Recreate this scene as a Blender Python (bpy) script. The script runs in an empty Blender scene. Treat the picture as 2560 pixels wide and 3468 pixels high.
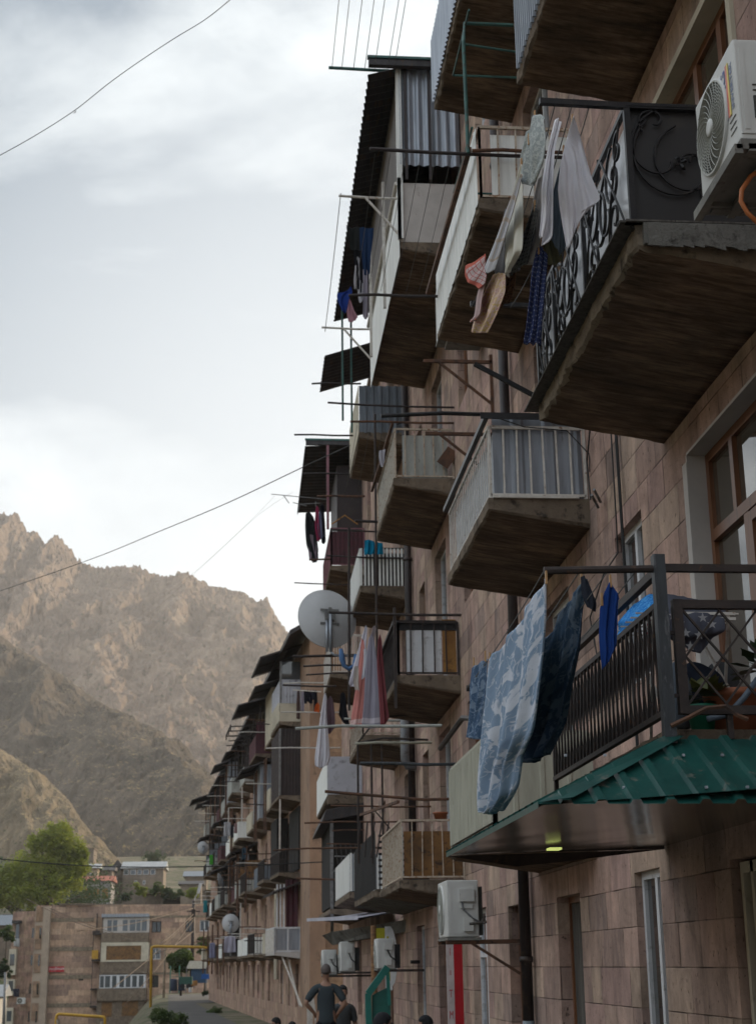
import bpy, bmesh, math, random
import numpy as np
from mathutils import Vector, Matrix, noise
random.seed(7)
R_=math.radians
SC=bpy.context.scene
COL=SC.collection
# ---------------- camera ----------------
FPX=5139.4; YAW=0.088343; PIT=0.289592; ROL=-0.0129673
CAMP=Vector((0,0,1.6))
FWD=Vector((math.sin(YAW)*math.cos(PIT),math.cos(YAW)*math.cos(PIT),math.sin(PIT)))
r0=Vector((math.cos(YAW),-math.sin(YAW),0)); u0=r0.cross(FWD)
RT=r0*math.cos(ROL)+u0*math.sin(ROL); UP=u0*math.cos(ROL)-r0*math.sin(ROL)
cd=bpy.data.cameras.new('camera'); cam=bpy.data.objects.new('camera',cd); COL.objects.link(cam)
cam.matrix_world=Matrix(((RT.x,UP.x,-FWD.x,0),(RT.y,UP.y,-FWD.y,0),(RT.z,UP.z,-FWD.z,1.6),(0,0,0,1)))
cd.sensor_fit='VERTICAL'; cd.sensor_height=36; cd.sensor_width=26.57; cd.lens=FPX/3468*36
cd.clip_start=0.1; cd.clip_end=9000
cd.dof.use_dof=True; cd.dof.focus_distance=9.2; cd.dof.aperture_fstop=6.0
SC.camera=cam
K=2560/1652
def ray(x,y):
    return (FWD+RT*((x*K-1280)/FPX)-UP*((y*K-1734)/FPX)).normalized()
def at(x,y,X=None,Y=None,Z=None):
    d=ray(x,y)
    if X is not None: t=X/d.x
    elif Y is not None: t=Y/d.y
    else: t=(Z-1.6)/d.z
    return CAMP+d*t
# ---------------- world ----------------
SUN_EL=R_(19); SUN_AZ=R_(50)      # azimuth clockwise from +Y
W=bpy.data.worlds.new('World'); SC.world=W; W.use_nodes=True
nt=W.node_tree; nt.nodes.clear()
def N(nt,t,**k):
    n=nt.nodes.new(t)
    for a,b in k.items():
        if a in n.inputs.keys() if hasattr(n.inputs,'keys') else False: n.inputs[a].default_value=b
        else: setattr(n,a,b)
    return n
out=N(nt,'ShaderNodeOutputWorld'); sky=N(nt,'ShaderNodeTexSky'); sky.sky_type='NISHITA'; sky.sun_disc=False
sky.sun_elevation=SUN_EL; sky.sun_rotation=SUN_AZ; sky.air_density=1.0; sky.dust_density=2.0
bg=N(nt,'ShaderNodeBackground'); bg.inputs[1].default_value=0.10
tc=N(nt,'ShaderNodeTexCoord'); mp=N(nt,'ShaderNodeMapping'); mp.inputs['Scale'].default_value=(1.0,1.0,2.6); mp.inputs['Rotation'].default_value=(0.35,0.5,0.2)
nz=N(nt,'ShaderNodeTexNoise'); nz.inputs['Scale'].default_value=2.6; nz.inputs['Detail'].default_value=9; nz.inputs['Roughness'].default_value=.56; nz.inputs['Distortion'].default_value=.25
cr=N(nt,'ShaderNodeValToRGB')
cr.color_ramp.elements[0].position=.42; cr.color_ramp.elements[0].color=(3.1,3.7,4.35,1)
cr.color_ramp.elements[1].position=.60; cr.color_ramp.elements[1].color=(8.4,8.9,9.1,1)
# brighter towards the veiled sun, low on the right
vm=N(nt,'ShaderNodeVectorMath',operation='DOT_PRODUCT'); sdir=Vector((math.sin(R_(8))*math.cos(R_(12)),math.cos(R_(8))*math.cos(R_(12)),math.sin(R_(12)))); vm.inputs[1].default_value=sdir
mr=N(nt,'ShaderNodeMapRange'); mr.inputs['From Min'].default_value=.90; mr.inputs['From Max'].default_value=1.0; mr.inputs['To Min'].default_value=.0; mr.inputs['To Max'].default_value=.85
ad=N(nt,'ShaderNodeMix'); ad.data_type='RGBA'; ad.inputs[7].default_value=(8.9,9.3,9.5,1)
mix=N(nt,'ShaderNodeMix'); mix.data_type='RGBA'; mix.inputs[0].default_value=.93
L=nt.links.new
L(tc.outputs['Generated'],mp.inputs[0]); L(mp.outputs[0],nz.inputs['Vector']); L(nz.outputs[0],cr.inputs[0])
L(tc.outputs['Generated'],vm.inputs[0]); L(vm.outputs['Value'],mr.inputs[0]); L(mr.outputs[0],ad.inputs[0]); L(cr.outputs[0],ad.inputs[6])
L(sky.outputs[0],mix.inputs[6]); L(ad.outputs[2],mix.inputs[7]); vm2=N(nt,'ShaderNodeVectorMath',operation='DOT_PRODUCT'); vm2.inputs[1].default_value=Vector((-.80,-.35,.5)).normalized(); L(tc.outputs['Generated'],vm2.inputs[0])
mr2=N(nt,'ShaderNodeMapRange'); mr2.inputs['From Min'].default_value=.30; mr2.inputs['From Max'].default_value=.95; mr2.inputs['To Min'].default_value=1.0; mr2.inputs['To Max'].default_value=2.0; L(vm2.outputs['Value'],mr2.inputs[0])  # unseen sky behind left made brighter, added to lift the facade and washing
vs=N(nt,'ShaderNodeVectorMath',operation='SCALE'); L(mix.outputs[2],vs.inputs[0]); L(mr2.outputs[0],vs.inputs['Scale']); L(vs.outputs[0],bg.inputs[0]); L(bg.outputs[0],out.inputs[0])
sl=bpy.data.lights.new('sun','SUN'); sl.energy=4.2; sl.angle=R_(1.0); sl.color=(1,.83,.60)
so=bpy.data.objects.new('sun',sl); COL.objects.link(so)
sd=Vector((math.sin(SUN_AZ)*math.cos(SUN_EL),math.cos(SUN_AZ)*math.cos(SUN_EL),math.sin(SUN_EL)))
so.rotation_euler=sd.to_track_quat('Z','Y').to_euler(); so.location=(60,20,60)
SC.view_settings.view_transform='Standard'; SC.view_settings.look='None'; SC.view_settings.exposure=0.30; SC.view_settings.gamma=1
SC.render.engine='CYCLES'
SC.cycles.volume_bounces=1
# ---------------- materials ----------------
MATS={}
def base(name,rough=.7,metal=0,spec=.5):
    m=bpy.data.materials.new(name); m.use_nodes=True; t=m.node_tree; b=t.nodes['Principled BSDF']
    b.inputs['Roughness'].default_value=rough; b.inputs['Metallic'].default_value=metal; b.inputs['Specular IOR Level'].default_value=spec
    return m,t,b
def tcoord(t,stretch=(1,1,1),uv=False,rot=(0,0,0)):
    c=t.nodes.new('ShaderNodeTexCoord'); p=t.nodes.new('ShaderNodeMapping'); p.inputs['Scale'].default_value=stretch; p.inputs['Rotation'].default_value=rot
    t.links.new(c.outputs['UV' if uv else 'Object'],p.inputs[0]); return p.outputs[0]
def noi(t,vec,scale,detail=4,rough=.55,dist=0):
    n=t.nodes.new('ShaderNodeTexNoise'); n.inputs['Scale'].default_value=scale; n.inputs['Detail'].default_value=detail; n.inputs['Roughness'].default_value=rough; n.inputs['Distortion'].default_value=dist
    t.links.new(vec,n.inputs['Vector']); return n.outputs[0]
def ramp(t,fac,stops,interp='LINEAR'):
    n=t.nodes.new('ShaderNodeValToRGB'); e=n.color_ramp.elements; n.color_ramp.interpolation=interp
    while len(e)<len(stops): e.new(.5)
    for i,(p,c) in enumerate(stops):
        e[i].position=p; e[i].color=(*c,1) if len(c)==3 else c
    t.links.new(fac,n.inputs[0]); return n.outputs[0]
def mixc(t,f,a,b,mode='MIX'):
    n=t.nodes.new('ShaderNodeMix'); n.data_type='RGBA'; n.blend_type=mode
    for s,v in ((0,f),(6,a),(7,b)):
        if hasattr(v,'is_linked') or hasattr(v,'links'): t.links.new(v,n.inputs[s])
        else: n.inputs[s].default_value=(*v,1) if isinstance(v,tuple) else v
    return n.outputs[2]
def math_(t,op,a,b=0.0,c=None):
    n=t.nodes.new('ShaderNodeMath'); n.operation=op
    for i,v in enumerate((a,b) if c is None else (a,b,c)):
        if hasattr(v,'links'): t.links.new(v,n.inputs[i])
        else: n.inputs[i].default_value=v
    return n.outputs[0]
def bumpn(t,b,h,strength=.3,dist=.02):
    n=t.nodes.new('ShaderNodeBump'); n.inputs['Strength'].default_value=strength; n.inputs['Distance'].default_value=dist
    t.links.new(h,n.inputs['Height']); t.links.new(n.outputs[0],b.inputs['Normal'])
def wm(name,c1,c2=None,c3=None,scale=3,rough=.7,metal=0,bump=.15,stretch=(1,1,1),p=(.35,.6),spec=.4,dirt=.6):
    """weathered surface: two tones by noise, third colour as patches"""
    if name in MATS: return MATS[name]
    m,t,b=base(name,rough,metal,spec); c2=c2 or tuple(x*.7 for x in c1)
    v=tcoord(t,stretch); n1=noi(t,v,scale,5,.6)
    col=ramp(t,n1,[(p[0],c2),(p[1],c1)])
    if c3:
        n2=noi(t,v,scale*2.3,6,.65,.3); f=ramp(t,n2,[(dirt-.04,(0,0,0)),(dirt+.06,(1,1,1))]); col=mixc(t,f,col,c3)
    t.links.new(col,b.inputs['Base Color'])
    if bump: bumpn(t,b,noi(t,v,scale*9,3,.6),bump,.01)
    MATS[name]=m; return m
def cement(name,c1,c2,c3,scale=2.2):
    m=wm(name,c1,c2,c3,scale,.93,0,0,p=(.3,.65),spec=.15)
    t=m.node_tree; b=t.nodes['Principled BSDF']; v=tcoord(t); bumpn(t,b,noi(t,v,22,8,.75),.9,.03); return m
M={}
M['concrete']=cement('rough_concrete',(.23,.18,.135),(.115,.092,.072),(.055,.045,.038),3.2)
M['concrete_pale']=cement('pale_concrete',(.30,.245,.18),(.15,.12,.09),(.08,.065,.05),4)
M['plaster_grey']=cement('grey_plaster',(.20,.195,.18),(.11,.105,.095),(.06,.055,.05),3)
# board-marked soffit
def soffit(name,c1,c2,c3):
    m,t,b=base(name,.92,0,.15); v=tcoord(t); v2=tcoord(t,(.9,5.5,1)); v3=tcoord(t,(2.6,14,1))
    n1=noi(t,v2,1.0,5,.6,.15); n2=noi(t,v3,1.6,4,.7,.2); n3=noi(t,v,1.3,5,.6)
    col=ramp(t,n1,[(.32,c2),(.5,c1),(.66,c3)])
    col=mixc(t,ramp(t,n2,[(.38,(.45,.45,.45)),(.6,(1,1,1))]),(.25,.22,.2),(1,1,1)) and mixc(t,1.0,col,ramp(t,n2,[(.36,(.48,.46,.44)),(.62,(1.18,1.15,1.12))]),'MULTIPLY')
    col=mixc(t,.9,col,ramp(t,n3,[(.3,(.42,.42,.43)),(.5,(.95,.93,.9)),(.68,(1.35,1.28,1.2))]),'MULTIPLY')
    t.links.new(col,b.inputs['Base Color'])
    h=math_(t,'ADD',n2,math_(t,'MULTIPLY',noi(t,v,30,5,.7),.4)); bumpn(t,b,h,.8,.02)
    return m
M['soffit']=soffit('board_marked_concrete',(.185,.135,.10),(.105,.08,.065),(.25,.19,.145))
# tuff tiles
def tuff(name,pal,h=.31,w=.58,joint=.7,pits=.65,streak=.5):
    m,t,b=base(name,.9,0,.2); c=t.nodes.new('ShaderNodeTexCoord'); s=t.nodes.new('ShaderNodeSeparateXYZ'); t.links.new(c.outputs['Object'],s.inputs[0])
    u=math_(t,'ADD',s.outputs[0],s.outputs[1]); z=s.outputs[2]
    zr=math_(t,'DIVIDE',z,h); row=math_(t,'FLOOR',zr)
    def wn(vx,vy,wv=0.0):
        cb=t.nodes.new('ShaderNodeCombineXYZ'); n=t.nodes.new('ShaderNodeTexWhiteNoise')
        for i,q in enumerate((vx,vy,wv)):
            if hasattr(q,'links'): t.links.new(q,cb.inputs[i])
            else: cb.inputs[i].default_value=q
        t.links.new(cb.outputs[0],n.inputs['Vector']); return n.outputs['Value']
    rr=wn(row,3.1); ww=math_(t,'MULTIPLY_ADD',rr,w*.45,w*.8)
    ur=math_(t,'ADD',math_(t,'DIVIDE',u,ww),math_(t,'MULTIPLY',wn(row,7.7),9.0))
    # uneven tile widths: warp position along the course
    cb=t.nodes.new('ShaderNodeCombineXYZ'); t.links.new(ur,cb.inputs[0]); t.links.new(math_(t,'MULTIPLY',row,5.3),cb.inputs[1])
    nn=noi(t,cb.outputs[0],.9,0); ur=math_(t,'ADD',ur,math_(t,'MULTIPLY',nn,1.5))
    col=math_(t,'FLOOR',ur); idn=wn(col,row,1.0); idn2=wn(col,row,5.0)
    base_c=ramp(t,idn,pal,'CONSTANT')
    fu=math_(t,'FRACT',ur); fz=math_(t,'FRACT',zr)
    def edge(f,wd): 
        a=math_(t,'MINIMUM',f,math_(t,'SUBTRACT',1.0,f)); return math_(t,'SMOOTH_MIN',math_(t,'DIVIDE',a,wd),1.0,.3)
    e=math_(t,'MINIMUM',edge(fu,.015),edge(fz,.019)); 
    en=math_(t,'MULTIPLY',ramp(t,noi(t,c.outputs['Object'],3.0,3),[(.45,(.0,.0,.0)),(.57,(1,1,1))]),1.0)
    jf=math_(t,'MULTIPLY',math_(t,'SUBTRACT',1.0,e),math_(t,'MULTIPLY_ADD',en,.72,.28)); jf=math_(t,'MULTIPLY',jf,joint)
    bc=mixc(t,1.0,base_c,ramp(t,idn2,[(0,(.88,.87,.86)),(.5,(1.0,.99,.98)),(1,(1.10,1.09,1.08))]),'MULTIPLY')
    # vertical rain streaks and mottling
    mp=t.nodes.new('ShaderNodeMapping'); mp.inputs['Scale'].default_value=(4.2,4.2,1.1); t.links.new(c.outputs['Object'],mp.inputs[0])
    st=noi(t,mp.outputs[0],1.0,5,.65,.35)
    bc=mixc(t,streak,bc,ramp(t,st,[(.33,(.42,.42,.43)),(.47,(.93,.92,.92)),(.62,(1.4,1.36,1.32))]),'MULTIPLY')
    mp3=t.nodes.new('ShaderNodeMapping'); mp3.inputs['Scale'].default_value=(1.3,1.3,.28); t.links.new(c.outputs['Object'],mp3.inputs[0])
    gr=noi(t,mp3.outputs[0],1.0,6,.62,.4); bc=mixc(t,streak,bc,ramp(t,gr,[(.34,(.42,.39,.36)),(.5,(.92,.9,.88)),(.66,(1.12,1.08,1.04))]),'MULTIPLY')
    mo=noi(t,c.outputs['Object'],3.2,8,.7,.6)
    bc=mixc(t,.6,bc,ramp(t,mo,[(.30,(.50,.47,.45)),(.48,(.95,.94,.92)),(.68,(1.3,1.27,1.22))]),'MULTIPLY')
    mp2=t.nodes.new('ShaderNodeMapping'); mp2.inputs['Scale'].default_value=(24,24,17); mp2.inputs['Rotation'].default_value=(.5,0,0); t.links.new(c.outputs['Object'],mp2.inputs[0])
    pt=noi(t,mp2.outputs[0],1.0,3,.6); pf=ramp(t,pt,[(.64,(0,0,0)),(.70,(1,1,1))])
    bc=mixc(t,math_(t,'MULTIPLY',pf,pits),bc,(.06,.045,.04)); bc=mixc(t,jf,bc,(.07,.055,.048))
    fine=noi(t,c.outputs['Object'],40,4,.7); bc=mixc(t,.35,bc,ramp(t,fine,[(.3,(.75,.75,.75)),(.7,(1.25,1.25,1.25))]),'MULTIPLY')
    t.links.new(bc,b.inputs['Base Color'])
    hh=math_(t,'SUBTRACT',math_(t,'MULTIPLY',fine,.25),math_(t,'ADD',math_(t,'MULTIPLY',jf,1.2),math_(t,'MULTIPLY',pf,.4)))
    hh=math_(t,'ADD',hh,math_(t,'MULTIPLY',idn2,.3)); bumpn(t,b,hh,.85,.03)
    return m
PAL=[(p,(c[0]*1.06,c[1]*1.07,c[2]*1.19)) for p,c in [(0,(.39,.275,.215)),(.14,(.345,.25,.195)),(.28,(.405,.295,.228)),(.42,(.315,.228,.182)),(.55,(.375,.285,.21)),(.68,(.36,.25,.205)),(.82,(.42,.32,.24)),(.92,(.285,.215,.175))]]
M['tuff']=tuff('tuff_tile_wall',PAL)
M['tuff2']=tuff('brown_tuff_wall',[(p,(c[0]*.98,c[1]*.95,c[2]*.88)) for p,c in PAL],.42,.5,.5,.3,.5)
M['tuff_end']=tuff('orange_stone_wall',[(0,(.31,.21,.145)),(.3,(.28,.19,.135)),(.6,(.34,.23,.155)),(.8,(.25,.175,.125))],.5,.9,.4,.2,.4)
M['tuffL']=tuff('pale_block_wall',[(0,(.43,.30,.23)),(.15,(.36,.26,.20)),(.35,(.48,.34,.25)),(.55,(.31,.22,.18)),(.75,(.44,.30,.235)),(.9,(.52,.38,.29))],.55,1.3,.35,.1,.3)
M['rubble']=cement('rubble_stone',(.30,.26,.22),(.13,.115,.10),(.35,.25,.17),2.5)
M['white_panel']=wm('white_painted_sheet',(.80,.81,.79),(.66,.67,.65),(.42,.39,.35),2,.55,0,.02,(6,6,.6),dirt=.72)
M['grey_panel']=wm('grey_steel_sheet',(.30,.32,.36),(.21,.225,.255),(.13,.13,.135),2,.5,.25,.05,(5,5,.6),dirt=.68)
M['zinc']=wm('galvanised_sheet',(.36,.39,.44),(.26,.285,.33),(.18,.185,.2),2,.42,.45,.05,(5,5,.6),dirt=.68)
M['zinc_dark']=wm('dull_galvanised_sheet',(.20,.225,.26),(.13,.15,.175),(.10,.10,.10),2,.5,.35,.05,(5,5,.6),dirt=.68)
M['asbestos']=wm('pale_fibre_sheet',(.40,.41,.385),(.30,.305,.285),(.17,.15,.13),2.5,.85,0,.2,(3,3,.8),dirt=.64)
M['lilac_panel']=wm('pale_lilac_panel',(.48,.49,.55),(.42,.43,.48),(.25,.25,.28),1.5,.6,0,.03)
M['beige_panel']=wm('beige_painted_metal',(.42,.41,.34),(.33,.325,.265),(.16,.13,.09),2.4,.6,0,.06,(4,4,.7),dirt=.66)
M['cream']=wm('cream_plaster',(.55,.50,.40),(.43,.39,.31),(.30,.25,.19),1.5,.85,0,.2,dirt=.66)
M['white_plaster']=wm('white_plaster',(.50,.47,.45),(.41,.385,.37),(.22,.17,.14),2,.85,0,.2,dirt=.7)
M['orange_panel']=wm('amber_board',(.34,.17,.045),(.22,.10,.03),(.10,.05,.02),2,.7,0,.1,(1,1,1),dirt=.6)
M['brown_board']=wm('stained_fibreboard',(.21,.105,.035),(.11,.058,.024),(.05,.03,.02),2.6,.75,0,.1,dirt=.58)
M['white_paint']=wm('white_painted_bars',(.60,.57,.53),(.46,.42,.38),(.22,.13,.08),9,.55,0,.05,dirt=.64)
M['grey_paint']=wm('grey_painted_steel',(.22,.22,.22),(.14,.14,.145),(.08,.07,.06),7,.5,.2,.1)
M['cream_bars']=wm('cream_painted_bars',(.50,.42,.34),(.38,.31,.24),(.24,.12,.06),9,.6,0,.05,dirt=.58)
M['black']=wm('black_painted_iron',(.022,.021,.023),(.014,.014,.016),(.035,.03,.027),8,.42,.3,.15)
M['black_sheet']=wm('black_painted_sheet',(.030,.029,.030),(.021,.020,.021),(.04,.036,.033),1.5,.5,.2,.05)
M['dark_iron']=wm('dark_brown_iron',(.050,.038,.035),(.030,.025,.025),(.10,.055,.035),7,.6,.3,.2,dirt=.62)
M['blue_iron']=wm('worn_blue_grey_steel',(.055,.062,.07),(.038,.042,.047),(.115,.12,.13),5,.5,.4,.15,(3,3,.7),dirt=.6)
M['rust']=wm('rusty_iron',(.15,.075,.045),(.075,.045,.033),(.045,.032,.028),5,.8,.2,.3)
M['teal_iron']=wm('teal_painted_pipe',(.045,.13,.115),(.03,.08,.075),(.06,.05,.04),8,.55,.1,.1,dirt=.6)
M['green_sheet']=wm('dark_green_coated_sheet',(.009,.070,.060),(.006,.048,.042),(.13,.13,.11),2.2,.40,0,.06,(2,2,1.2),dirt=.63)
M['dark_sheet']=wm('weathered_roof_sheet',(.055,.050,.052),(.035,.032,.034),(.08,.05,.035),2,.6,.3,.1,(3,.6,1))
M['maroon']=wm('maroon_painted_sheet',(.085,.022,.032),(.06,.016,.024),(.05,.03,.03),3,.6,0,.05)
M['maroon_bar']=wm('pinkish_maroon_steel',(.24,.10,.125),(.17,.075,.09),(.10,.06,.05),5,.55,0,.05)
M['brown_sheet']=wm('dark_brown_profiled_sheet',(.045,.032,.032),(.032,.024,.024),(.05,.04,.035),2,.55,.1,.05)
M['wood']=wm('varnished_brown_wood',(.20,.085,.038),(.14,.058,.027),(.09,.04,.02),6,.38,0,.08,(1,1,.2))
M['white_pvc']=wm('white_plastic_frame',(.62,.63,.66),(.55,.56,.59),(.40,.40,.41),4,.4,0,.02)
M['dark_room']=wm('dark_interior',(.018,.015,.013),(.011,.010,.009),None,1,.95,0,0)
M['curtain_dull']=wm('dull_grey_curtain',(.11,.10,.09),(.06,.055,.05),(.045,.04,.036),3,.9,0,.2,(8,8,.4))
M['ac_white']=wm('off_white_casing',(.56,.56,.545),(.49,.49,.475),(.36,.33,.29),3,.45,0,.02,dirt=.7)
M['ac_grille']=wm('grey_wire_grille',(.33,.335,.30),(.28,.285,.26),None,8,.5,0,0)
M['ac_dark']=wm('dark_fan_cavity',(.05,.052,.046),(.035,.036,.033),None,4,.6,0,0)
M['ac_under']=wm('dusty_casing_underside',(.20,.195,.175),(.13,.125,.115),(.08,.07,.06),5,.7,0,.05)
M['rope']=wm('plastic_washing_line',(.12,.12,.115),(.08,.08,.08),None,9,.7,0,0)
M['cable']=wm('black_cable',(.016,.016,.017),(.012,.012,.013),None,9,.6,0,0)
M['wire_brown']=wm('tan_weathered_wire',(.16,.11,.07),(.12,.08,.05),None,9,.7,0,0)
M['dish']=wm('grey_dish_metal',(.46,.46,.47),(.40,.40,.41),(.20,.19,.18),1.6,.5,.1,0,dirt=.72)
M['pipe_iron']=wm('dark_drainpipe_paint',(.042,.033,.034),(.03,.025,.026),(.07,.05,.04),3,.5,.2,.1)
M['pipe_grey']=wm('grey_plastic_pipe',(.16,.165,.175),(.11,.115,.125),(.08,.07,.06),3,.5,0,.05)
M['pipe_blue']=wm('pale_blue_grey_pipe',(.20,.235,.26),(.15,.18,.20),None,3,.5,0,.05)
M['yellow']=wm('yellow_gas_pipe_paint',(.52,.30,.03),(.40,.22,.025),(.25,.13,.03),3,.5,0,.05,dirt=.66)
M['glaze']=None
def glass(name,c,rough=.04,spec=.9):
    m,t,b=base(name,rough,0,spec); v=tcoord(t); col=ramp(t,noi(t,v,1.1,3),[(.3,tuple(x*.6 for x in c)),(.7,c)]); t.links.new(col,b.inputs['Base Color']); b.inputs['Coat Weight'].default_value=.5
    bumpn(t,b,noi(t,v,1.3,1),.05,.02); return m
M['glass']=glass('window_glass',(.03,.032,.032)); M['glass_brown']=glass('window_glass_curtained',(.085,.072,.055)); M['glass_blue']=glass('far_window_glass',(.07,.085,.10))
m,t,b=base('glossy_panel_ceiling',.16,0,.6); v=tcoord(t)
s_=t.nodes.new('ShaderNodeSeparateXYZ'); t.links.new(v,s_.inputs[0]); fr=math_(t,'FRACT',math_(t,'MULTIPLY',s_.outputs[0],4.0)); ln=math_(t,'LESS_THAN',fr,.02)
t.links.new(mixc(t,ln,(.13,.11,.085),(.04,.03,.025)),b.inputs['Base Color']); bumpn(t,b,noi(t,tcoord(t,(1,.6,1)),1.6,1),.35,.05); M['pvc_soffit']=m
def emit(name,c,s):
    m,t,b=base(name); b.inputs['Base Color'].default_value=(*c,1); b.inputs['Emission Color'].default_value=(*c,1); b.inputs['Emission Strength'].default_value=s; return m
def plain(name,c,rough=.6,metal=0):
    if name in MATS: return MATS[name]
    return wm(name,c,tuple(x*.8 for x in c),None,6,rough,metal,.02)
# ---------------- mesh helpers ----------------
class MB:
    def __init__(s): s.v=[]; s.f=[]; s.uv=None
    def quad(s,a,b,c,d): n=len(s.v); s.v+=[tuple(a),tuple(b),tuple(c),tuple(d)]; s.f.append((n,n+1,n+2,n+3)); return s
    def box(s,x0,x1,y0,y1,z0,z1):
        n=len(s.v); s.v+=[(x0,y0,z0),(x1,y0,z0),(x1,y1,z0),(x0,y1,z0),(x0,y0,z1),(x1,y0,z1),(x1,y1,z1),(x0,y1,z1)]
        s.f+=[(n,n+3,n+2,n+1),(n+4,n+5,n+6,n+7),(n,n+1,n+5,n+4),(n+1,n+2,n+6,n+5),(n+2,n+3,n+7,n+6),(n+3,n,n+4,n+7)]; return s
    def hexa(s,p):
        n=len(s.v); s.v+=[tuple(q) for q in p]
        s.f+=[(n,n+3,n+2,n+1),(n+4,n+5,n+6,n+7),(n,n+1,n+5,n+4),(n+1,n+2,n+6,n+5),(n+2,n+3,n+7,n+6),(n+3,n,n+4,n+7)]; return s
    def bar(s,p,q,w=.02,h=None,up=(0,0,1)):
        h=h or w; p=Vector(p); q=Vector(q); d=(q-p).normalized(); u=Vector(up)
        if abs(d.dot(u))>.98: u=Vector((0,1,0))
        a=d.cross(u).normalized()*w/2; b=a.cross(d).normalized()*h/2
        return s.hexa([p-a-b,p+a-b,q+a-b,q-a-b,p-a+b,p+a+b,q+a+b,q-a+b])
    def tube(s,pts,r=.01,n=6,close=True):
        pts=[Vector(p) for p in pts]; rs=r if isinstance(r,(list,tuple)) else [r]*len(pts)
        k=len(s.v); u=None
        for i,p in enumerate(pts):
            d=(pts[min(i+1,len(pts)-1)]-pts[max(i-1,0)]).normalized()
            if u is None or abs(d.dot(u))>.99: u=Vector((0,0,1)) if abs(d.z)<.9 else Vector((0,1,0))
            a=d.cross(u).normalized(); b=d.cross(a).normalized(); u=a.cross(d) if i==0 else -b
            for j in range(n):
                t=2*math.pi*j/n; s.v.append(tuple(p+a*math.cos(t)*rs[i]+b*math.sin(t)*rs[i]))
        for i in range(len(pts)-1):
            for j in range(n):
                a0=k+i*n+j; a1=k+i*n+(j+1)%n; s.f.append((a0,a1,a1+n,a0+n))
        if close: s.f.append(tuple(k+j for j in range(n-1,-1,-1))); s.f.append(tuple(k+(len(pts)-1)*n+j for j in range(n)))
        return s
    def lathe(s,c,prof,n=24,axis='z'):
        k=len(s.v); c=Vector(c)
        for (r,h) in prof:
            for j in range(n):
                t=2*math.pi*j/n; a,b=r*math.cos(t),r*math.sin(t)
                o={'z':(a,b,h),'x':(h,a,b),'y':(a,h,b)}[axis]; s.v.append((c.x+o[0],c.y+o[1],c.z+o[2]))
        for i in range(len(prof)-1):
            for j in range(n): a0=k+i*n+j; a1=k+i*n+(j+1)%n; s.f.append((a0,a1,a1+n,a0+n))
        s.f.append(tuple(k+j for j in range(n-1,-1,-1))); s.f.append(tuple(k+(len(prof)-1)*n+j for j in range(n))); return s
    def sheet(s,o,u,v,w,h,pitch=.1,amp=.012,kind='sine',thick=0):
        """ribbed sheet: ribs run along v, profile along u, offset along u x v"""
        o=Vector(o); u=Vector(u).normalized(); v=Vector(v).normalized(); n=u.cross(v)
        if kind=='flat': s.hexa([o,o+u*w,o+u*w+v*h,o+v*h,o+n*.006,o+u*w+n*.006,o+u*w+v*h+n*.006,o+v*h+n*.006]); return s
        prof=[]; x=0
        if kind=='sine':
            m=max(8,int(w/pitch*8)); prof=[(w*i/m,amp*math.sin(2*math.pi*(w*i/m)/pitch)) for i in range(m+1)]
        else:
            sh={'trap':((0,0),(.55,0),(.65,1),(.9,1),(1.0,0)),'rib':((0,0),(.78,0),(.82,1),(.96,1),(1.0,0)),'slat':((0,0),(.80,.0),(.82,-1),(.98,-1),(1.0,0))}[kind]
            while x<w:
                for a,b_ in sh[:-1]:
                    if x+a*pitch<=w: prof.append((x+a*pitch,b_*amp))
                x+=pitch
            prof.append((w,0))
        k=len(s.v)
        for (a,b_) in prof: s.v.append(tuple(o+u*a+n*b_)); s.v.append(tuple(o+u*a+n*b_+v*h))
        for i in range(len(prof)-1): s.f.append((k+2*i,k+2*i+2,k+2*i+3,k+2*i+1))
        return s
    def each(s,name,mat,parent=None):
        for k in range(0,len(s.v),8):
            q=MB(); q.v=s.v[k:k+8]; q.f=[tuple(i-k for i in f) for f in s.f if k<=f[0]<k+8]; q.build(name,mat,parent)
    def build(s,name,mat,parent=None,smooth=False,loc=None):
        me=bpy.data.meshes.new(name); me.from_pydata(s.v,[],s.f); 
        if s.uv: 
            ul=me.uv_layers.new(name='UVMap')
            for lp in me.loops: ul.data[lp.index].uv=s.uv[lp.vertex_index]
        me.update()
        if smooth:
            for p in me.polygons: p.use_smooth=True
        me.materials.append(mat); o=bpy.data.objects.new(name,me); COL.objects.link(o)
        if parent: o.parent=parent
        if loc: o.location=loc
        return o
def tag(o,label=None,cat=None,group=None,kind=None):
    if label: o['label']=label
    if cat: o['category']=cat
    if group: o['group']=group
    if kind: o['kind']=kind
    return o
def empty(name,loc=(0,0,0),rz=0,label=None,cat=None,group=None):
    o=bpy.data.objects.new(name,None); COL.objects.link(o); o.location=loc; o.rotation_euler=(0,0,rz); o.empty_display_size=.2
    return tag(o,label,cat,group)
def local(par,p):
    """world point to the local space of an empty rotated about z"""
    return Matrix.Rotation(-par.rotation_euler.z,3,'Z')@(Vector(p)-par.location)
def catenary(p,q,sag,n=10):
    p=Vector(p);q=Vector(q); return [p.lerp(q,i/n)-Vector((0,0,sag*4*(i/n)*(1-i/n))) for i in range(n+1)]
HAZE=0.0002
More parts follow.
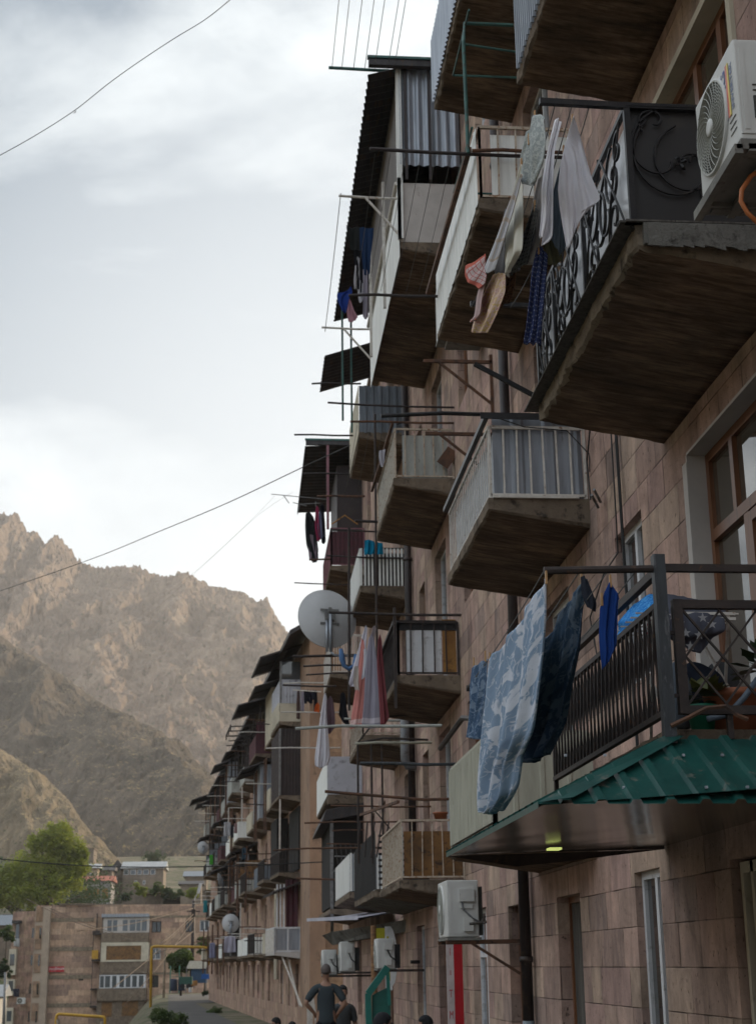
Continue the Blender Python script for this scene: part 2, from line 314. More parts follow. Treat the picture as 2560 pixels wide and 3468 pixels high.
# ---------------- building helpers ----------------
def rough_slab(par,y0,y1,zt,d=.94,to=.12,ti=.27,amp=.02,label=None,bottom='soffit',side='concrete',name='balcony'):
    nx,ny=14,max(10,int((y1-y0)*(26 if y0<20 else 10))); V=[];F=[];MI=[]
    def P(i,j,k):   # k 0 top 1 mid 2 low 3 bottom
        fx=i/nx; fy=j/ny; x=-d*(1-fx)+.0*fx; y=y0+(y1-y0)*fy; zb=zt-(to*(1-fx)+ti*fx); ch=(1-fx)**6
        z={0:zt,1:zt*.6+zb*.4,2:zt*.12+zb*.88+0,3:zb}[k]
        q=Vector((x*3.1+zt,y*3.1,z*4+k*.3)); nz=.55*noise.noise(q*1.3)+.6*noise.noise(q*3.7)+.55*noise.noise(q*9.3)
        e=0
        if i==0: x-=amp*nz*(1 if k else .3)-(.022 if k==3 else 0); 
        if j==0: y+=amp*abs(nz)*(1 if k else .3)+(.02 if k==3 else 0)
        if j==ny: y-=amp*abs(nz)*(1 if k else .3)+(.02 if k==3 else 0)
        if k==3: z+=amp*.25*noise.noise(q*.8)+amp*.6*ch*nz
        return (x,y,z)
    idx={}
    def vid(i,j,k):
        if (i,j,k) not in idx: idx[(i,j,k)]=len(V); V.append(P(i,j,k))
        return idx[(i,j,k)]
    for i in range(nx):
        for j in range(ny):
            F.append((vid(i,j,0),vid(i+1,j,0),vid(i+1,j+1,0),vid(i,j+1,0))); MI.append(0)
            F.append((vid(i,j,3),vid(i,j+1,3),vid(i+1,j+1,3),vid(i+1,j,3))); MI.append(1)
    for k in range(3):
        for j in range(ny):
            F.append((vid(0,j,k),vid(0,j+1,k),vid(0,j+1,k+1),vid(0,j,k+1))); MI.append(0)
            F.append((vid(nx,j,k),vid(nx,j,k+1),vid(nx,j+1,k+1),vid(nx,j+1,k))); MI.append(0)
        for i in range(nx):
            F.append((vid(i,0,k),vid(i,0,k+1),vid(i+1,0,k+1),vid(i+1,0,k))); MI.append(0)
            F.append((vid(i,ny,k),vid(i+1,ny,k),vid(i+1,ny,k+1),vid(i,ny,k+1))); MI.append(0)
    me=bpy.data.meshes.new(name); me.from_pydata(V,[],F); me.update(); me.materials.append(M[side]); me.materials.append(M[bottom])
    for p,mi in zip(me.polygons,MI): p.material_index=mi; p.use_smooth=(mi==1)
    o=bpy.data.objects.new(name,me); COL.objects.link(o); o.parent=par
    if label: o['label']=label
    return o
class Bal:
    def __init__(s,B,y0,y1,z,d=.94,label=None,**k):
        s.y0,s.y1,s.z,s.d=y0,y1,z,d; s.B=B; s.o=rough_slab(B,y0,y1,z,d,label=label,**k)
    def build(s,mb,name,mat): return mb.build(name,M[mat] if isinstance(mat,str) else mat,s.o)
    def rail(s,mat,h=.8,sp=.11,t=.018,sides='NOF',base=.04,top=.03,spN=None,name='railing'):
        m=MB(); x0=-s.d+.03; x1=-.02; y0=s.y0+.04; y1=s.y1-.04; z0=s.z+base; z1=s.z+h
        segs=[]
        if 'N' in sides: segs.append(((x0,y0),(x1,y0),spN or sp))
        if 'F' in sides: segs.append(((x0,y1),(x1,y1),spN or sp))
        if 'O' in sides: segs.append(((x0,y0),(x0,y1),sp))
        for a,b,q in segs:
            for z,w in ((z0,top*.8),(z1,top)): m.bar((*a,z),(*b,z),w,w)
            L_=math.hypot(b[0]-a[0],b[1]-a[1]); n=max(2,round(L_/q))
            for i in range(n+1):
                x=a[0]+(b[0]-a[0])*i/n; y=a[1]+(b[1]-a[1])*i/n; tt=t*1.5 if i in(0,n) else t
                j=.008*math.sin(i*7.3); m.bar((x,y,s.z-.02 if i in(0,n) else z0),(x+j*(a[0]!=b[0]),y+j*(a[1]!=b[1]),z1),tt,tt,up=(0,1,0))
        s.build(m,name,mat); return s
    def sheet(s,side,mat,z0=.03,z1=.8,kind='flat',pitch=.1,amp=.012,inset=.05,a=0.0,b=1.0,name='panel',horiz=False):
        m=MB(); x0=-s.d+inset; x1=-.03; y0=s.y0+inset+.02; y1=s.y1-inset-.02; h=z1-z0; zz=s.z+z0
        if side=='N': w=x1-x0; o=Vector((x0+w*a,y0,zz)); u=Vector((1,0,0))
        if side=='F': w=x1-x0; o=Vector((x0+w*a,y1,zz)); u=Vector((1,0,0))
        if side=='O': w=y1-y0; o=Vector((x0,y0+w*b,zz)); u=Vector((0,-1,0))
        w*=(b-a); v=Vector((0,0,1))
        if horiz: m.sheet(o,v,u,h,w,pitch,amp,kind)
        else: m.sheet(o,u,v,w,h,pitch,amp,kind)
        s.build(m,name,mat); return s
    def post(s,pts,z0,z1,mat,r=.02,name='post'):
        for (x,y) in pts: m=MB(); m.bar((x,y,s.z+z0),(x,y,s.z+z1),r*2,r*2,up=(0,1,0)); s.build(m,name,mat)
        return s
    def rod(s,x0,x1,y,z,mat,r=.018,name='clothesline_bar',y2=None):
        m=MB(); ye=y if y2 is None else y2; L_=abs(x1-x0); h=math.sin(y*7.1+z*3.3+x0*5); m.tube([(x0,y,z+h*.022*L_),(x0*.7+x1*.3,y+.01*h*L_,z+h*.008*L_+.006),(x0*.35+x1*.65,(y+ye)/2-.008*L_*h,z-.006),(x1,ye,z)],r*.85,8); s.build(m,name,mat); return s
    def lines(s,xs,ya,yb,z,mat='rope',r=.003,sag=.06,z2=None):
        m=MB()
        for x in xs: m.tube(catenary((x,ya,z),(x+.03,yb,z if z2 is None else z2),sag,6),r,4)
        s.build(m,'washing_lines',mat); return s
    def roof(s,mat,x0,x1,y0,y1,z0,z1,pitch=.12,amp=.015,fascia=None,kind='sine'):
        m=MB(); L_=math.hypot(x1-x0,z1-z0); v=Vector((x1-x0,0,z1-z0)).normalized(); m.sheet((x0,y1,z0),(0,-1,0),v,y1-y0,L_,pitch,amp,kind)
        mm=MB()
        for yy in (y0+.03,(y0+y1)/2,y1-.03): mm.bar((x0,yy,z0-.04),(x1,yy,z1-.04),.04,.05)
        mm.bar((x0+.03,y0,z0-.05),(x0+.03,y1,z0-.05),.04,.05)
        r=s.build(m,'roof',mat); q=mm.build('roof_frame',M['dark_iron'],s.o); return s
def wall(par,y0,y1,z0,z1,holes,mat,depth=.18,x=0.0,thick=.35,name='wall'):
    """front face at x with openings (ya,yb,za,zb), reveals of given depth, plus returns"""
    ys=sorted({y0,y1}|{h[0] for h in holes}|{h[1] for h in holes}); zs=sorted({z0,z1}|{h[2] for h in holes}|{h[3] for h in holes})
    m=MB()
    for i in range(len(ys)-1):
        for j in range(len(zs)-1):
            cy=(ys[i]+ys[i+1])/2; cz=(zs[j]+zs[j+1])/2
            if any(h[0]<cy<h[1] and h[2]<cz<h[3] for h in holes): continue
            m.quad((x,ys[i+1],zs[j]),(x,ys[i],zs[j]),(x,ys[i],zs[j+1]),(x,ys[i+1],zs[j+1]))
    for (a,b,c,d) in [h[:4] for h in holes]:
        X=x+depth; m.quad((x,a,c),(x,b,c),(X,b,c),(X,a,c)); m.quad((x,a,d),(X,a,d),(X,b,d),(x,b,d)); m.quad((x,a,c),(X,a,c),(X,a,d),(x,a,d)); m.quad((x,b,c),(x,b,d),(X,b,d),(X,b,c))
    return m.build(name,mat,par)
def window(par,ya,yb,za,zb,fm,gm,x=.14,mull=(.5,),trans=None,fw=.055,label=None,name='window'):
    f=MB(); X0,X1=x,x+.05
    f.box(X0,X1,ya,ya+fw,za,zb).box(X0,X1,yb-fw,yb,za,zb).box(X0,X1,ya+fw,yb-fw,za,za+fw).box(X0,X1,ya+fw,yb-fw,zb-fw,zb)
    for q in mull: yy=ya+(yb-ya)*q; f.box(X0-.004,X1,yy-fw*.6,yy+fw*.6,za+fw,zb-fw)
    if trans: zz=za+(zb-za)*trans; f.box(X0-.008,X1,ya+fw,yb-fw,zz-fw*.5,zz+fw*.5)
    o=f.build(name,M[fm],par)
    if label: o['label']=label
    g=MB(); g.box(x+.03,x+.045,ya+fw*.5,yb-fw*.5,za+fw*.5,zb-fw*.5); g.build('pane',M[gm],o); return o
WX=3.13
B1=empty('apartment_building',(WX,0,0),0,'long tuff stone apartment block with stacked makeshift balconies filling the right side','building')
# openings: ya,yb,za,zb,frame,glass,kind
H1=[ # y from, to, z from, z to
 (8.45,10.12,2.95,5.08,'wood','glass','bigA'),(8.45,10.22,5.95,7.98,'wood','glass_brown','A4'),
 (11.45,12.35,3.75,5.08,'white_pvc','glass','B3w'),
 (11.58,12.36,-.2,2.28,'white_pvc','glass','g1'),(14.45,15.55,.2,2.22,'wood','curtain_dull','g2'),(17.05,18.5,.2,2.24,'wood','curtain_dull','g3'),
 (7.3,9.85,-.2,2.22,'cream','glass','door'),
 (20.2,21.5,.3,2.3,'white_pvc','glass_blue','g4'),(24.2,25.3,.3,2.25,'wood','glass','g5'),(27.2,28.5,.3,2.25,'white_pvc','glass','g6'),(33.2,34.6,.3,2.25,'wood','glass','g7'),(37.,38.3,.3,2.25,'wood','glass','g8'),(42,43.5,.3,2.25,'wood','glass','g9')]
for z in (3.6,6.6,9.6,12.6):
    for (a,b,fr,gl) in ((14.1,15.5,'white_pvc','glass'),(17.9,18.9,'white_pvc','glass_blue'),(20.3,21.3,'wood','glass'),(23.2,24.6,'white_pvc','glass_blue'),(26.1,27.0,'wood','glass'),(28.6,30.2,'white_pvc','glass'),(34.4,35.4,'white_pvc','glass'),(37.4,38.5,'wood','glass'),(41.5,43,'wood','glass'),(45,46.2,'white_pvc','glass')):
        if z==3.6 and a==14.1: a,b=14.3,15.6
        H1.append((a,b,z-.75 if a in(14.1,14.3,23.2,28.6,41.5) else z,z+1.55,fr,gl,'n'))
    if z>5: H1.append((12.2,12.9,z+.2,z+1.5,'wood','glass','n'))
    if z>8: H1.append((8.5,10.0,z-.7,z+1.5,'wood','glass','n'))
wall(B1,1.0,50.0,-.6,15.3,[h[:4] for h in H1],M['tuff'],.17)
for q in (((0,50,-.6),(9,50,-.6),(9,50,15.3),(0,50,15.3)),((9,1,-.6),(0,1,-.6),(0,1,15.3),(9,1,15.3)),((9,50,-.6),(9,1,-.6),(9,1,15.3),(9,50,15.3))):
    m=MB(); m.quad(*q); m.build('end_wall',M['tuff_end'],B1)
m=MB(); m.box(-.25,9.2,.8,50.2,15.3,15.45); m.build('roof',M['concrete'],B1)
for h in H1:
    a,b,c,d,fr,gl,kd=h
    if kd=='bigA':
        fw=.07; f=MB(); X=.13
        f.box(X,X+.06,a,a+fw,c,d).box(X,X+.06,b-fw,b,c,d).box(X,X+.06,a+fw,b-fw,d-fw,d).box(X,X+.06,a+fw,b-fw,c,c+fw)
        f.box(X-.01,X+.06,a+fw,b-fw,4.42,4.50); f.box(X-.006,X+.06,9.28,9.38,c+fw,4.42); f.box(X-.006,X+.06,9.5,9.57,4.5,d-fw)
        f.box(X-.016,X+.05,9.2,9.28,c+.07,4.40).box(X-.016,X+.05,8.55,8.62,c+.07,4.40).box(X-.016,X+.05,8.62,9.2,4.33,4.40)
        o=f.build('window',M['wood'],B1); o['label']='large brown framed balcony window reflecting the sky'
        g=MB(); g.box(X+.03,X+.045,a+.03,b-.03,c+.03,d-.03); g.build('pane',M['glass_brown'],o)
        t=MB(); t.box(-.006,.165,b-.002,b+.018,c-.4,d+.0); t.box(-.006,.165,a,b,d-.002,d+.02); t.box(-.012,-.002,b,b+.1,c-.4,d-.05); t.build('window_surround',M['white_plaster'],B1)
    elif kd=='A4':
        window(B1,a,b,c,d,'wood','glass_brown',x=.1,mull=(.3,.62),fw=.075,label='brown wooden window beneath the topmost balcony')
        t=MB(); t.box(-.03,.16,b-.004,b+.07,c-.3,d+.06); t.box(-.03,.16,a-.07,a+.004,c-.3,d+.06); t.box(-.03,.16,a,b,d-.004,d+.06); t.build('window_surround',M['cream'],B1)
    elif kd in('g2','g3'):
        f=MB(); f.box(.12,.17,a,a+.07,c,d).box(.12,.17,b-.05,b,c,d).box(.12,.17,a+.07,b-.05,d-.06,d).build('window',M['wood'],B1)
        g=MB(); g.sheet((.16,b,c),(0,-1,0),(0,0,1),b-a,d-c,.22,.02,'sine'); g.build('curtain',M['curtain_dull'],B1)
    elif kd=='door':
        f=MB()
        for q in (b-.10,b-.30,b-.62): f.box(.05,.13,q,q+.055,c,d-.02)
        f.box(.05,.13,a,b-.1,d-.09,d-.02); f.box(.05,.13,a,a+.08,c,d-.02); f.build('door_frame',M['cream'],B1)
        g=MB(); g.box(.14,.16,a,b,c,d); g.build('door_pane',M['glass'],B1)
    elif kd=='g1': window(B1,a,b,c,d,fr,gl,x=.06,mull=(.42,),fw=.06,label='tall white plastic window under the green canopy')
    elif kd=='B3w': window(B1,a,b,c,d,fr,gl,x=.07,mull=(.5,),fw=.06,label='white plastic window between the balconies')
    else: window(B1,a,b,c,d,fr,gl,x=.1,mull=(.5,),trans=.7 if int(a*7)%2 else None)
# ----- column A
z4=8.68; z3=5.66; z2=2.76; z5=11.68
b=Bal(B1,7.4,11.0,8.74,label='topmost near balcony seen from below, slatted pale railing')
b.rail('zinc',.85,.3,.02,'NO').sheet('O','white_paint',.02,.8,'trap',.07,.02,.03); m=MB()
for i in range(44): m.bar((-.945,7.45+i*.08,8.72),(-.945,7.45+i*.08,9.6),.035,.02,up=(0,1,0))
b.build(m,'slats','zinc')
b=Bal(B1,7.74,10.7,z3,amp=.035,to=.14,ti=.30,label='near balcony with black wrought iron scrollwork and pale backing sheets'); BA3=b
b.o.data.materials[0]=M['plaster_grey'] if False else M['concrete_pale']
m=MB(); m.box(-1.03,-.90,7.72,10.85,z3+.004,z3+.016); m.box(-1.0,-.02,7.70,7.76,z3+.004,z3+.016); b.build(m,'edge_strip','curtain_dull')
m=MB(); m.box(-.90,-.02,7.705,7.74,z3-.13,z3+.002); 
for i in range(14):
    xx=-.88+i*.062; m.hexa([(xx,7.69,z3-.14-.03*random.random()),(xx+.075,7.685,z3-.15-.03*random.random()),(xx+.07,7.74,z3-.13),(xx,7.74,z3-.13),(xx,7.70,z3),(xx+.07,7.70,z3),(xx+.07,7.74,z3),(xx,7.74,z3)])
b.build(m,'mortar_edge','plaster_grey')
# near end: black sheet with scrolls, outer side: frames and pale sheet with scrolls
def spiral(c,r0,turns,a0,dirn,u,v,r1=.02,n=26):
    c=Vector(c);u=Vector(u);v=Vector(v); out=[]
    for i in range(n+1):
        f=i/n; r=r0+(r1-r0)*f; a=a0+dirn*turns*2*math.pi*f; out.append(c+u*r*math.cos(a)+v*r*math.sin(a))
    return out
zt=z3+.79
m=MB(); m.box(-.93,-.03,7.795,7.80,z3+.012,zt); b.build(m,'panel','black_sheet')['label']='black sheet panel at the near end'
m=MB(); rr=.008; U=(1,0,0);Vv=(0,0,1); yy=7.77
for c,r,t,a0,dr in (((-.62,yy,z3+.43),.34,.95,2.2,1),((-.30,yy,z3+.32),.20,1.2,1.0,-1),((-.78,yy,z3+.70),.10,.9,-2.3,-1),((-.56,yy,z3+.42),.27,1.1,1.9,1),((-.70,yy,z3+.45),.36,.6,1.4,1),((-.25,yy,z3+.58),.2,1.0,2.6,1),((-.45,yy,z3+.22),.11,1.1,0.3,1)):
    m.tube(spiral(c,r,t,a0,dr,U,Vv),rr,5)
for c in ((-.64,yy,z3+.42),(-.47,yy,z3+.22),(-.3,yy,z3+.34)):
    for k in range(4): a=k*1.57+.4; m.tube([c,(c[0]+.035*math.cos(a),yy-.01,c[2]+.035*math.sin(a)),(c[0]+.05*math.cos(a+.3),yy,c[2]+.05*math.sin(a+.3))],[.006,.014,.002],5)
b.build(m,'scrollwork','black')
m=MB()
for z in (zt,z3+.03): m.bar((-.94,7.77,z),(-.02,7.77,z),.035,.035)
m.bar((-.94,7.77,z3-.02),(-.94,7.77,zt+.02),.035,.035,up=(0,1,0)); m.bar((-1.46,7.75,zt+.0),(-.9,7.77,zt-.0),.035,.035)
for i in range(60): m.bar((-.94+i*.0155,7.752,zt-.006),(-.932+i*.0155,7.752,zt+.012),.008,.012)
for yq in (7.77,9.0,10.0,10.62): m.bar((-.94,yq,z3+.0),(-.94,yq,zt),.03,.03,up=(0,1,0))
for z in (zt,z3+.05): m.bar((-.94,7.77,z),(-.94,10.62,z),.03,.03)
m.bar((-1.46,10.6,zt+.0),(-.9,10.62,zt-.0),.035,.035); m.bar((-1.44,10.62,z3+.3),(-.9,10.62,z3-.0),.03,.03)
b.build(m,'railing','black')
m=MB(); m.box(-.905,-.90,7.80,10.6,z3+.07,zt-.03); b.build(m,'backing_sheet',wm('pale_plastic_sheet',(.88,.89,.92),(.76,.78,.82),(.45,.46,.5),1.3,.22,0,.02))
m=MB(); U=(0,1,0)
for y0_,y1_ in ((7.8,9.0),(9.0,10.0),(10.0,10.6)):
    w=y1_-y0_; cy=(y0_+y1_)/2
    for s in (-1,1):
        for c,r,t,a0,dr in (((cy+s*w*.24,z3+.5),.21,1.2,1.57,s),((cy+s*w*.24,z3+.22),.15,1.1,-1.57,-s),((cy+s*w*.10,z3+.36),.26,.8,1.57,s),((cy+s*w*.36,z3+.62),.11,1.0,2,s),((cy+s*w*.3,z3+.12),.10,1.0,0,s)):
            m.tube(spiral((-.955,c[0],c[1]),min(r,w*.3),t,a0,dr,U,Vv),.0105,5)
        m.tube([(-.955,cy+s*w*.08,z3+.05),(-.97,cy+s*w*.2,z3+.3),(-.955,cy+s*w*.42,z3+.76)],.008,5)
        m.tube([(-.955,cy+s*w*.45,z3+.05),(-.97,cy+s*w*.3,z3+.35),(-.955,cy+s*w*.02,z3+.76)],.008,5)
b.build(m,'scrollwork','black')
# A2 lattice balcony
b=Bal(B1,7.78,10.75,z2,amp=.06,to=.15,ti=.25,label='near lower balcony with brown diamond lattice railing above the green canopy'); BA2=b
m=MB(); m.bar((-.95,7.7,z2-.16),(-.95,7.7,z2+.92),.062,.062,up=(0,1,0)); b.build(m,'post','blue_iron')
m=MB(); m.tube([(-1.57,7.7,z2+.83),(-.98,7.7,z2+.845)],.021,8); m.bar((-.92,7.7,z2+.85),(-.02,7.7,z2+.85),.04,.04); m.bar((-.95,7.73,z2+.84),(-.95,10.7,z2+.84),.04,.045)
m.tube([(-1.57,10.65,z2+.72),(-.9,10.65,z2+.72)],.022,8); b.build(m,'top_bar','dark_iron')
m=MB()
x=-.95
for z in (z2+.66,z2+.08): m.bar((x,7.76,z),(x,10.68,z),.035,.03)
m.bar((x,10.66,z2-.25),(x,10.66,z2+.8),.03,.03,up=(0,1,0))
for i in range(28):
    y=7.8+i*.102; y2=min(y+.102*1.5,10.66); m.bar((x,y,z2+.08),(x,y2,z2+.66),.009,.012); m.bar((x-.012,y2,z2+.08),(x-.012,y,z2+.66),.009,.012)
    if True: m.bar((x+.012,y,z2+.08),(x+.012,y,z2+.66),.012,.012,up=(0,1,0))
b.build(m,'lattice_railing','dark_iron')['label']='long lattice side facing the street'
m=MB()
for z in (z2+.655,z2+.09): m.bar((-.86,7.72,z),(-.02,7.72,z),.045,.045)
m.bar((-.86,7.72,z2+.07),(-.86,7.72,z2+.68),.05,.05,up=(0,1,0)); m.bar((-.95,7.71,z2+.5),(-.86,7.72,z2+.5),.02,.02); m.bar((-.95,7.71,z2+.16),(-.86,7.72,z2+.17),.02,.02); m.bar((-.62,7.72,z2-.06),(-.62,7.72,z2+.09),.03,.03,up=(0,1,0))
zA,zB=z2+.11,z2+.635; hh=zB-zA; pw=.20
def clipbar(xa,za,xb,zb,yq):
    L0=-.84;L1=-.04
    for s in range(2):
        if xa<L0: f=(L0-xa)/(xb-xa); xa,za=L0,za+(zb-za)*f
        if xb>L1: f=(L1-xa)/(xb-xa); xb,zb=L1,za+(zb-za)*f
    if xb-xa>.02: m.bar((xa,yq,za),(xb,yq,zb),.011,.013,up=(0,1,0))
for i in range(-4,7):
    xs=-.84+i*pw; clipbar(xs,zB,xs+.42,zA,7.715); clipbar(xs,zA,xs+.42,zB,7.727)
b.build(m,'end_lattice','dark_iron')
m=MB(); m.tube([(-.95,7.66,z2+.0),(-.86,7.65,z2+.04),(-.76,7.65,z2+.09),(-.66,7.65,z2+.1),(-.6,7.64,z2+.05),(-.55,7.64,z2+.03)],.012,5); b.build(m,'bent_strap','rust')
# green canopy beneath A2 : eave ring z 2.3, rising to the balcony edge
can=empty('x'); bpy.data.objects.remove(can)
m=MB()
ex,ey0,ey1,ez=-1.78,7.02,10.35,2.30; tx,ty0,ty1,tz=-.97,7.72,10.9,2.70
def ribface(m,a0,a1,b0,b1,n,amp):
    """sheet between edge a0-a1 (low) and b0-b1 (high) with trapezoid ribs of constant spacing"""
    a0,a1,b0,b1=map(Vector,(a0,a1,b0,b1)); nn=(a1-a0).cross(b0-a0).normalized()
    if nn.z<0: nn=-nn
    prof=[]
    for i in range(n):
        for q,hh in ((0,0),(.58,0),(.66,1),(.92,1)): prof.append(((i+q)/n,hh))
    prof.append((1,0)); k=len(m.v)
    for f,hh in prof: m.v.append(tuple(a0.lerp(a1,f)+nn*amp*hh)); m.v.append(tuple(b0.lerp(b1,f)+nn*amp*hh))
    for i in range(len(prof)-1): m.f.append((k+2*i,k+2*i+2,k+2*i+3,k+2*i+1))
# near face: ribs run up the slope, cut by the hip
nn=Vector((0,-(tz-ez),(ty0-ey0))).normalized()
sl_=Vector((0,ty0-ey0,tz-ez)); xw=.0
x=ex
step=.165
while x<xw:
    def top(xx): return min(1.0,(xx-ex)/(tx-ex))
    pr=[(x,0),(x+.60*step,0),(x+.68*step,1),(x+.90*step,1),(x+.98*step,0),(x+step,0)]
    for (xa,ha),(xb,hb) in zip(pr[:-1],pr[1:]):
        xb=min(xb,xw); 
        if xa>=xw: break
        A=Vector((xa,ey0,ez))+nn*.022*ha; Bq=Vector((xb,ey0,ez))+nn*.022*hb; ta,tb=top(xa),top(xb)
        m.quad(A,Bq,Bq+sl_*tb,A+sl_*ta)
    x+=step
ribface(m,(ex,ey0,ez),(ex,ey1,ez),(tx,ty0,tz),(tx,ty1,tz),20,.022)
m.quad((ex-.004,ey0-.004,ez+.01),(tx,ty0-.02,tz+.02),(tx+.09,ty0-.05,tz+.01),(ex+.16,ey0-.01,ez+.03))
m.quad((ex-.004,ey0,ez+.012),(ex-.004,ey1,ez+.012),(ex-.004,ey1,ez-.018),(ex-.004,ey0,ez-.018))
CAN=b.build(m,'canopy','green_sheet'); CAN['label']='dark green ribbed metal canopy over the ground floor'
m=MB(); m.quad((ex+.02,ey0+.01,ez-.004),(0,ey0+.01,2.42),(0,11.35,2.42),(ex+.02,ey1,ez-.004)); b.build(m,'canopy_ceiling','pvc_soffit')
m=MB(); m.quad((ex,ey1,ez-.01),(0,11.4,2.40),(-.9,10.9,2.28),(-1.25,10.7,2.24)); m.quad((ex,ey1+.02,ez),(tx,ty1,tz),(0,11.4,tz),(0,11.4,2.4)); b.build(m,'canopy_end','dark_iron')
m=MB(); p=at(1207,1851,Z=2.325); m.box(p.x-WX-.03,p.x-WX+.05,p.y-.06,p.y+.06,2.305,2.318); b.build(m,'lit_slit',emit('lit_slit_glow',(.75,.85,.25),.6))  # no lamp: glowing box stands in for light through a slit in the ceiling
m=MB()
for i in range(9):
    for q in(.2,.75): m.lathe((-1.6+i*.2,0,0),[(.008,0),(.010,.006),(.004,.012)],8) if False else m.box(-1.55+i*.2,-1.537+i*.2,ey0+.7*q*.9,ey0+.7*q*.9+.014,ez+.4*q*.9+.012,ez+.4*q*.9+.024)
b.build(m,'screws','zinc')
# ----- column B
b=Bal(B1,13.15,16.4,8.74,label='upper balcony with white sheeting and rusty rail beside the hanging towels')
b.rail('cream_bars',.80,.4,.016,'NO',spN=.17).sheet('N','white_panel',.05,.74,'flat',inset=.06,a=.10).sheet('O','white_panel',-.05,.78,'rib',.35,.006,-.01)
b.rod(-2.0,0.,13.15,8.74+.47,'pipe_iron',.022); b.rod(-1.0,0.,13.1,8.74+.50,'rust',.022); m=MB(); m.bar((-1.03,13.1,8.74+.50),(-1.05,16.4,8.74+.48),.05,.05); b.build(m,'handrail','rust')
b.rod(-2.0,-.95,16.3,8.74+.40,'pipe_iron',.022).lines([-1.95,-1.8,-1.65,-1.5,-1.35,-1.2],13.15,16.3,8.74+.45)
m=MB()
for zz,ya,yb in ((9.45,13.05,14.4),(10.75,13.0,14.2)):
    m.tube([(-1.0,ya,zz),(-1.0,yb,zz+.02),(-.1,yb,zz+.02)],.013,6)
m.tube([(-1.04,13.1,9.2),(-1.05,13.1,10.45),(-1.0,13.3,10.8),(-.5,13.3,10.8)],.019,8); m.tube([(-1.05,13.1,10.42),(-.5,13.2,10.42)],.012,6); b.build(m,'rack_frame','teal_iron')
b=Bal(B1,13.15,16.2,z5,label='balcony far above with dull corrugated side sheets')
b.sheet('O','zinc',-.02,.85,'sine',.09,.012,-.02).sheet('N','zinc',-.02,.85,'sine',.09,.012,.0).rod(-1.05,-1.0,13.1,12.7,'black'); b.post([(-1.1,13.1)],.1,1.6,'black',.03)
b=Bal(B1,13.2,16.1,5.70,label='middle balcony with white bars over grey ribbed sheet'); BB3=b
b.rail('white_paint',.70,.125,.009,'O',top=.026).rail('white_paint',.70,.105,.016,'N',spN=.135,top=.03).sheet('N','grey_panel',.0,.84,'trap',.30,.022,.07).sheet('O','grey_panel',.0,.70,'flat',inset=.10)
b.rod(-1.92,-.02,13.2,5.70+.82,'black',.024); m=MB(); m.bar((-.945,13.15,6.48),(-.945,16.15,6.46),.045,.05); m.bar((-1.0,13.14,6.48),(-.02,13.14,6.48),.02,.06); b.build(m,'handrail','black')
m=MB(); m.box(-.9,-.1,13.17,13.21,5.695,5.715); b.build(m,'flaking_edge','white_paint')
b=Bal(B1,13.6,16.5,2.78,amp=.05,label='lower balcony of pale green-beige ribbed metal, partly hidden by bedsheets')
b.sheet('O','beige_panel',.02,.80,'rib',.11,.012,.0).sheet('N','beige_panel',.02,.80,'rib',.25,.012,.0).rail('beige_panel',.82,3,.03,'NO',top=.04)
b.rod(-1.9,-.8,16.5,3.68,'blue_iron',.02).rod(-2.6,-1.0,16.5,4.1,'asbestos',.02)
m=MB(); m.tube([(-1.0,13.5,3.7),(-.98,15.0,3.95),(-1.02,16.5,3.85)],.03,6); b.build(m,'wrapped_handrail','dark_iron')
# ----- column C
b=Bal(B1,20.3,25.6,11.86,label='high corner loggia with white lower walls and galvanised upper sheets under a green edged roof')
b.sheet('N','white_plaster',-.02,.98,'flat',inset=0.).sheet('O','white_panel',-.25,1.0,'flat',inset=-.02)
m=MB(); m.sheet((-.96,20.28,13.12),(1,0,0),(0,0,1),.94,1.75,.14,.022,'sine'); b.build(m,'upper_sheet','zinc')
m=MB(); m.box(-.98,-.90,20.26,20.34,11.9,14.95); m.box(-.98,-.93,20.26,20.3,11.9,12.9); b.build(m,'corner_post','white_panel'); b.post([(-.84,20.24),(-.48,20.24)],1.0,2.9,'pipe_iron',.02)
m=MB(); m.sheet((-.94,25.5,12.8),(0,-1,0),(0,0,1),5.2,2.1,3,.0,'flat'); b.build(m,'canvas_screen',wm('taupe_canvas',(.17,.155,.15),(.13,.12,.115),None,1,.9,0,.05,(4,4,.5)))
m=MB(); m.sheet((-1.4,29.5,14.6),(0,-1,0),Vector((1.4,0,.42)).normalized(),9.3,1.6,.2,.03,'sine'); m.box(-1.4,-.05,20.1,20.2,14.72,14.82); b.build(m,'roof','dark_sheet'); m=MB(); m.box(-1.42,-.02,20.08,20.16,14.83,14.87); b.build(m,'roof_edge','teal_iron')
b.rod(-2.0,-.9,20.3,14.75,'teal_iron',.03).lines([-1.95,-1.8,-1.62,-1.45,-1.3,-1.1,-1.0],20.3,11,14.75,'rope',.005,.0,14.9)
for yq,zz in ((20.4,12.62),(25.6,12.75)):
    b.rod(-1.85,-.93,yq,zz,'white_paint',.024); m=MB(); m.bar((-1.45,yq,zz),(-.93,yq,zz-.62),.03,.03); b.build(m,'strut','white_paint')
b.lines([-1.82],20.4,25.6,12.68,'rope',.006,.05)
b.post([(-1.05,21.8),(-1.1,23.8)],-.4,1.8,'white_paint',.022); m=MB(); m.tube([(-.99,20.35,12.85),(-1.0,25.6,12.8)],.03,8); b.build(m,'handrail','white_paint')

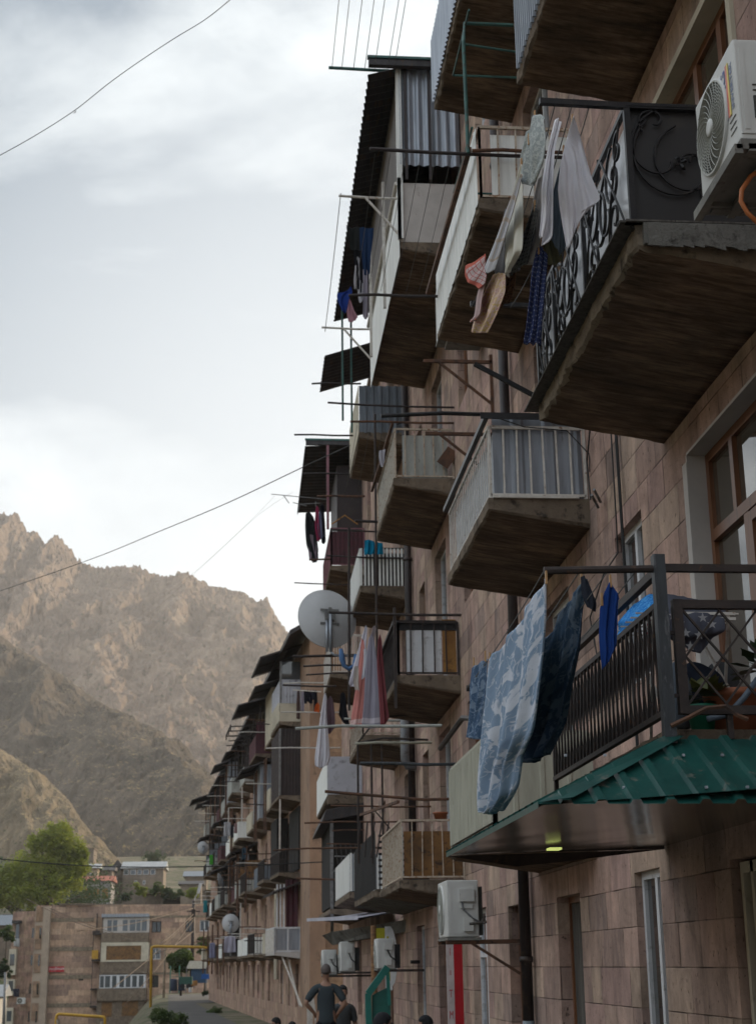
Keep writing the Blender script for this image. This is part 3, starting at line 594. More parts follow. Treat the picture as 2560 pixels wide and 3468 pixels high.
b=Bal(B1,21.9,25.1,8.70,label='balcony with rusty white bars over a pale fibre sheet')
b.rail('cream_bars',.80,.2,.011,'O').rail('cream_bars',.80,.18,.018,'N',spN=.14).sheet('N','asbestos',.02,.72,'flat',inset=.08,a=.08,b=.92).sheet('O','asbestos',.02,.76,'rib',.2,.008,.04)
b.rod(-1.95,-.0,21.8,9.82,'pipe_iron',.02).rod(-1.3,.0,25.2,8.95,'pipe_iron',.03).lines([-1.5,-1.3,-1.1,-.9,-.7,-.5],21.8,25.2,9.5)
b.rod(-1.6,0,21.9,9.60,'rust',.022); m=MB(); m.bar((-.95,21.9,9.58),(-1.0,25.2,9.52),.04,.04); m.bar((-.2,21.87,8.9),(-.02,21.87,9.15),.01,.2); b.build(m,'handrail','rust')
b=Bal(B1,21.9,25.0,5.66,label='balcony with white and amber boards behind dark bars')
b.rail('dark_iron',.80,.16,.02,'NO',spN=.165).sheet('N','white_pvc',.03,.74,'flat',inset=.07,a=.10,b=.72).sheet('N','orange_panel',.03,.86,'flat',inset=.08,a=.74,b=.98).sheet('O','brown_sheet',.02,.8,'rib',.1,.01,.05)
b.rod(-1.95,.0,21.7,6.52,'dark_iron',.024); m=MB(); m.box(-.93,-.03,21.98,22.02,6.35,6.5); b.build(m,'upper_board','black'); b.rod(-2.2,-.9,25.0,6.4,'dark_iron',.02); b.post([(-.97,21.85)],-.5,1.0,'dark_iron',.02)
m=MB(); m.bar((-.97,21.9,6.45),(-.99,25.0,6.35),.05,.05); b.build(m,'handrail','dark_iron')
b=Bal(B1,21.95,25.1,2.74,amp=.05,label='low balcony with stained amber boards behind rusty bars')
b.rail('cream_bars',.83,.12,.010,'O').rail('cream_bars',.83,.075,.014,'N',spN=.155).sheet('N','brown_board',.02,.68,'flat',inset=.07).sheet('O','asbestos',.05,.75,'flat',inset=.06)
m=MB(); m.tube([(-2.0,21.95,3.98),(-.6,21.95,3.86),(.0,21.95,3.87)],.022,8); m.bar((-.95,21.95,3.83),(-1.25,25.2,3.95),.04,.04); b.build(m,'clothesline_bar','rust')
# ----- column D
b=Bal(B1,28.7,31.4,11.86,label='high balcony clad in dull galvanised corrugated sheet')
b.sheet('N','zinc_dark',-.02,1.0,'trap',.155,.03,.0).sheet('O','cream',-.02,1.0,'flat',inset=-.01); b.post([(-1.28,28.6),(-1.05,29.3)],.2,3.2,'teal_iron',.02)
b.rod(-1.9,-.9,28.7,12.9,'pipe_iron',.024).rod(-2.2,-.9,30.3,12.35,'pipe_iron',.024).rod(-1.95,-.5,32,12.05,'pipe_iron',.024)
m=MB(); m.sheet((-1.55,32.6,14.2),(0,-1,0),Vector((1.5,0,.5)).normalized(),2.2,1.5,.2,.02,'sine'); b.build(m,'roof','dark_sheet')
b=Bal(B1,28.9,31.9,8.72,label='balcony of white upright slats with dark gaps')
m=MB()
for i in range(13): m.box(-.93+i*.073,-.893+i*.073,28.92,28.94,8.74,9.50)
for i in range(30): m.box(-.95,-.93,28.95+i*.098,29.0+i*.098,8.74,9.50)
b.build(m,'slats','white_panel'); b.rail('dark_iron',.78,.8,.02,'NO'); b.sheet('N','brown_sheet',.03,.7,'flat',inset=.09).rod(-1.6,0,28.9,9.3,'pipe_iron',.02)
b.rod(-1.5,.0,28.6,9.75,'dark_iron',.022); m=MB(); m.tube([(-1.2,28.5,6.2),(-1.18,28.5,9.8)],.025,6); m.tube([(-.75,27.5,6.1),(-.73,27.5,11.8)],.022,6); b.build(m,'rack_frame','dark_iron')
b=Bal(B1,28.9,32.3,5.80,label='bare concrete balcony behind the hanging towels')
b.rail('cream_bars',.7,.3,.016,'NO').rod(-2.0,.0,28.9,7.0,'dark_iron',.02).rod(-1.3,.1,28.4,6.0,'asbestos',.025).sheet('O','dark_sheet',.0,.5,'flat')
b=Bal(B1,25.9,31.0,2.80,amp=.04,bottom='plaster_grey',label='low balcony with dark grey sheet side beyond the amber one')
b.sheet('O','black_sheet',.0,.95,'rib',.1,.01,-.01); m=MB()
for i in range(9): m.box(-.9,-.05,25.93,25.96,2.85+i*.1,2.89+i*.1)
b.build(m,'end_slats','dark_sheet'); b.rod(-1.7,.0,25.9,4.15,'rust',.018).rod(-2.1,.0,27,4.0,'rust',.018).rod(-2.6,-.4,29,3.7,'rust',.02)
m=MB()
for x in(-1.25,-1.02,-.84): m.tube([(x,25.7,3.2),(x,25.7,5.2)],.018,6)
m.tube([(-1.25,25.7,5.2),(-.8,25.7,5.28),(-.05,25.7,5.25)],.02,6); m.tube([(-1.25,25.7,5.2),(-1.0,24.5,5.45),(-.2,24.5,5.5)],.016,6); m.bar((-1.0,25.7,4.1),(-.5,25.7,3.5),.02,.02)
for k in range(5): m.tube([(-1.25+k*.1,25.7,3.3),(-1.2+k*.12,25.9,3.9)],.014,5)
b.build(m,'rack_frame','dark_iron')
b.rod(-1.3,.0,25.6,5.19,'beige_panel',.026)
# ----- column E
b=Bal(B1,39.5,43.5,11.9,label='maroon balcony under a dark flat roof')
b.rail('maroon_bar',1.05,.5,.03,'NO').sheet('N','maroon',.05,.95,'trap',.12,.03,.03).sheet('O','cream',.02,.9,'flat'); m=MB(); m.box(-.70,.0,40.3,43.3,12.9,15.0); b.build(m,'enclosure','brown_sheet')  # dark box stands in for shade in the open space above the maroon rail
b.post([(-1.0,39.45)],1.0,3.5,'maroon_bar',.035); m=MB(); m.sheet((-1.62,46,15.3),(0,-1,0),Vector((1.5,0,.06)).normalized(),6.5,1.9,.3,.02,'sine'); m.box(-1.6,.0,39.4,39.5,15.3,15.42); b.build(m,'roof','dark_sheet'); m=MB(); m.box(-1.62,0,39.38,39.46,15.42,15.47); b.build(m,'roof_edge','teal_iron')
b.rod(-1.3,.1,39.3,13.8,'rust',.035); b.rod(-1.5,.3,39.6,12.1,'rust',.03); b.rod(-1.9,-.2,39.6,11.4,'dark_iron',.02)
m=MB(); m.tube([(-.9,39.3,13.0),(-.55,39.3,13.25),(-.2,39.3,13.0)],.02,5); b.build(m,'rail_ornament','orange_panel')
b=Bal(B1,39.6,43.4,9.0,label='balcony with fine pale mesh railing half hidden by the satellite dish')
b.rail('white_paint',1.0,.07,.018,'NO').rod(-2.2,-.8,39.4,8.6,'dark_iron',.03).post([(-.6,39.5)],.8,1.9,'white_paint',.02).rod(-.9,.0,39.5,10.0,'white_paint',.02)
b=Bal(B1,40.9,47.,5.98,label='balcony with plain lilac-grey side panel')
b.sheet('N','lilac_panel',-.05,.98,'flat',inset=-.02).sheet('O','white_panel',-.05,.98,'rib',.3,.01,-.02).rod(-2.6,-.6,40.9,7.2,'white_paint',.022).rod(-2.2,-.6,41.5,8.25,'white_paint',.022).rod(-2.1,-.6,42.2,9.2,'white_paint',.022)
b=Bal(B1,40.9,47.0,3.0,d=.9,label='dark enclosed balcony with rusty racks in front')
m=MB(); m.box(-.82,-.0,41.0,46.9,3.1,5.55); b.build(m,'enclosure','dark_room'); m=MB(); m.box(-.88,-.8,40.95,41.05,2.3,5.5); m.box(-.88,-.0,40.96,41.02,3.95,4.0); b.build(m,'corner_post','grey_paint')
m=MB(); m.hexa([(-1.1,40.8,5.25),(.1,40.8,5.45),(.1,47,5.45),(-1.1,47,5.25),(-1.0,40.8,5.55),(.1,40.8,5.75),(.1,47,5.75),(-1.0,47,5.55)]); b.build(m,'roof','dark_sheet'); m=MB(); m.box(-.95,.1,40.85,41.2,5.7,5.95); b.build(m,'ledge','concrete')
b.rod(-.85,.3,40.6,5.0,'rust',.02).rod(-1.0,.3,40.5,4.62,'rust',.02).rod(-1.8,.1,40.5,3.72,'rust',.03).rod(-.8,.3,40.5,4.3,'grey_paint',.02)
m=MB()
for k in range(7):
    xx=-.7+k*.13; m.tube([(xx-.08,40.4,4.62),(xx-.04,40.4,4.25),(xx,40.4,4.05),(xx+.06,40.4,4.1),(xx+.08,40.4,4.3)],.006,4)
b.build(m,'looped_lines','rope')
b=Bal(B1,33.3,38.6,3.08,d=.9,label='balcony of white upright planks above the grey awning')
m=MB()
for i in range(11): m.box(-.88+i*.082,-.835+i*.082,33.3,33.33,3.1,3.9)
for i in range(22): m.box(-.9,-.88,33.4+i*.23,33.55+i*.23,3.1,3.88)
b.build(m,'slats','white_panel'); b.sheet('N','grey_panel',.03,.8,'flat',inset=.06)
m=MB(); p=[at(680,2010,X=2.0),at(840,1985,X=3.1),at(845,2000,X=3.1)]
aw=[(-.96,30.,2.45),(-.02,32.8,2.66),(-.02,44,2.98),(-1.43,42.8,2.77)]
m.quad(aw[0],aw[1],aw[2],aw[3]); m.quad((-.96,30.,2.42),(-1.43,42.8,2.74),(-.02,44,2.95),(-.02,32.8,2.63)); m.quad((-.96,30.,2.42),(-.96,30.,2.50),(-1.43,42.8,2.82),(-1.43,42.8,2.74)); b.build(m,'awning',wm('lilac_grey_awning',(.46,.46,.54),(.38,.38,.45),None,1,.6,0,.02))
m=MB(); m.hexa([(-1.1,34.2,2.05),(0,30.5,2.2),(0,38,2.2),(-1.0,38,2.05),(-1.25,34.0,2.28),(0,30.3,2.42),(0,38,2.42),(-1.25,38,2.28)]); b.build(m,'awning_base','plaster_grey')
# drainpipes and wall fittings
for yq,zt_,zb_,mt,rr in ((16.9,12.5,1.0,'pipe_iron',.06),(28.0,14.,2.6,'pipe_iron',.07)):
    m=MB(); m.tube([(-.09,yq,zt_),(-.09,yq,zb_)],rr,12)
    for q in (3.4,6.2,9.,11.2,1.6): m.tube([(-.09,yq,q),(-.09,yq,q+.06)],rr*1.25,12)
    o=m.build('drainpipe',M[mt],B1,True); 
m=MB(); m.tube([(-.09,16.9,1.0),(-.09,16.9,-.3)],.066,12); m.build('drainpipe',M['pipe_blue'],B1,True)
m=MB(); m.tube([(-.25,27.6,6.05),(-.25,27.6,5.15),(-.2,27.6,5.05),(-.05,27.6,5.03)],.08,10); m.build('drainpipe',M['pipe_grey'],B1,True)
for pts,r in (([(-.05,11.95,8.5),(-.03,11.95,4.6),(-.03,11.9,3.4),(-.03,11.88,2.6)],.014),([(-.04,12.1,8.5),(-.04,12.1,5.2),(-.03,12.15,4.9),(-.03,12.7,4.85),(-.03,13.3,4.6),(-.03,13.1,4.2)],.007),([(-.06,12.9,5.6),(-.05,13.0,6.0),(-.05,12.7,6.4)],.008),([(-.05,17.2,5.4),(-.05,17.3,5.0),(-.06,17.25,4.6),(-.05,17.4,4.3)],.012),([(-.05,17.5,5.4),(-.05,17.5,4.8),(-.06,17.6,4.3)],.010),([(-.95,13.15,6.5),(-.6,13.1,6.36),(-.2,13.1,6.33),(.0,13.1,6.1),(-.03,13.0,5.9)],.006)):
    m=MB(); m.tube(pts,r,5); m.build('wall_cable',M['cable'],B1)
m=MB(); m.tube([(-.03,12.75,5.48),(-.12,12.6,5.55)],.013,8); m.tube([(-.03,12.65,5.50),(-.12,12.5,5.57)],.013,8); m.build('pipe_stub',M['pipe_grey'],B1)
m=MB()
for (ya,za,ln) in ((18.2,9.1,.9),(18.2,8.1,.9)): 
    m.bar((0,ya,za),(-ln,ya,za),.04,.04); m.bar((-ln*.8,ya,za),(0,ya,za-.6),.03,.03); m.bar((-.02,ya,za-.7),(-.02,ya,za+.1),.04,.04,up=(0,1,0))
m.build('wall_bracket',M['rust'],B1)
# ---------------- cloth ----------------
def fab(name,c1,kind='plain',c2=(0,0,0),c3=None,sc=1.0,trans=.22):
    if name in MATS: return MATS[name]
    m,t,b=base(name,.92,0,.12); uv=tcoord(t,uv=True); ob=tcoord(t)
    s=t.nodes.new('ShaderNodeSeparateXYZ'); t.links.new(uv,s.inputs[0]); u,v=s.outputs[0],s.outputs[1]
    col=ramp(t,noi(t,ob,3.5,4),[(.3,tuple(x*.86 for x in c1)),(.7,c1)])
    def sq(a,k,off=0): return math_(t,'FRACT',math_(t,'MULTIPLY_ADD',a,k*sc,off))
    if kind=='stripeend': f=math_(t,'MULTIPLY',math_(t,'GREATER_THAN',v,.88),math_(t,'LESS_THAN',v,.94)); col=mixc(t,f,col,c2)
    elif kind=='plaid':
        f=math_(t,'MAXIMUM',math_(t,'LESS_THAN',sq(u,5),.18),math_(t,'LESS_THAN',sq(v,6),.18)); col=mixc(t,f,col,c2)
        if c3: e=math_(t,'MAXIMUM',math_(t,'LESS_THAN',u,.12),math_(t,'GREATER_THAN',v,.86)); col=mixc(t,e,col,c3)
    elif kind=='dots':
        a=math_(t,'SUBTRACT',sq(u,14),.5); row=math_(t,'MULTIPLY',math_(t,'FLOOR',math_(t,'MULTIPLY',v,26*sc)),.5); a=math_(t,'SUBTRACT',math_(t,'FRACT',math_(t,'ADD',math_(t,'MULTIPLY',u,14*sc),row)),.5); c=math_(t,'SUBTRACT',sq(v,26),.5)
        d=math_(t,'ADD',math_(t,'MULTIPLY',a,a),math_(t,'MULTIPLY',c,c)); col=mixc(t,math_(t,'LESS_THAN',d,.03),col,c2)
    elif kind=='tiles':
        vo=t.nodes.new('ShaderNodeTexVoronoi'); vo.inputs['Scale'].default_value=14*sc; vo.inputs['Randomness'].default_value=.15; t.links.new(uv,vo.inputs['Vector'])
        col=mixc(t,ramp(t,vo.outputs['Distance'],[(.22,(1,1,1)),(.3,(0,0,0)),(.36,(0,0,0)),(.42,(.7,.7,.7)),(.5,(0,0,0))]),col,c2)
    elif kind=='floral':
        n=noi(t,tcoord(t,(2.2,3.4,1),uv=True),2.2*sc,5,.55,1.2); f=ramp(t,n,[(.50,(0,0,0)),(.54,(1,1,1))]); col=mixc(t,f,col,c2)
        n2=noi(t,tcoord(t,(3,4,1),uv=True),2.6*sc,2,.5,.6); f2=ramp(t,n2,[(.44,(0,0,0)),(.47,(.8,.8,.8)),(.49,(0,0,0))]); col=mixc(t,f2,col,c2)
        if c3: n3=noi(t,tcoord(t,(3,2,1),uv=True),1.3*sc,3,.5,.5); col=mixc(t,ramp(t,n3,[(.6,(0,0,0)),(.66,(1,1,1))]),col,c3)
    elif kind=='blotch':
        n=noi(t,tcoord(t,uv=True),6*sc,2,.5); col=ramp(t,n,[(.42,c1),(.45,c2),(.50,c2),(.52,c1),(.60,c1),(.62,c3 or c1),(.68,c1)])
    t.links.new(col,b.inputs['Base Color'])
    wv=noi(t,tcoord(t,(9,2,9)),1.0,4,.6); bumpn(t,b,math_(t,'ADD',wv,math_(t,'MULTIPLY',noi(t,ob,160,2),.15)),.35,.02)
    o=t.nodes['Material Output']; tr=t.nodes.new('ShaderNodeBsdfTranslucent'); t.links.new(col,tr.inputs[0]); mx=t.nodes.new('ShaderNodeMixShader'); mx.inputs[0].default_value=trans
    t.links.new(b.outputs[0],mx.inputs[1]); t.links.new(tr.outputs[0],mx.inputs[2]); t.links.new(mx.outputs[0],o.inputs[0]); MATS[name]=m; return m
def resample(P,n):
    d=[0]
    for a,b in zip(P[:-1],P[1:]): d.append(d[-1]+max((b-a).length,1e-6))
    out=[]
    for i in range(n+1):
        s=d[-1]*i/n; j=0
        while j<len(d)-2 and d[j+1]<s: j+=1
        f=(s-d[j])/(d[j+1]-d[j]); out.append(P[j].lerp(P[j+1],f))
    return out
PEG=None
def cloth(name,rows,mat,label,cat,ax='X',c=1.66,amp=.03,folds=4,nu=36,nv=44,group=None,pegs=((0,),)[0:0],pegc=None,seed=0,bulge=0.0,thick=.004):
    rng=random.Random(sum(ord(q)*(i_+1) for i_,q in enumerate(label))%9973+seed); ph=rng.random()*6
    R=[]
    for r in rows:
        R.append(resample([at(p[0],p[1],**{ax:(p[2] if len(p)>2 else c)}) for p in r],nu))
    # interpolate rows
    L_=[0]
    for a,b in zip(R[:-1],R[1:]): L_.append(L_[-1]+sum((x-y).length for x,y in zip(a,b))/len(a))
    nrm=Vector((1,0,0)) if ax=='X' else Vector((0,1,0)); m=MB(); m.uv=[]
    for j in range(nv+1):
        s=L_[-1]*j/nv; k=0
        while k<len(L_)-2 and L_[k+1]<s: k+=1
        f=(s-L_[k])/(L_[k+1]-L_[k]); v=j/nv
        for i in range(nu+1):
            u=i/nu
            p0=R[max(k-1,0)][i];p1=R[k][i];p2=R[k+1][i];p3=R[min(k+2,len(R)-1)][i]
            q=p1.lerp(p2,f) if len(R)==2 else p1*(1)+((p2-p0)*.5*f+(p0*2-p1*5+p2*4-p3)*.5*f*f+(p1*3-p0-p2*3+p3)*.5*f*f*f)*.5+ (p2-p1)*f*.5
            w=.35+.65*v
            dsp=amp*w*(math.sin(folds*6.283*u+ph+1.3*math.sin(v*2.2+ph))*.7+.5*noise.noise(Vector((u*4+ph,v*2.2,ph)))+.3*math.sin(folds*14*u+ph*2+v*3))
            q=q+nrm*(dsp+bulge*math.sin(3.14*v)*math.sin(3.14*u))
            if j in(0,nv) or i in (0,nu): q=q+Vector((0,0,.006*noise.noise(q*30)))
            m.v.append(tuple(q)); m.uv.append((u,v))
    W_=nu+1
    for j in range(nv):
        for i in range(nu): a=j*W_+i; m.f.append((a,a+1,a+1+W_,a+W_))
    o=m.build(name,mat,None,True); md=o.modifiers.new('thickness','SOLIDIFY'); md.thickness=thick; md.offset=0
    tag(o,label,cat,group)
    for (px,py,pc) in (pegc or ()):
        p=at(px,py,**{ax:pc}); g=MB(); g.hexa([p+Vector(q) for q in ((-.006,-.007,-.035),(.006,-.007,-.035),(.006,.007,-.035),(-.006,.007,-.035),(-.004,-.012,.035),(.004,-.012,.035),(.004,.012,.035),(-.004,.012,.035))])
        g.build('clothes_peg',plain('wooden_peg',(.45,.26,.12)),o)
    return o
T='towel'; LG='washing hung beside the scrollwork balcony'
cloth('towel',[[(1224,360),(1238,300),(1253,252,7.85)],[(1222,380),(1250,350),(1268,300)],[(1219,412),(1255,410),(1290,385)],[(1224,455),(1250,470),(1309,438)],[(1240,545),(1258,500),(1270,462)]],fab('lilac_white_linen',(.84,.82,.87)),'white linen tea towel nearest to the scrollwork, hung by one corner',T,'Y',7.95,.022,2.5,group=LG,pegc=[(1250,262,7.95),(1231,330,8.0)])
cloth('towel',[[(1212,262),(1219,258),(1226,268)],[(1196,330),(1205,330),(1211,330)],[(1184,410),(1195,412),(1207,405)],[(1184,455),(1195,490),(1205,520)],[(1178,515),(1182,520),(1186,538)]],fab('white_linen_b',(.86,.84,.88)),'narrow white towel twisted on the second line from the left',T,'Y',8.1,.03,1.5,group=LG)
cloth('towel',[[(1228,345),(1234,335),(1238,345)],[(1208,420),(1220,420),(1236,430)],[(1204,470),(1222,480),(1240,490)],[(1205,520),(1222,560),(1236,535)]],fab('slate_blue_fabric',(.11,.14,.17)),'dark slate blue towel hanging behind the white linen one',T,'Y',8.5,.025,1.5,group=LG)
cloth('towel',[[(1188,490),(1200,480),(1210,480)],[(1188,530),(1205,540),(1222,530)],[(1196,575),(1210,582),(1230,568)]],fab('olive_fabric',(.12,.115,.07)),'olive green towel low behind the slate blue one',T,'Y',8.6,.02,2,group=LG)
cloth('towel',[[(1163,268),(1170,252),(1180,250),(1189,262)],[(1158,300),(1172,296),(1196,306)],[(1152,345),(1168,345),(1192,352)],[(1147,385),(1160,388),(1181,384)],[(1149,402),(1158,407),(1174,400)]],fab('grey_leaf_jacquard',(.38,.42,.43),'floral',(.56,.59,.58),None,2.5),'grey green leaf patterned fabric folded over the foremost line',T,'X',1.64,.035,1.0,bulge=-.02,group=LG,pegc=[(1168,254,1.64),(1155,305,1.62)])
cloth('towel',[[(1150,290),(1160,280),(1164,270)],[(1135,350),(1145,345),(1156,335)],[(1135,362),(1143,362),(1150,362)]],fab('grey_leaf_jacquard',(.30,.33,.33)),'back flap of the grey green patterned fabric further along the line',T,'X',1.68,.02,1.2,group=LG)
cloth('towel',[[(1138,362),(1140,360),(1142,362)],[(1118,425),(1128,425),(1139,428)],[(1106,480),(1122,485),(1138,490)],[(1101,560),(1120,560),(1136,545)],[(1105,605),(1110,595),(1115,585)]],fab('cream_cotton',(.82,.80,.72)),'cream cotton towel hanging to a long point, left of the grey folded one',T,'X',1.66,.02,2,group=LG,pegc=[(1139,358,1.66)])
cloth('towel',[[(1165,455),(1170,448),(1174,458)],[(1140,520),(1155,510),(1168,500)],[(1118,580),(1135,575),(1150,560)],[(1112,605),(1130,592),(1146,578)]],fab('grey_star_tiles',(.20,.21,.22),'tiles',(.05,.055,.065)),'charcoal towel with a small dark star print',T,'X',1.74,.02,2,group=LG,pegc=[(1168,450,1.74)])
cloth('towel',[[(1180,392),(1188,370),(1196,355)],[(1168,450),(1180,440),(1190,430)],[(1155,530),(1168,530),(1180,520)],[(1150,575),(1162,580),(1172,570)]],fab('beige_linen',(.60,.56,.55)),'beige grey towel between the charcoal and the narrow white one',T,'X',1.80,.03,2,group=LG)
cloth('tea_towel',[[(1136,385),(1139,380),(1141,384)],[(1105,460),(1113,455),(1120,465)],[(1075,540),(1088,540),(1096,535)],[(1056,590),(1068,598),(1078,588)]],fab('white_print_cotton',(.60,.60,.64),'plaid',(.50,.42,.36),(.62,.62,.66),.8),'white tea towel with pale printed border blown along the line',T,'X',1.6,.012,1.2,group=LG)
cloth('tea_towel',[[(1102,455),(1108,470),(1112,480)],[(1085,530),(1095,535),(1108,530)],[(1076,592),(1090,605),(1107,595)]],fab('grey_cotton_back',(.17,.165,.165)),'shaded grey back of a tea towel beside the white printed one',T,'X',1.70,.02,1.5,group=LG)
cloth('dish_cloth',[[(1060,555),(1062,565),(1056,592)],[(1035,572),(1045,590),(1064,602)],[(1016,580),(1030,605),(1060,618)],[(1013,595),(1022,615),(1046,631)]],fab('red_check_cotton',(.62,.50,.50),'plaid',(.45,.13,.12),(.55,.14,.10),1.0),'white and red checked dishcloth with an orange hem flying to the left',T,'X',1.60,.012,1.2,group=LG)
cloth('tea_towel',[[(1052,608),(1060,600),(1064,606)],[(1040,650),(1050,645),(1056,650)],[(1034,690),(1044,692),(1052,685)],[(1026,700),(1030,704),(1038,700)]],fab('coral_edge_cotton',(.66,.50,.50),'stripeend',(.70,.22,.16)),'pale tea towel with a coral edge under the checked dishcloth',T,'X',1.62,.015,1.5,group=LG)
cloth('tea_towel',[[(1078,600),(1090,596),(1104,598)],[(1054,645),(1075,640),(1102,636)],[(1036,688),(1055,688),(1084,682)],[(1025,722),(1040,728),(1062,727)]],fab('yellow_print_cotton',(.72,.54,.49),'blotch',(.66,.48,.20),(.50,.22,.18),1.6),'pinkish tea towel with yellow and red printed blotches, lowest of its group',T,'X',1.66,.02,2,group=LG)
cloth('tea_towel',[[(1098,602),(1110,596),(1127,592)],[(1094,640),(1105,638),(1122,634)],[(1076,682),(1090,675),(1108,662)]],fab('brown_print_cotton',(.20,.12,.07),'blotch',(.07,.04,.03),(.26,.16,.09),1.4),'brown tea towel with dark printed figures right of the yellow printed one',T,'X',1.76,.02,2,group=LG)
cloth('pillowcase',[[(1172,545),(1180,532),(1196,560)],[(1162,590),(1175,590),(1194,600)],[(1155,660),(1172,660),(1190,662)],[(1148,720),(1168,715),(1186,700)],[(1143,752),(1160,752),(1182,752)]],fab('navy_dots',(.045,.06,.15),'dots',(.30,.33,.45),None,.8),'navy blue pillowcase with tiny white dots hanging in front of the lower balcony',  'pillowcase','Y',8.6,.03,2.5,group=LG,pegc=[(1182,528,8.6),(1176,545,8.6)])
m=MB()
for (xa,ya,X,far) in ((1180,212,1.66,10.6),(1216,214,1.78,10.6),(1253,216,1.88,10.6),(1291,218,1.99,10.6)):
    p=at(xa,ya,Y=7.75); m.tube(catenary(p,(p.x,far,6.42),.14,14),.0035,5)
m.build('washing_lines',M['rope'],BA3.o).location=(-WX,0,0)
m=MB()
for X in (1.56,1.75,1.9,2.05): m.tube(catenary((X,7.7,3.585),(X,10.65,3.48),.03,10),.0035,5)
m.build('washing_lines',M['rope'],BA2.o).location=(-WX,0,0)
LG2='washing hung beside the lattice balcony'
DB=fab('blue_floral_bedding',(.26,.36,.50),'floral',(.58,.62,.70),(.17,.24,.34),1.1,.15); DB2=fab('dark_blue_floral_bedding',(.05,.085,.135),'floral',(.13,.17,.22),(.035,.055,.085),.9,.1)
cloth('duvet_cover',[[(1070,1440),(1105,1405),(1140,1352),(1175,1290),(1193,1264)],[(1062,1500),(1105,1470),(1150,1420),(1190,1350)],[(1055,1580),(1090,1580),(1130,1530),(1180,1440)],[(1050,1640),(1080,1640),(1110,1630),(1160,1590)],[(1045,1700),(1070,1700),(1100,1690),(1132,1652)],[(1043,1755),(1060,1768),(1085,1762),(1118,1722)],[(1050,1774),(1060,1776),(1072,1778),(1090,1770)]],DB,'large light blue floral duvet cover hanging lowest of all, in front of the beige balcony','duvet cover','X',1.56,.045,3.0,60,70,group=LG2,pegc=[(1193,1262,1.56),(1108,1402,1.56),(1070,1438,1.56)],thick=.01)
cloth('duvet_cover',[[(1195,1395,1.75),(1240,1320,1.85),(1279,1265,1.9)],[(1180,1440,1.72),(1215,1400,1.8),(1268,1335,1.9)],[(1165,1500,1.7),(1200,1480,1.8),(1262,1410,1.9)],[(1140,1590,1.68),(1180,1560,1.8),(1250,1490,1.9)],[(1130,1620,1.68),(1170,1620,1.8),(1236,1570,1.9)],[(1128,1655,1.68),(1160,1668,1.75),(1195,1645,1.8)]],DB2,'dark blue floral duvet cover between the light one and the lattice railing','duvet cover','X',1.75,.04,2.5,50,60,group=LG2,pegc=[(1270,1262,1.9)],thick=.01)
cloth('pillowcase',[[(1268,1262),(1275,1258),(1284,1270)],[(1272,1300),(1285,1300),(1303,1315)],[(1284,1325),(1292,1332),(1301,1336)]],fab('dark_lining',(.035,.04,.055)),'dark blue folded corner flap at the top of the dark duvet cover','pillowcase','Y',8.2,.015,1,group=LG2)
cloth('pillowcase',[[(1030,1462),(1045,1450),(1064,1440)],[(1026,1510),(1045,1510),(1060,1505)],[(1024,1570),(1036,1570),(1050,1560)],[(1021,1610),(1035,1615),(1046,1616)]],fab('mid_blue_floral',(.075,.135,.24),'floral',(.22,.30,.42),None,1.2),'small blue pillowcase at the far end of the line','pillowcase','X',1.56,.03,2,group=LG2,pegc=[(1035,1448,1.56),(1060,1434,1.56)])
cloth('shirt',[[(1322,1292),(1333,1270),(1345,1290),(1353,1308)],[(1311,1330),(1325,1330),(1340,1330),(1350,1318)],[(1310,1390),(1325,1390),(1348,1385)],[(1312,1425),(1330,1425),(1346,1412)],[(1316,1463),(1322,1455),(1332,1440)]],fab('cobalt_cotton',(.018,.06,.26)),'plain cobalt blue shirt pegged to the black bar by the post','shirt','Y',7.9,.018,2,group=LG2,pegc=[(1333,1270,7.9),(1314,1310,7.9)])
# things on the lattice balcony
o=cloth('blanket',[[(1350,1360,8.9),(1380,1325,9.0),(1418,1298,9.2),(1440,1300,9.2)],[(1352,1378,8.8),(1385,1340,8.8),(1420,1318,8.8),(1440,1316,8.8)],[(1348,1392,8.6),(1375,1374,8.6),(1415,1350,8.6),(1440,1330,8.6)]],fab('bright_blue_print',(.02,.20,.62),'floral',(.10,.38,.75),None,2.5),'bright blue printed blanket airing behind the steel post','blanket','Y',8.8,.02,1.5,bulge=.05)
o=cloth('blanket',[[(1456,1298,8.8),(1500,1306,8.8),(1545,1316,8.8),(1588,1325,8.8)],[(1458,1330,8.3),(1500,1335,8.3),(1545,1340,8.3),(1582,1350,8.3)],[(1460,1390,8.25),(1500,1387,8.25),(1540,1383,8.25),(1584,1378,8.25)],[(1466,1400,8.3),(1505,1402,8.3),(1530,1398,8.3),(1560,1390,8.3)],[(1490,1410,8.3),(1515,1425,8.3),(1530,1428,8.3),(1550,1402,8.3)]],fab('slate_star_cotton',(.095,.10,.13)),'slate grey blanket with pale stars laid over a rack behind the end lattice','blanket','Y',8.3,.012,2)
for (x,y) in ((1485,1362),(1555,1364),(1498,1383),(1508,1412),(1527,1388),(1470,1345),(1535,1350)):
    p=at(x,y,Y=8.18); g=MB(); k=10; pts=[]
    for i in range(k): r=.03 if i%2==0 else .012; a=math.pi/2+i*math.pi/5; pts.append((p.x+r*math.cos(a),p.y,p.z+r*math.sin(a)))
    g.v=pts; g.f=[tuple(range(k))]; q=g.build('printed_star',fab('pale_star_print',(.42,.42,.44)),o)
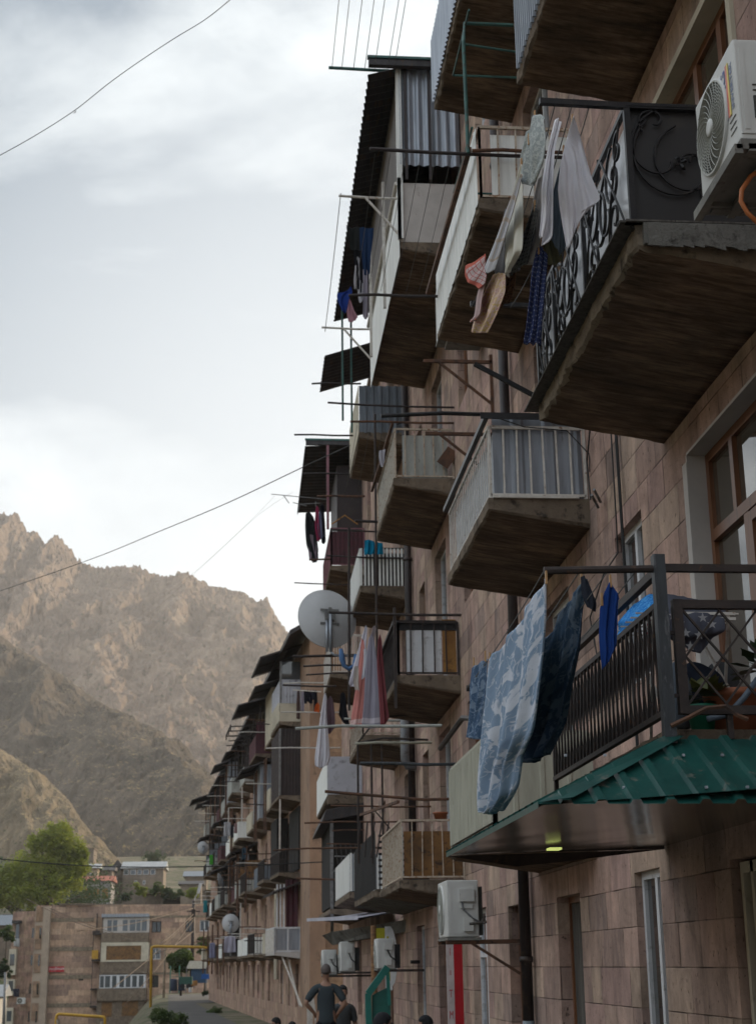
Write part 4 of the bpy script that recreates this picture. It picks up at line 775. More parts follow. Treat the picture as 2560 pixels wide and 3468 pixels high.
cloth('blanket',[[(1414,1345,9.0),(1425,1338,9.0),(1434,1336,9.0)],[(1414,1370,9.0),(1425,1370,9.0),(1434,1372,9.0)],[(1416,1405,9.0),(1426,1410,9.0),(1436,1412,9.0)]],fab('red_cotton',(.42,.03,.04),'stripeend',(.5,.5,.52)),'red cloth glimpsed just left of the steel post','cloth','Y',9.0,.02,2)
m=MB()
for z in (3.50,3.47): m.bar((2.25,8.3,z),(2.78,8.3,z),.016,.016)
for x_ in (2.3,2.74): m.bar((x_,8.3,3.5),(x_+.1,8.9,2.8),.016,.016); m.bar((x_+.1,8.3,2.8),(x_,8.9,3.5),.016,.016)
for i in range(6): m.bar((2.2,8.3+i*.12,3.50),(2.8,8.3+i*.12,3.50),.008,.008)
tag(m.build('drying_rack',M['white_paint']),'folding white drying rack under the airing blankets','drying rack')
def pot(x,y,z,r,h,mat,label,rim=True):
    m=MB(); m.lathe((x,y,z),[(r*.68,0),(r*.90,h*.82),(r*1.02,h*.84),(r*1.04,h),(r*.93,h),(r*.9,h*.86),(r*.2,h*.84)],36); o=m.build('flower_pot',mat,None,True); tag(o,label,'flower pot'); return o
TC=wm('terracotta_plastic',(.33,.115,.055),(.26,.09,.045),(.20,.09,.05),3,.55,0,.03,dirt=.68)
a=at(1605,1530,Y=8.15); pot(a.x,8.15,z2+.02,.17,.24,TC,'large terracotta pot behind the end lattice')
pot(2.98,8.5,z2+.02,.16,.30,TC,'second terracotta pot at the right frame edge')
a=at(1525,1540,Y=8.05); pot(a.x,8.0,z2-.0,.085,.16,plain('green_plastic',(.012,.15,.09),.4),'small green pot left of the terracotta one')
def blob(name,c,s,mat,label,cat,k=.12,seed=0):
    me=bpy.data.meshes.new(name); bm=bmesh.new(); bmesh.ops.create_icosphere(bm,subdivisions=4,radius=1)
    for v in bm.verts: v.co*=1+k*noise.noise(v.co*1.7+Vector((seed,0,0))); v.co.z=max(v.co.z,-.75)
    for v in bm.verts: v.co=Vector((v.co.x*s[0],v.co.y*s[1],v.co.z*s[2]))
    bm.to_mesh(me); bm.free(); me.materials.append(mat); o=bpy.data.objects.new(name,me); COL.objects.link(o); o.location=c
    for p in me.polygons: p.use_smooth=True
    return tag(o,label,cat)
a=at(1520,1490,Y=8.5); blob('cushion',(a.x,8.5,a.z-.05),(.17,.12,.16),fab('navy_upholstery',(.028,.035,.055)),'dark navy cushion behind the small green pot','cushion',.1,1)
a=at(1575,1480,Y=8.8); blob('cushion',(a.x,8.8,a.z-.08),(.11,.1,.18),fab('grey_ringed_cloth',(.17,.18,.19),'tiles',(.12,.13,.14),None,1.2),'grey ring patterned cushion behind the terracotta pot','cushion',.06,2)
a=at(1478,1530,Y=8.4); blob('sack',(a.x,8.4,a.z),(.09,.1,.22),fab('blue_grey_ringed_cloth',(.21,.25,.30),'tiles',(.16,.19,.23),None,1.2),'pale blue grey ringed sack just right of the steel post','sack',.08,3)
m=MB(); a=at(1560,1560,Y=7.95); m.tube([at(1545,1572,Y=7.9),at(1590,1562,Y=7.9),at(1625,1525,Y=7.9),at(1665,1470,Y=7.9)],.017,8)
tag(m.build('hose',plain('grey_blue_hose',(.10,.13,.17),.4),None,True),'grey blue hose lying across the pots','hose')
def leafy(name,c,n,r,mat,label,lw=.05,par=None):
    m=MB()
    for i in range(n):
        a=random.random()*6.28; e=random.random()*1.3; d=Vector((math.cos(a)*math.cos(e),math.sin(a)*math.cos(e),math.sin(e))); p=Vector(c)+d*r*(.3+.7*random.random()); s=d.cross(Vector((0,0,1))).normalized()*lw; q=p+d*lw*2.4-Vector((0,0,lw*.5))
        m.v+=[tuple(p),tuple(p.lerp(q,.5)+s),tuple(q),tuple(p.lerp(q,.5)-s)]; k=len(m.v)-4; m.f.append((k,k+1,k+2,k+3))
    o=m.build(name,mat,par)
    return tag(o,label,'plant') if not par else o
leafy('potted_plant',(2.98,8.4,z2+.42),40,.14,plain('dark_leaf',(.03,.07,.02),.5),'dark green leaves at the right edge behind the lattice')
leafy('potted_plant',(a.x-.03,8.0,z2+.20),26,.06,plain('olive_leaf',(.09,.10,.025),.5),'olive coloured leaves drooping over the small green pot')
a=at(1468,2*0+1828,X=2.25)
# E side washing
LG3='washing hung on the bar beyond the balcony with white and amber boards'
Yw=22.5
cloth('towel',[[(790,1395),(795,1400),(800,1440)],[(782,1470),(790,1470),(800,1470)],[(772,1540),(785,1540),(796,1540)],[(764,1594),(778,1590),(790,1588)]],fab('coral_towel',(.72,.30,.27),'stripeend',(.80,.58,.56)),'coral pink towel with a pale band near its hem','towel','Y',Yw+.3,.016,1.3,group=LG3)
cloth('towel',[[(806,1395),(812,1385),(818,1400)],[(800,1440),(812,1440),(824,1450)],[(796,1520),(812,1520),(832,1520)],[(790,1590),(812,1592),(836,1588)]],fab('lilac_grey_towel',(.38,.36,.44),'stripeend',(.62,.58,.64)),'lilac grey towel with a pale band, between coral and dark red','towel','Y',Yw,.018,1.5,group=LG3)
cloth('towel',[[(826,1400),(830,1385),(834,1400)],[(824,1450),(831,1450),(838,1450)],[(828,1520),(837,1520),(845,1530)],[(832,1585),(842,1582),(850,1570)]],fab('dark_red_towel',(.23,.065,.075)),'dark red towel, rightmost of the long ones','towel','Y',Yw-.2,.03,1.5,group=LG3)
cloth('shirt',[[(797,1372),(800,1366),(803,1375)],[(780,1430),(790,1425),(798,1430)],[(768,1470),(776,1475),(800,1460)],[(762,1495),(766,1500),(775,1502)]],fab('white_cotton',(.72,.70,.78)),'white shirt hung by a sleeve, leftmost on the bar','shirt','Y',Yw+.4,.03,1.5,group=LG3)
cloth('trousers',[[(795,1420),(800,1415),(803,1430)],[(795,1440),(800,1440),(806,1450)],[(790,1485),(798,1480),(805,1478)]],fab('white_cotton_b',(.62,.62,.68)),'short white leggings right of the white shirt','leggings','Y',Yw+.2,.02,1.5,group=LG3)
cloth('sock',[[(774,1458),(780,1455),(784,1460)],[(772,1490),(779,1490),(784,1490)],[(776,1508),(784,1508),(785,1512)]],fab('cream_sock',(.56,.50,.46)),'cream sock below the white shirt','sock','Y',Yw+.1,.01,1,group=LG3)
cloth('shirt',[[(814,1372),(819,1366),(822,1374)],[(806,1410),(812,1405),(818,1400)],[(800,1470),(806,1450),(812,1440)]],fab('beige_mauve',(.33,.28,.29)),'beige mauve top pegged between the white shirt and the lilac towel','shirt','Y',Yw+.5,.02,1.5,group=LG3)
m=MB(); m.tube([at(x_,y_,Y=24) for x_,y_ in ((745,1418),(748,1440),(752,1455),(762,1462),(775,1455),(778,1430))],[.03,.05,.035,.035,.04,.03],6)
tag(m.build('tights',fab('sky_blue_knit',(.12,.22,.42)),None,True),'sky blue tights looped beneath the satellite dish','tights')
Yd=39.0; LG4='washing on the white rods by the stone gable'
cloth('bedsheet',[[(708,1520),(711,1514),(714,1525)],[(700,1570),(707,1570),(714,1570)],[(693,1620),(706,1620),(719,1620)],[(688,1655),(705,1655),(722,1655)],[(689,1674),(700,1680),(716,1672)]],fab('white_sheet',(.74,.73,.79)),'long white sheet hanging to a bundle beside the stone gable','bedsheet','Y',Yd,.05,2,group=LG4)
cloth('trousers',[[(745,1515),(750,1512),(755,1518)],[(742,1545),(750,1550),(758,1548)],[(740,1562),(750,1580),(765,1590)]],fab('black_cotton',(.018,.018,.024)),'black trousers right of the white sheet','trousers','Y',Yd,.03,1.5,group=LG4)
cloth('shirt',[[(714,1532),(722,1520),(728,1530)],[(706,1560),(718,1560),(732,1560)],[(708,1595),(720,1605),(732,1590)]],fab('mauve_knit',(.14,.09,.11)),'mauve and grey jumper behind the white sheet','jumper','Y',Yd+.5,.03,1.5,group=LG4)
cloth('cloth',[[(690,1540),(695,1535),(699,1540)],[(686,1556),(692,1556),(698,1558)]],fab('orange_cotton',(.60,.12,.03)),'small orange cloth left of the white sheet','cloth','Y',Yd+.2,.02,1,group=LG4)
for i,(x_,h_,cc,nm) in enumerate(((652,62,(.10,.065,.06),'dark brown trousers, leftmost of the far row'),(661,45,(.33,.30,.36),'lilac grey cloth second in the far row'),(667,28,(.02,.02,.03),'black sock third in the far row'),(673,24,(.015,.015,.025),'black vest fourth in the far row'),(679,28,(.018,.018,.03),'black top fifth in the far row'),(685,20,(.02,.025,.04),'navy cloth sixth in the far row'),(690,46,(.014,.014,.02),'long black garment at the right end of the far row'))):
    cloth('garment',[[(x_-2,1510),(x_,1507),(x_+3,1511)],[(x_-4,1510+h_*.5),(x_,1510+h_*.5),(x_+4,1510+h_*.5)],[(x_-4,1508+h_),(x_,1510+h_),(x_+4,1509+h_)]],fab('far_cloth_%d'%i,cc),nm,'garment','Y',58.5,.05,1.5,16,16,group='dark washing before the stone gable')
m=MB(); m.tube([at(640,1508,Y=58.5),at(700,1512,Y=58.5)],.02,6); m.tube([at(700,1512,Y=58.5),at(705,1512,Y=60)],.02,6); RODX=m
# high left washing beside the loggia
LG5='washing flying beside the high loggia'
YY=21.5
for nm,rows,fb,lab,cat in (
 ('shirt',[[(757,492),(768,500),(780,495),(791,500)],[(760,515),(770,518),(785,520),(792,515)],[(765,545),(775,548),(790,545)]],fab('black_green_knit',(.02,.022,.022)),'black jumper spread at the left tip of the high line','jumper'),
 ('jeans',[[(780,500),(795,496),(806,500),(817,498)],[(783,520),(795,522),(806,520),(815,520)],[(788,560),(796,560),(803,562),(810,560)],[(793,600),(798,602),(803,602),(808,598)]],fab('indigo_denim',(.018,.04,.10)),'indigo jeans hanging highest beside the loggia','jeans'),
 ('trousers',[[(772,548),(780,546),(790,548)],[(776,590),(784,590),(793,590)],[(781,630),(785,635),(789,640)]],fab('black_twill',(.012,.012,.016)),'narrow black trousers below the black jumper','trousers'),
 ('shirt',[[(778,565),(782,560),(786,566)],[(773,610),(780,612),(786,612)],[(775,630),(780,634),(785,636)]],fab('grey_white_cotton',(.38,.37,.40)),'grey white vest behind the narrow black trousers','vest'),
 ('shirt',[[(765,640),(768,625),(770,640)],[(738,640),(750,648),(764,650)],[(738,655),(750,668),(760,670)],[(748,680),(752,684),(756,684)]],fab('royal_blue_cotton',(.02,.05,.26)),'royal blue shirt blown to the far left','shirt'),
 ('shirt',[[(760,658),(764,652),(768,662)],[(757,680),(764,682),(774,680)],[(762,702),(770,705),(782,694)]],fab('rose_cotton',(.50,.27,.33)),'rose pink shirt just right of the royal blue one','shirt'),
 ('shirt',[[(784,618),(788,612),(793,620)],[(782,640),(787,640),(793,642)],[(785,660),(790,662),(795,650)]],fab('white_vest',(.55,.54,.60)),'small white vest right of the rose shirt','vest'),
 ('towel',[[(793,590),(798,586),(803,592)],[(794,640),(799,640),(804,642)],[(793,690),(799,700),(805,690)]],fab('lilac_towel',(.38,.35,.42)),'long lilac towel against the loggia railing','towel')):
    cloth(nm,rows,fb,lab,cat,'Y',YY,.03,1.5,24,24,group=LG5)
LG6='washing beside the maroon balcony'
for nm,rows,cc,lab,cat in (
 ('dress',[[(668,1122),(676,1118),(684,1128)],[(667,1150),(680,1150),(692,1150)],[(670,1190),(684,1190),(694,1185)],[(684,1228),(690,1230),(696,1222)]],(.018,.02,.022),'ragged black dress, leftmost beside the maroon balcony','dress'),
 ('scarf',[[(690,1112),(693,1105),(697,1112)],[(688,1150),(693,1150),(698,1150)],[(692,1182),(696,1184),(701,1178)]],(.42,.06,.14),'crimson scarf between black washing','scarf'),
 ('shirt',[[(696,1125),(700,1115),(703,1125)],[(694,1150),(700,1150),(706,1150)],[(697,1175),(703,1178),(708,1172)]],(.22,.22,.34),'lilac blue shirt right of the crimson scarf','shirt'),
 ('dress',[[(700,1105),(704,1100),(708,1106)],[(702,1160),(706,1160),(711,1160)],[(703,1186),(707,1190),(712,1184)]],(.02,.02,.03),'narrow black dress nearest the maroon balcony','dress'),
 ('trousers',[[(672,1170),(680,1168),(690,1172)],[(674,1200),(682,1200),(696,1200)],[(676,1222),(684,1230),(693,1226)]],(.26,.20,.24),'mauve trousers lowest in the black washing','trousers')):
    cloth(nm,rows,fab('c_'+lab[:9].replace(' ','_'),cc),lab,cat,'Y',40.5,.06,1.8,22,24,group=LG6)
cloth('towel',[[(797,1180),(810,1180),(818,1184)],[(796,1200),(808,1200),(822,1198)],[(797,1212),(812,1212),(818,1210)]],fab('turquoise_towel',(.01,.24,.42)),'turquoise towel hung over the slatted balcony','towel','Y',28.7,.04,2)
cloth('towel',[[(820,1184),(830,1186),(836,1188)],[(819,1210),(828,1212),(838,1211)]],fab('turquoise_towel',(.01,.24,.42)),'smaller turquoise cloth right of the turquoise towel','towel','Y',28.7,.03,1.5)
cloth('rag',[[(829,985),(836,984),(842,982)],[(828,1000),(835,1002),(840,996)],[(832,1018),(836,1022),(840,1010)]],fab('white_rag',(.50,.49,.55)),'white rag tied to the corner of the rusty white railing','rag','Y',21.7,.02,1.5)
# ---------------- satellite dishes ----------------
def satdish(c,r,aim,label,group=None,stand=1.0,tilt=18,name='satellite_dish',stx=0.0):
    root=empty(name,c,aim,label,'satellite dish',group)
    Rm=Matrix.Rotation(R_(-tilt),4,'X'); pr=[]
    m=MB(); n=14
    for k in range(n+1): f=k/n; pr.append((max(.001,r*f),-.28*r*(1-f*f)))
    m.lathe((0,0,0),pr,40,'y'); m.lathe((0,0,0),[(r*.985,-.006),(r*1.02,-.004),(r*1.02,.012),(r*.985,.012)],40,'y'); m.f=[f for f in m.f if len(f)<=4]
    o=m.build('reflector',M['dish'],root,True); 
    for v in o.data.vertices: v.co.x*=.93; v.co=Rm@v.co
    b_=MB(); b_.box(-.16*r,.16*r,-.42*r,-.26*r,-.12*r,.12*r); b_.box(-.3*r,.3*r,-.34*r,-.29*r,.16*r,.24*r); b_.box(-.3*r,.3*r,-.34*r,-.29*r,-.26*r,-.19*r); b_.bar((0,-.36*r,-.26*r),(0,-.36*r,.28*r),.1*r,.08*r,up=(0,1,0)); b_.build('bracket',M['grey_paint'],root)
    s=MB(); s.tube([(0,-.4*r,.1*r),(0,-.42*r,-stand*r)],.045*r+.006,10); s.tube([(-.1*r,-.36*r,-.1*r),(-.12*r,-.4*r,-stand*r)],.03*r+.006,8); s.tube([(0,-.42*r,-stand*r),(.12*r,-.42*r,-stand*r-.1*r),(.35*r+stx,-.4*r,-stand*r-.1*r)],.03*r+.006,8); s.build('mast',M['zinc'],root,True)
    a=MB(); a.tube([(0,-.25*r,-.8*r),(0,.9*r,-.35*r)],.02*r,6); a.lathe((0,.9*r,-.33*r),[(.06*r,0),(.06*r,.14*r)],10,'y'); a.build('feed_arm',M['grey_paint'],root)
    return root
p=at(715,1352,Y=31); satdish(tuple(p),.66,R_(12),'large grey satellite dish seen from behind, standing against the sky',stand=1.15,tilt=14,stx=.4)
m=MB(); a=at(640,1435,Y=31); m.tube([a,at(775,1432,Y=31),(WX,31,at(775,1432,Y=31).z)],.03,6); a=m.build('dish_bracket_bar',M['dark_iron']); a.name='support_bar'; tag(a,'dark horizontal bar carrying the large grey satellite dish','support bar')
# ---------------- air conditioners ----------------
def acunit(name,loc,w,h,d,label,group=None,big=False,fan=True):
    """front (fan) side faces -x; y is the width; origin at lower near back corner"""
    root=empty(name,loc,0,label,'air conditioner',group)
    me=bpy.data.meshes.new('casing'); bm=bmesh.new(); bmesh.ops.create_cube(bm,size=1)
    for v in bm.verts: v.co=Vector(((v.co.x-.5)*d,(v.co.y+.5)*w,(v.co.z+.5)*h))
    bmesh.ops.bevel(bm,geom=bm.edges[:],offset=.018,segments=3,profile=.6,affect='EDGES'); bm.to_mesh(me); bm.free()
    me.materials.append(M['ac_white']); o=bpy.data.objects.new('casing',me); COL.objects.link(o); o.parent=root
    for p in me.polygons: p.use_smooth=False
    s=MB(); s.box(-d*.97,-.01,-.006,.004,h*.06,h*.94); s.box(-d*.92,-d*.85,-.010,.0,h*.1,h*.9); 
    s.box(-d*.62,-d*.15,-.05,-.004,h*.62,h*.84) ; s.box(-d*.58,-d*.2,-.028,-.004,h*.5,h*.58); s.build('side_panel',M['ac_white'],root)
    s=MB(); s.box(-d*.5,-d*.2,-.055,-.003,h*.10,h*.34); s.build('valve_cover',M['ac_white'],root)
    s=MB(); s.box(-d*1.02,.02,-.02,w+.02,-.035,-.004); s.build('base_pan',M['ac_under'],root)
    # lower foot rail
    if fan:
        r=min(w*.36,h*.42); cy=w-r-.04; cz=h*.5; x=-d-.004
        f=MB(); f.lathe((x+.0,cy,cz),[(r*1.06,.004),(r*1.06,-.012),(r*1.0,-.012),(r*1.0,.004)],40,'x'); f.f=[q for q in f.f if len(q)<=4]; f.build('fan_ring',M['ac_white'],root,True)
        f=MB(); f.lathe((x-.001,cy,cz),[(r*1.0,.0),(r*.99,-.001)],40,'x'); cav=f.build('fan_cavity',M['ac_dark'],root)
        f=MB()
        for k in range(1,15):
            rr=r*(.16+.84*k/14); f.tube([(x-.012,cy+rr*math.cos(a*math.pi/20),cz+rr*math.sin(a*math.pi/20)) for a in range(41)],.0022,4,False)
        for k in range(26):
            a0=k*2*math.pi/26; f.tube([(x-.014,cy+r*q*math.cos(a0+1.0*(1-q)),cz+r*q*math.sin(a0+1.0*(1-q))) for q in (.15,.3,.45,.6,.75,.9,1.0)],.0024,4,False)
        f.build('fan_grille',M['ac_grille'],root)
        f=MB(); f.lathe((x-.014,cy,cz),[(r*.2,.006),(r*.2,-.008),(r*.12,-.012)],20,'x'); f.build('fan_hub',M['ac_white'],root,True)
        f=MB()
        for k in range(5):
            a=k*2*math.pi/5; f.quad((x+.02-.02,cy+r*.15*math.cos(a),cz+r*.15*math.sin(a)),(x-.004,cy+r*.85*math.cos(a),cz+r*.85*math.sin(a)),(x-.008,cy+r*.85*math.cos(a+.7),cz+r*.85*math.sin(a+.7)),(x-.006,cy+r*.15*math.cos(a+.9),cz+r*.15*math.sin(a+.9)))
        f.build('fan_blades',M['curtain_dull'],root)
    return root
def text(s,size,mat,par=None,loc=(0,0,0),rot=(0,0,0),name='lettering',ext=.0006,sx=1.0):
    cu=bpy.data.curves.new(name,'FONT'); cu.body=s; cu.size=size; cu.extrude=ext; cu.align_x='CENTER'; cu.align_y='CENTER'; o=bpy.data.objects.new(name,cu); COL.objects.link(o)
    bpy.context.view_layer.update(); me=bpy.data.meshes.new_from_object(o); bpy.data.objects.remove(o); me.materials.clear(); me.materials.append(mat)
    for v in me.vertices: v.co.x*=sx
    o=bpy.data.objects.new(name,me); COL.objects.link(o); o.parent=par; o.location=loc; o.rotation_euler=rot; return o
A1=acunit('air_conditioner',(2.68,6.36,5.41),.64,.565,.33,'off white outdoor unit with a round fan grille at the upper right corner',big=True)
xF=-.33-.003
# vertical brand lettering reading upwards
def facetext(s,size,mat,par,y,z,sx=1.0):
    o=text(s,size,mat,par,sx=sx); 
    o.matrix_local=Matrix.Translation((xF,y,z))@Matrix(((0,0,-1,0),(0,1,0,0),(1,0,0,0),(0,0,0,1))); return o
facetext('BERG',.085,plain('blue_print',(.05,.08,.28),.4),A1,.165,.33,1.5)
facetext('INVERTER',.050,plain('grey_blue_print',(.16,.21,.36),.4),A1,.052,.33,1.15)
for i,(cc) in enumerate(((.62,.12,.12),(.70,.30,.10),(.72,.58,.12))):
    s=MB(); s.box(xF-.002,xF,.110-i*.014,.124-i*.014,.19,.48); s.build('printed_stripe',plain('stripe_%d'%i,cc,.4),A1)
s=MB()
for k in range(3): s.box(xF-.001,xF+.001,.03,.12,.155-k*.035,.160-k*.035)
s.box(-.25,-.05,-.014,-.004,.12,.24); s.box(-.25,-.10,-.012,-.004,.30,.305).box(-.25,-.10,-.012,-.004,.27,.275); s.build('vent_slits',M['ac_dark'],A1)
s=MB(); s.box(-.36,.02,-.02,.06,-.06,-.035); s.box(-.36,.02,.56,.66,-.06,-.035); s.box(-.37,-.33,-.02,.68,-.085,-.035); s.bar((-.30,-.0,-.05),(.45,.0,-.05),.04,.04); s.bar((-.30,.6,-.05),(.45,.6,-.05),.04,.04); s.box(-.2,-.16,-.02,.66,-.075,-.045); s.build('bracket',M['ac_under'],A1)
m=MB(); m.tube([at(x_,y_,Y=6.5) for x_,y_ in ((1670,365),(1640,385),(1620,415),(1618,440),(1632,465),(1668,500))],.012,8); tag(m.build('hose',plain('orange_conduit',(.42,.13,.035),.5),None,True),'orange conduit looping below the corner outdoor unit','conduit')
A2=acunit('air_conditioner',(2.63,17.5,1.88),.80,.62,.36,'off white outdoor unit on a rusty bracket above the red sign')
s=MB(); s.bar((-.38,.03,-.05),(.50,.03,-.05),.04,.04); s.bar((-.38,.75,-.05),(.50,.75,-.05),.04,.04); s.bar((.48,.03,-.05),(.48,.03,.4),.04,.04,up=(0,1,0)); s.bar((.48,-.02,-.08),(.48,.8,-.05),.035,.035); s.bar((.45,.03,-.40),(-.1,.03,-.06),.03,.03); s.build('bracket',M['rust'],A2)
s=MB(); s.tube([(-.2,-.03,.40),(-.18,-.04,.3),(-.08,-.05,.2),(.04,-.03,.14),(.10,.15,.16),(.14,.5,.2)],.011,6); s.build('hose',M['pipe_grey'],A2); s=MB(); s.tube([(-.12,-.05,.14),(.02,-.05,.15),(.08,.1,.22)],.016,6); s.build('hose',M['curtain_dull'],A2)
s=MB(); s.box(.0,.05,.05,.78,.02,.55); s.build('condenser_fins',M['ac_dark'],A2)
for (X_,Y_,z_,w_,h_,lab) in ((2.36,33.6,1.47,.75,.60,'grey outdoor unit, middle of three beyond the man'),(2.05,34.9,1.40,.7,.52,'smaller outdoor unit left of the middle one'),(2.62,27.4,1.53,.7,.50,'outdoor unit in front of the white curved banner')):
    a=acunit('air_conditioner',(X_,Y_,z_),w_,h_,.30,lab,'outdoor units on the lower wall'); s=MB(); s.bar((-.3,.0,-.04),(WX-X_,.0,-.04),.04,.04); s.bar((-.3,w_,-.04),(WX-X_,w_,-.04),.04,.04); s.bar((0,-.02,-.04),(0,w_+.02,-.04),.03,.03); s.build('bracket',M['dark_iron'],a)
    s=MB(); s.tube([(-.15,-.03,h_*.7),(-.08,-.05,h_*.4),(.02,-.03,h_*.25),(.06,.2,h_*.3)],.012,6); s.box(.0,.1,.05,w_,.0,h_*.8); s.build('hose',M['cable'],a)
a=acunit('air_conditioner',(2.95,18.6,8.9+.9),.7,.75,.4,'pale outdoor unit high beside the teal pipe rack',fan=False); s=MB(); s.lathe((-.2,-.06,.5),[(.09,0),(.09,.16)],14,'z'); s.box(-.3,.2,.0,.6,-.12,-.04); s.build('bracket',M['ac_under'],a)
a=acunit('air_conditioner',(2.95,31.5,9.6),.8,.6,.35,'pale outdoor unit high on the wall beyond the ribbed balcony'); s=MB(); s.bar((-.3,.0,-.04),(.3,.0,-.04),.04,.04); s.build('bracket',M['dark_iron'],a)
# signs
sg=empty('shop_sign',(2.86,22,0),0,'tall red and white vertical sign on the wall below the air conditioner','sign')
s=MB(); s.box(.07,.195,0,.06,-.4,1.92); s.build('sign_board',plain('signal_red',(.36,.005,.012),.4),sg); s=MB(); s.box(-.03,.07,.0,.05,-.4,1.92); s.build('sign_edge',plain('sign_white',(.48,.42,.42),.4),sg)
for i,ch in enumerate(('I','II','T','M','IA','WE','HM')):
    z=1.75-i*.28; text(ch,.15 if len(ch)<2 else .10,plain('sign_red_print',(.38,.05,.05),.5),sg,(.02,-.004,z),(R_(90),0,0),sx=.55)
bn=empty('banner',(2.62,29.5,0),0,'curved white and yellow feather banner behind the outdoor unit','banner')
s=MB(); pts=[]
for i in range(17): t_=i/16; z_=2.28-1.15*t_; pts.append((.13+.12*math.sin(math.pi*t_)**.6 if t_<.9 else .13+.02,z_))
for (a0,z0_),(a1,z1_) in zip(pts[:-1],pts[1:]): s.hexa([(.02,0,z1_),(a1,0,z1_),(a1,.02,z1_),(.02,.02,z1_),(.02,0,z0_),(a0,0,z0_),(a0,.02,z0_),(.02,.02,z0_)])
s.build('flag',plain('banner_white',(.72,.74,.76)),bn); s=MB(); s.hexa([(-.14,0,1.9),(.02,0,1.6),(.02,.02,1.6),(-.14,.02,1.9),(-.14,0,2.25),(.02,0,2.25),(.02,.02,2.25),(-.14,.02,2.25)]); s.hexa([(.06,-.004,1.3),(.11,-.004,1.3),(.11,-.002,1.3),(.06,-.002,1.3),(.05,-.004,2.1),(.09,-.004,2.1),(.09,-.002,2.1),(.05,-.002,2.1)]); s.build('yellow_print',plain('banner_yellow',(.45,.42,.02)),bn)
s=MB(); s.tube([(-.19,.05,-.2),(-.19,.05,2.3)],.055,10); s.build('pole',wm('rust_striped_tube',(.22,.11,.055),(.12,.06,.04),(.30,.17,.08),3,.7,.1,.1,(.3,.3,12),dirt=.5),bn)
tq=empty('kiosk_frame',(1.88,24,0),0,'teal slanted steel frame with a teal side panel standing by the wall','frame')
s=MB(); s.bar((.02,0,-.2),(.0,0,1.18),.09,.09,up=(0,1,0)); s.bar((.0,0,1.17),(.30,0,1.56),.10,.10,up=(0,1,0)); s.bar((.30,0,1.5),(.32,0,1.0),.05,.07,up=(0,1,0)); s.build('frame',plain('teal_enamel',(.01,.14,.115),.5),tq)
s=MB(); s.hexa([(.06,.03,-.2),(.34,.03,-.2),(.34,.06,-.2),(.06,.06,-.2),(.06,.03,1.15),(.34,.03,1.28),(.34,.06,1.28),(.06,.06,1.15)]); s.build('side_panel',plain('teal_enamel_dark',(.008,.10,.08),.5),tq)
a=at(475,0*0+10,Y=10)
a=at(1468,1820,Y=22.3); 
pot(2.83,22.3,3.58,.11,.13,TC,'small terracotta pot on the rail above the amber boards')
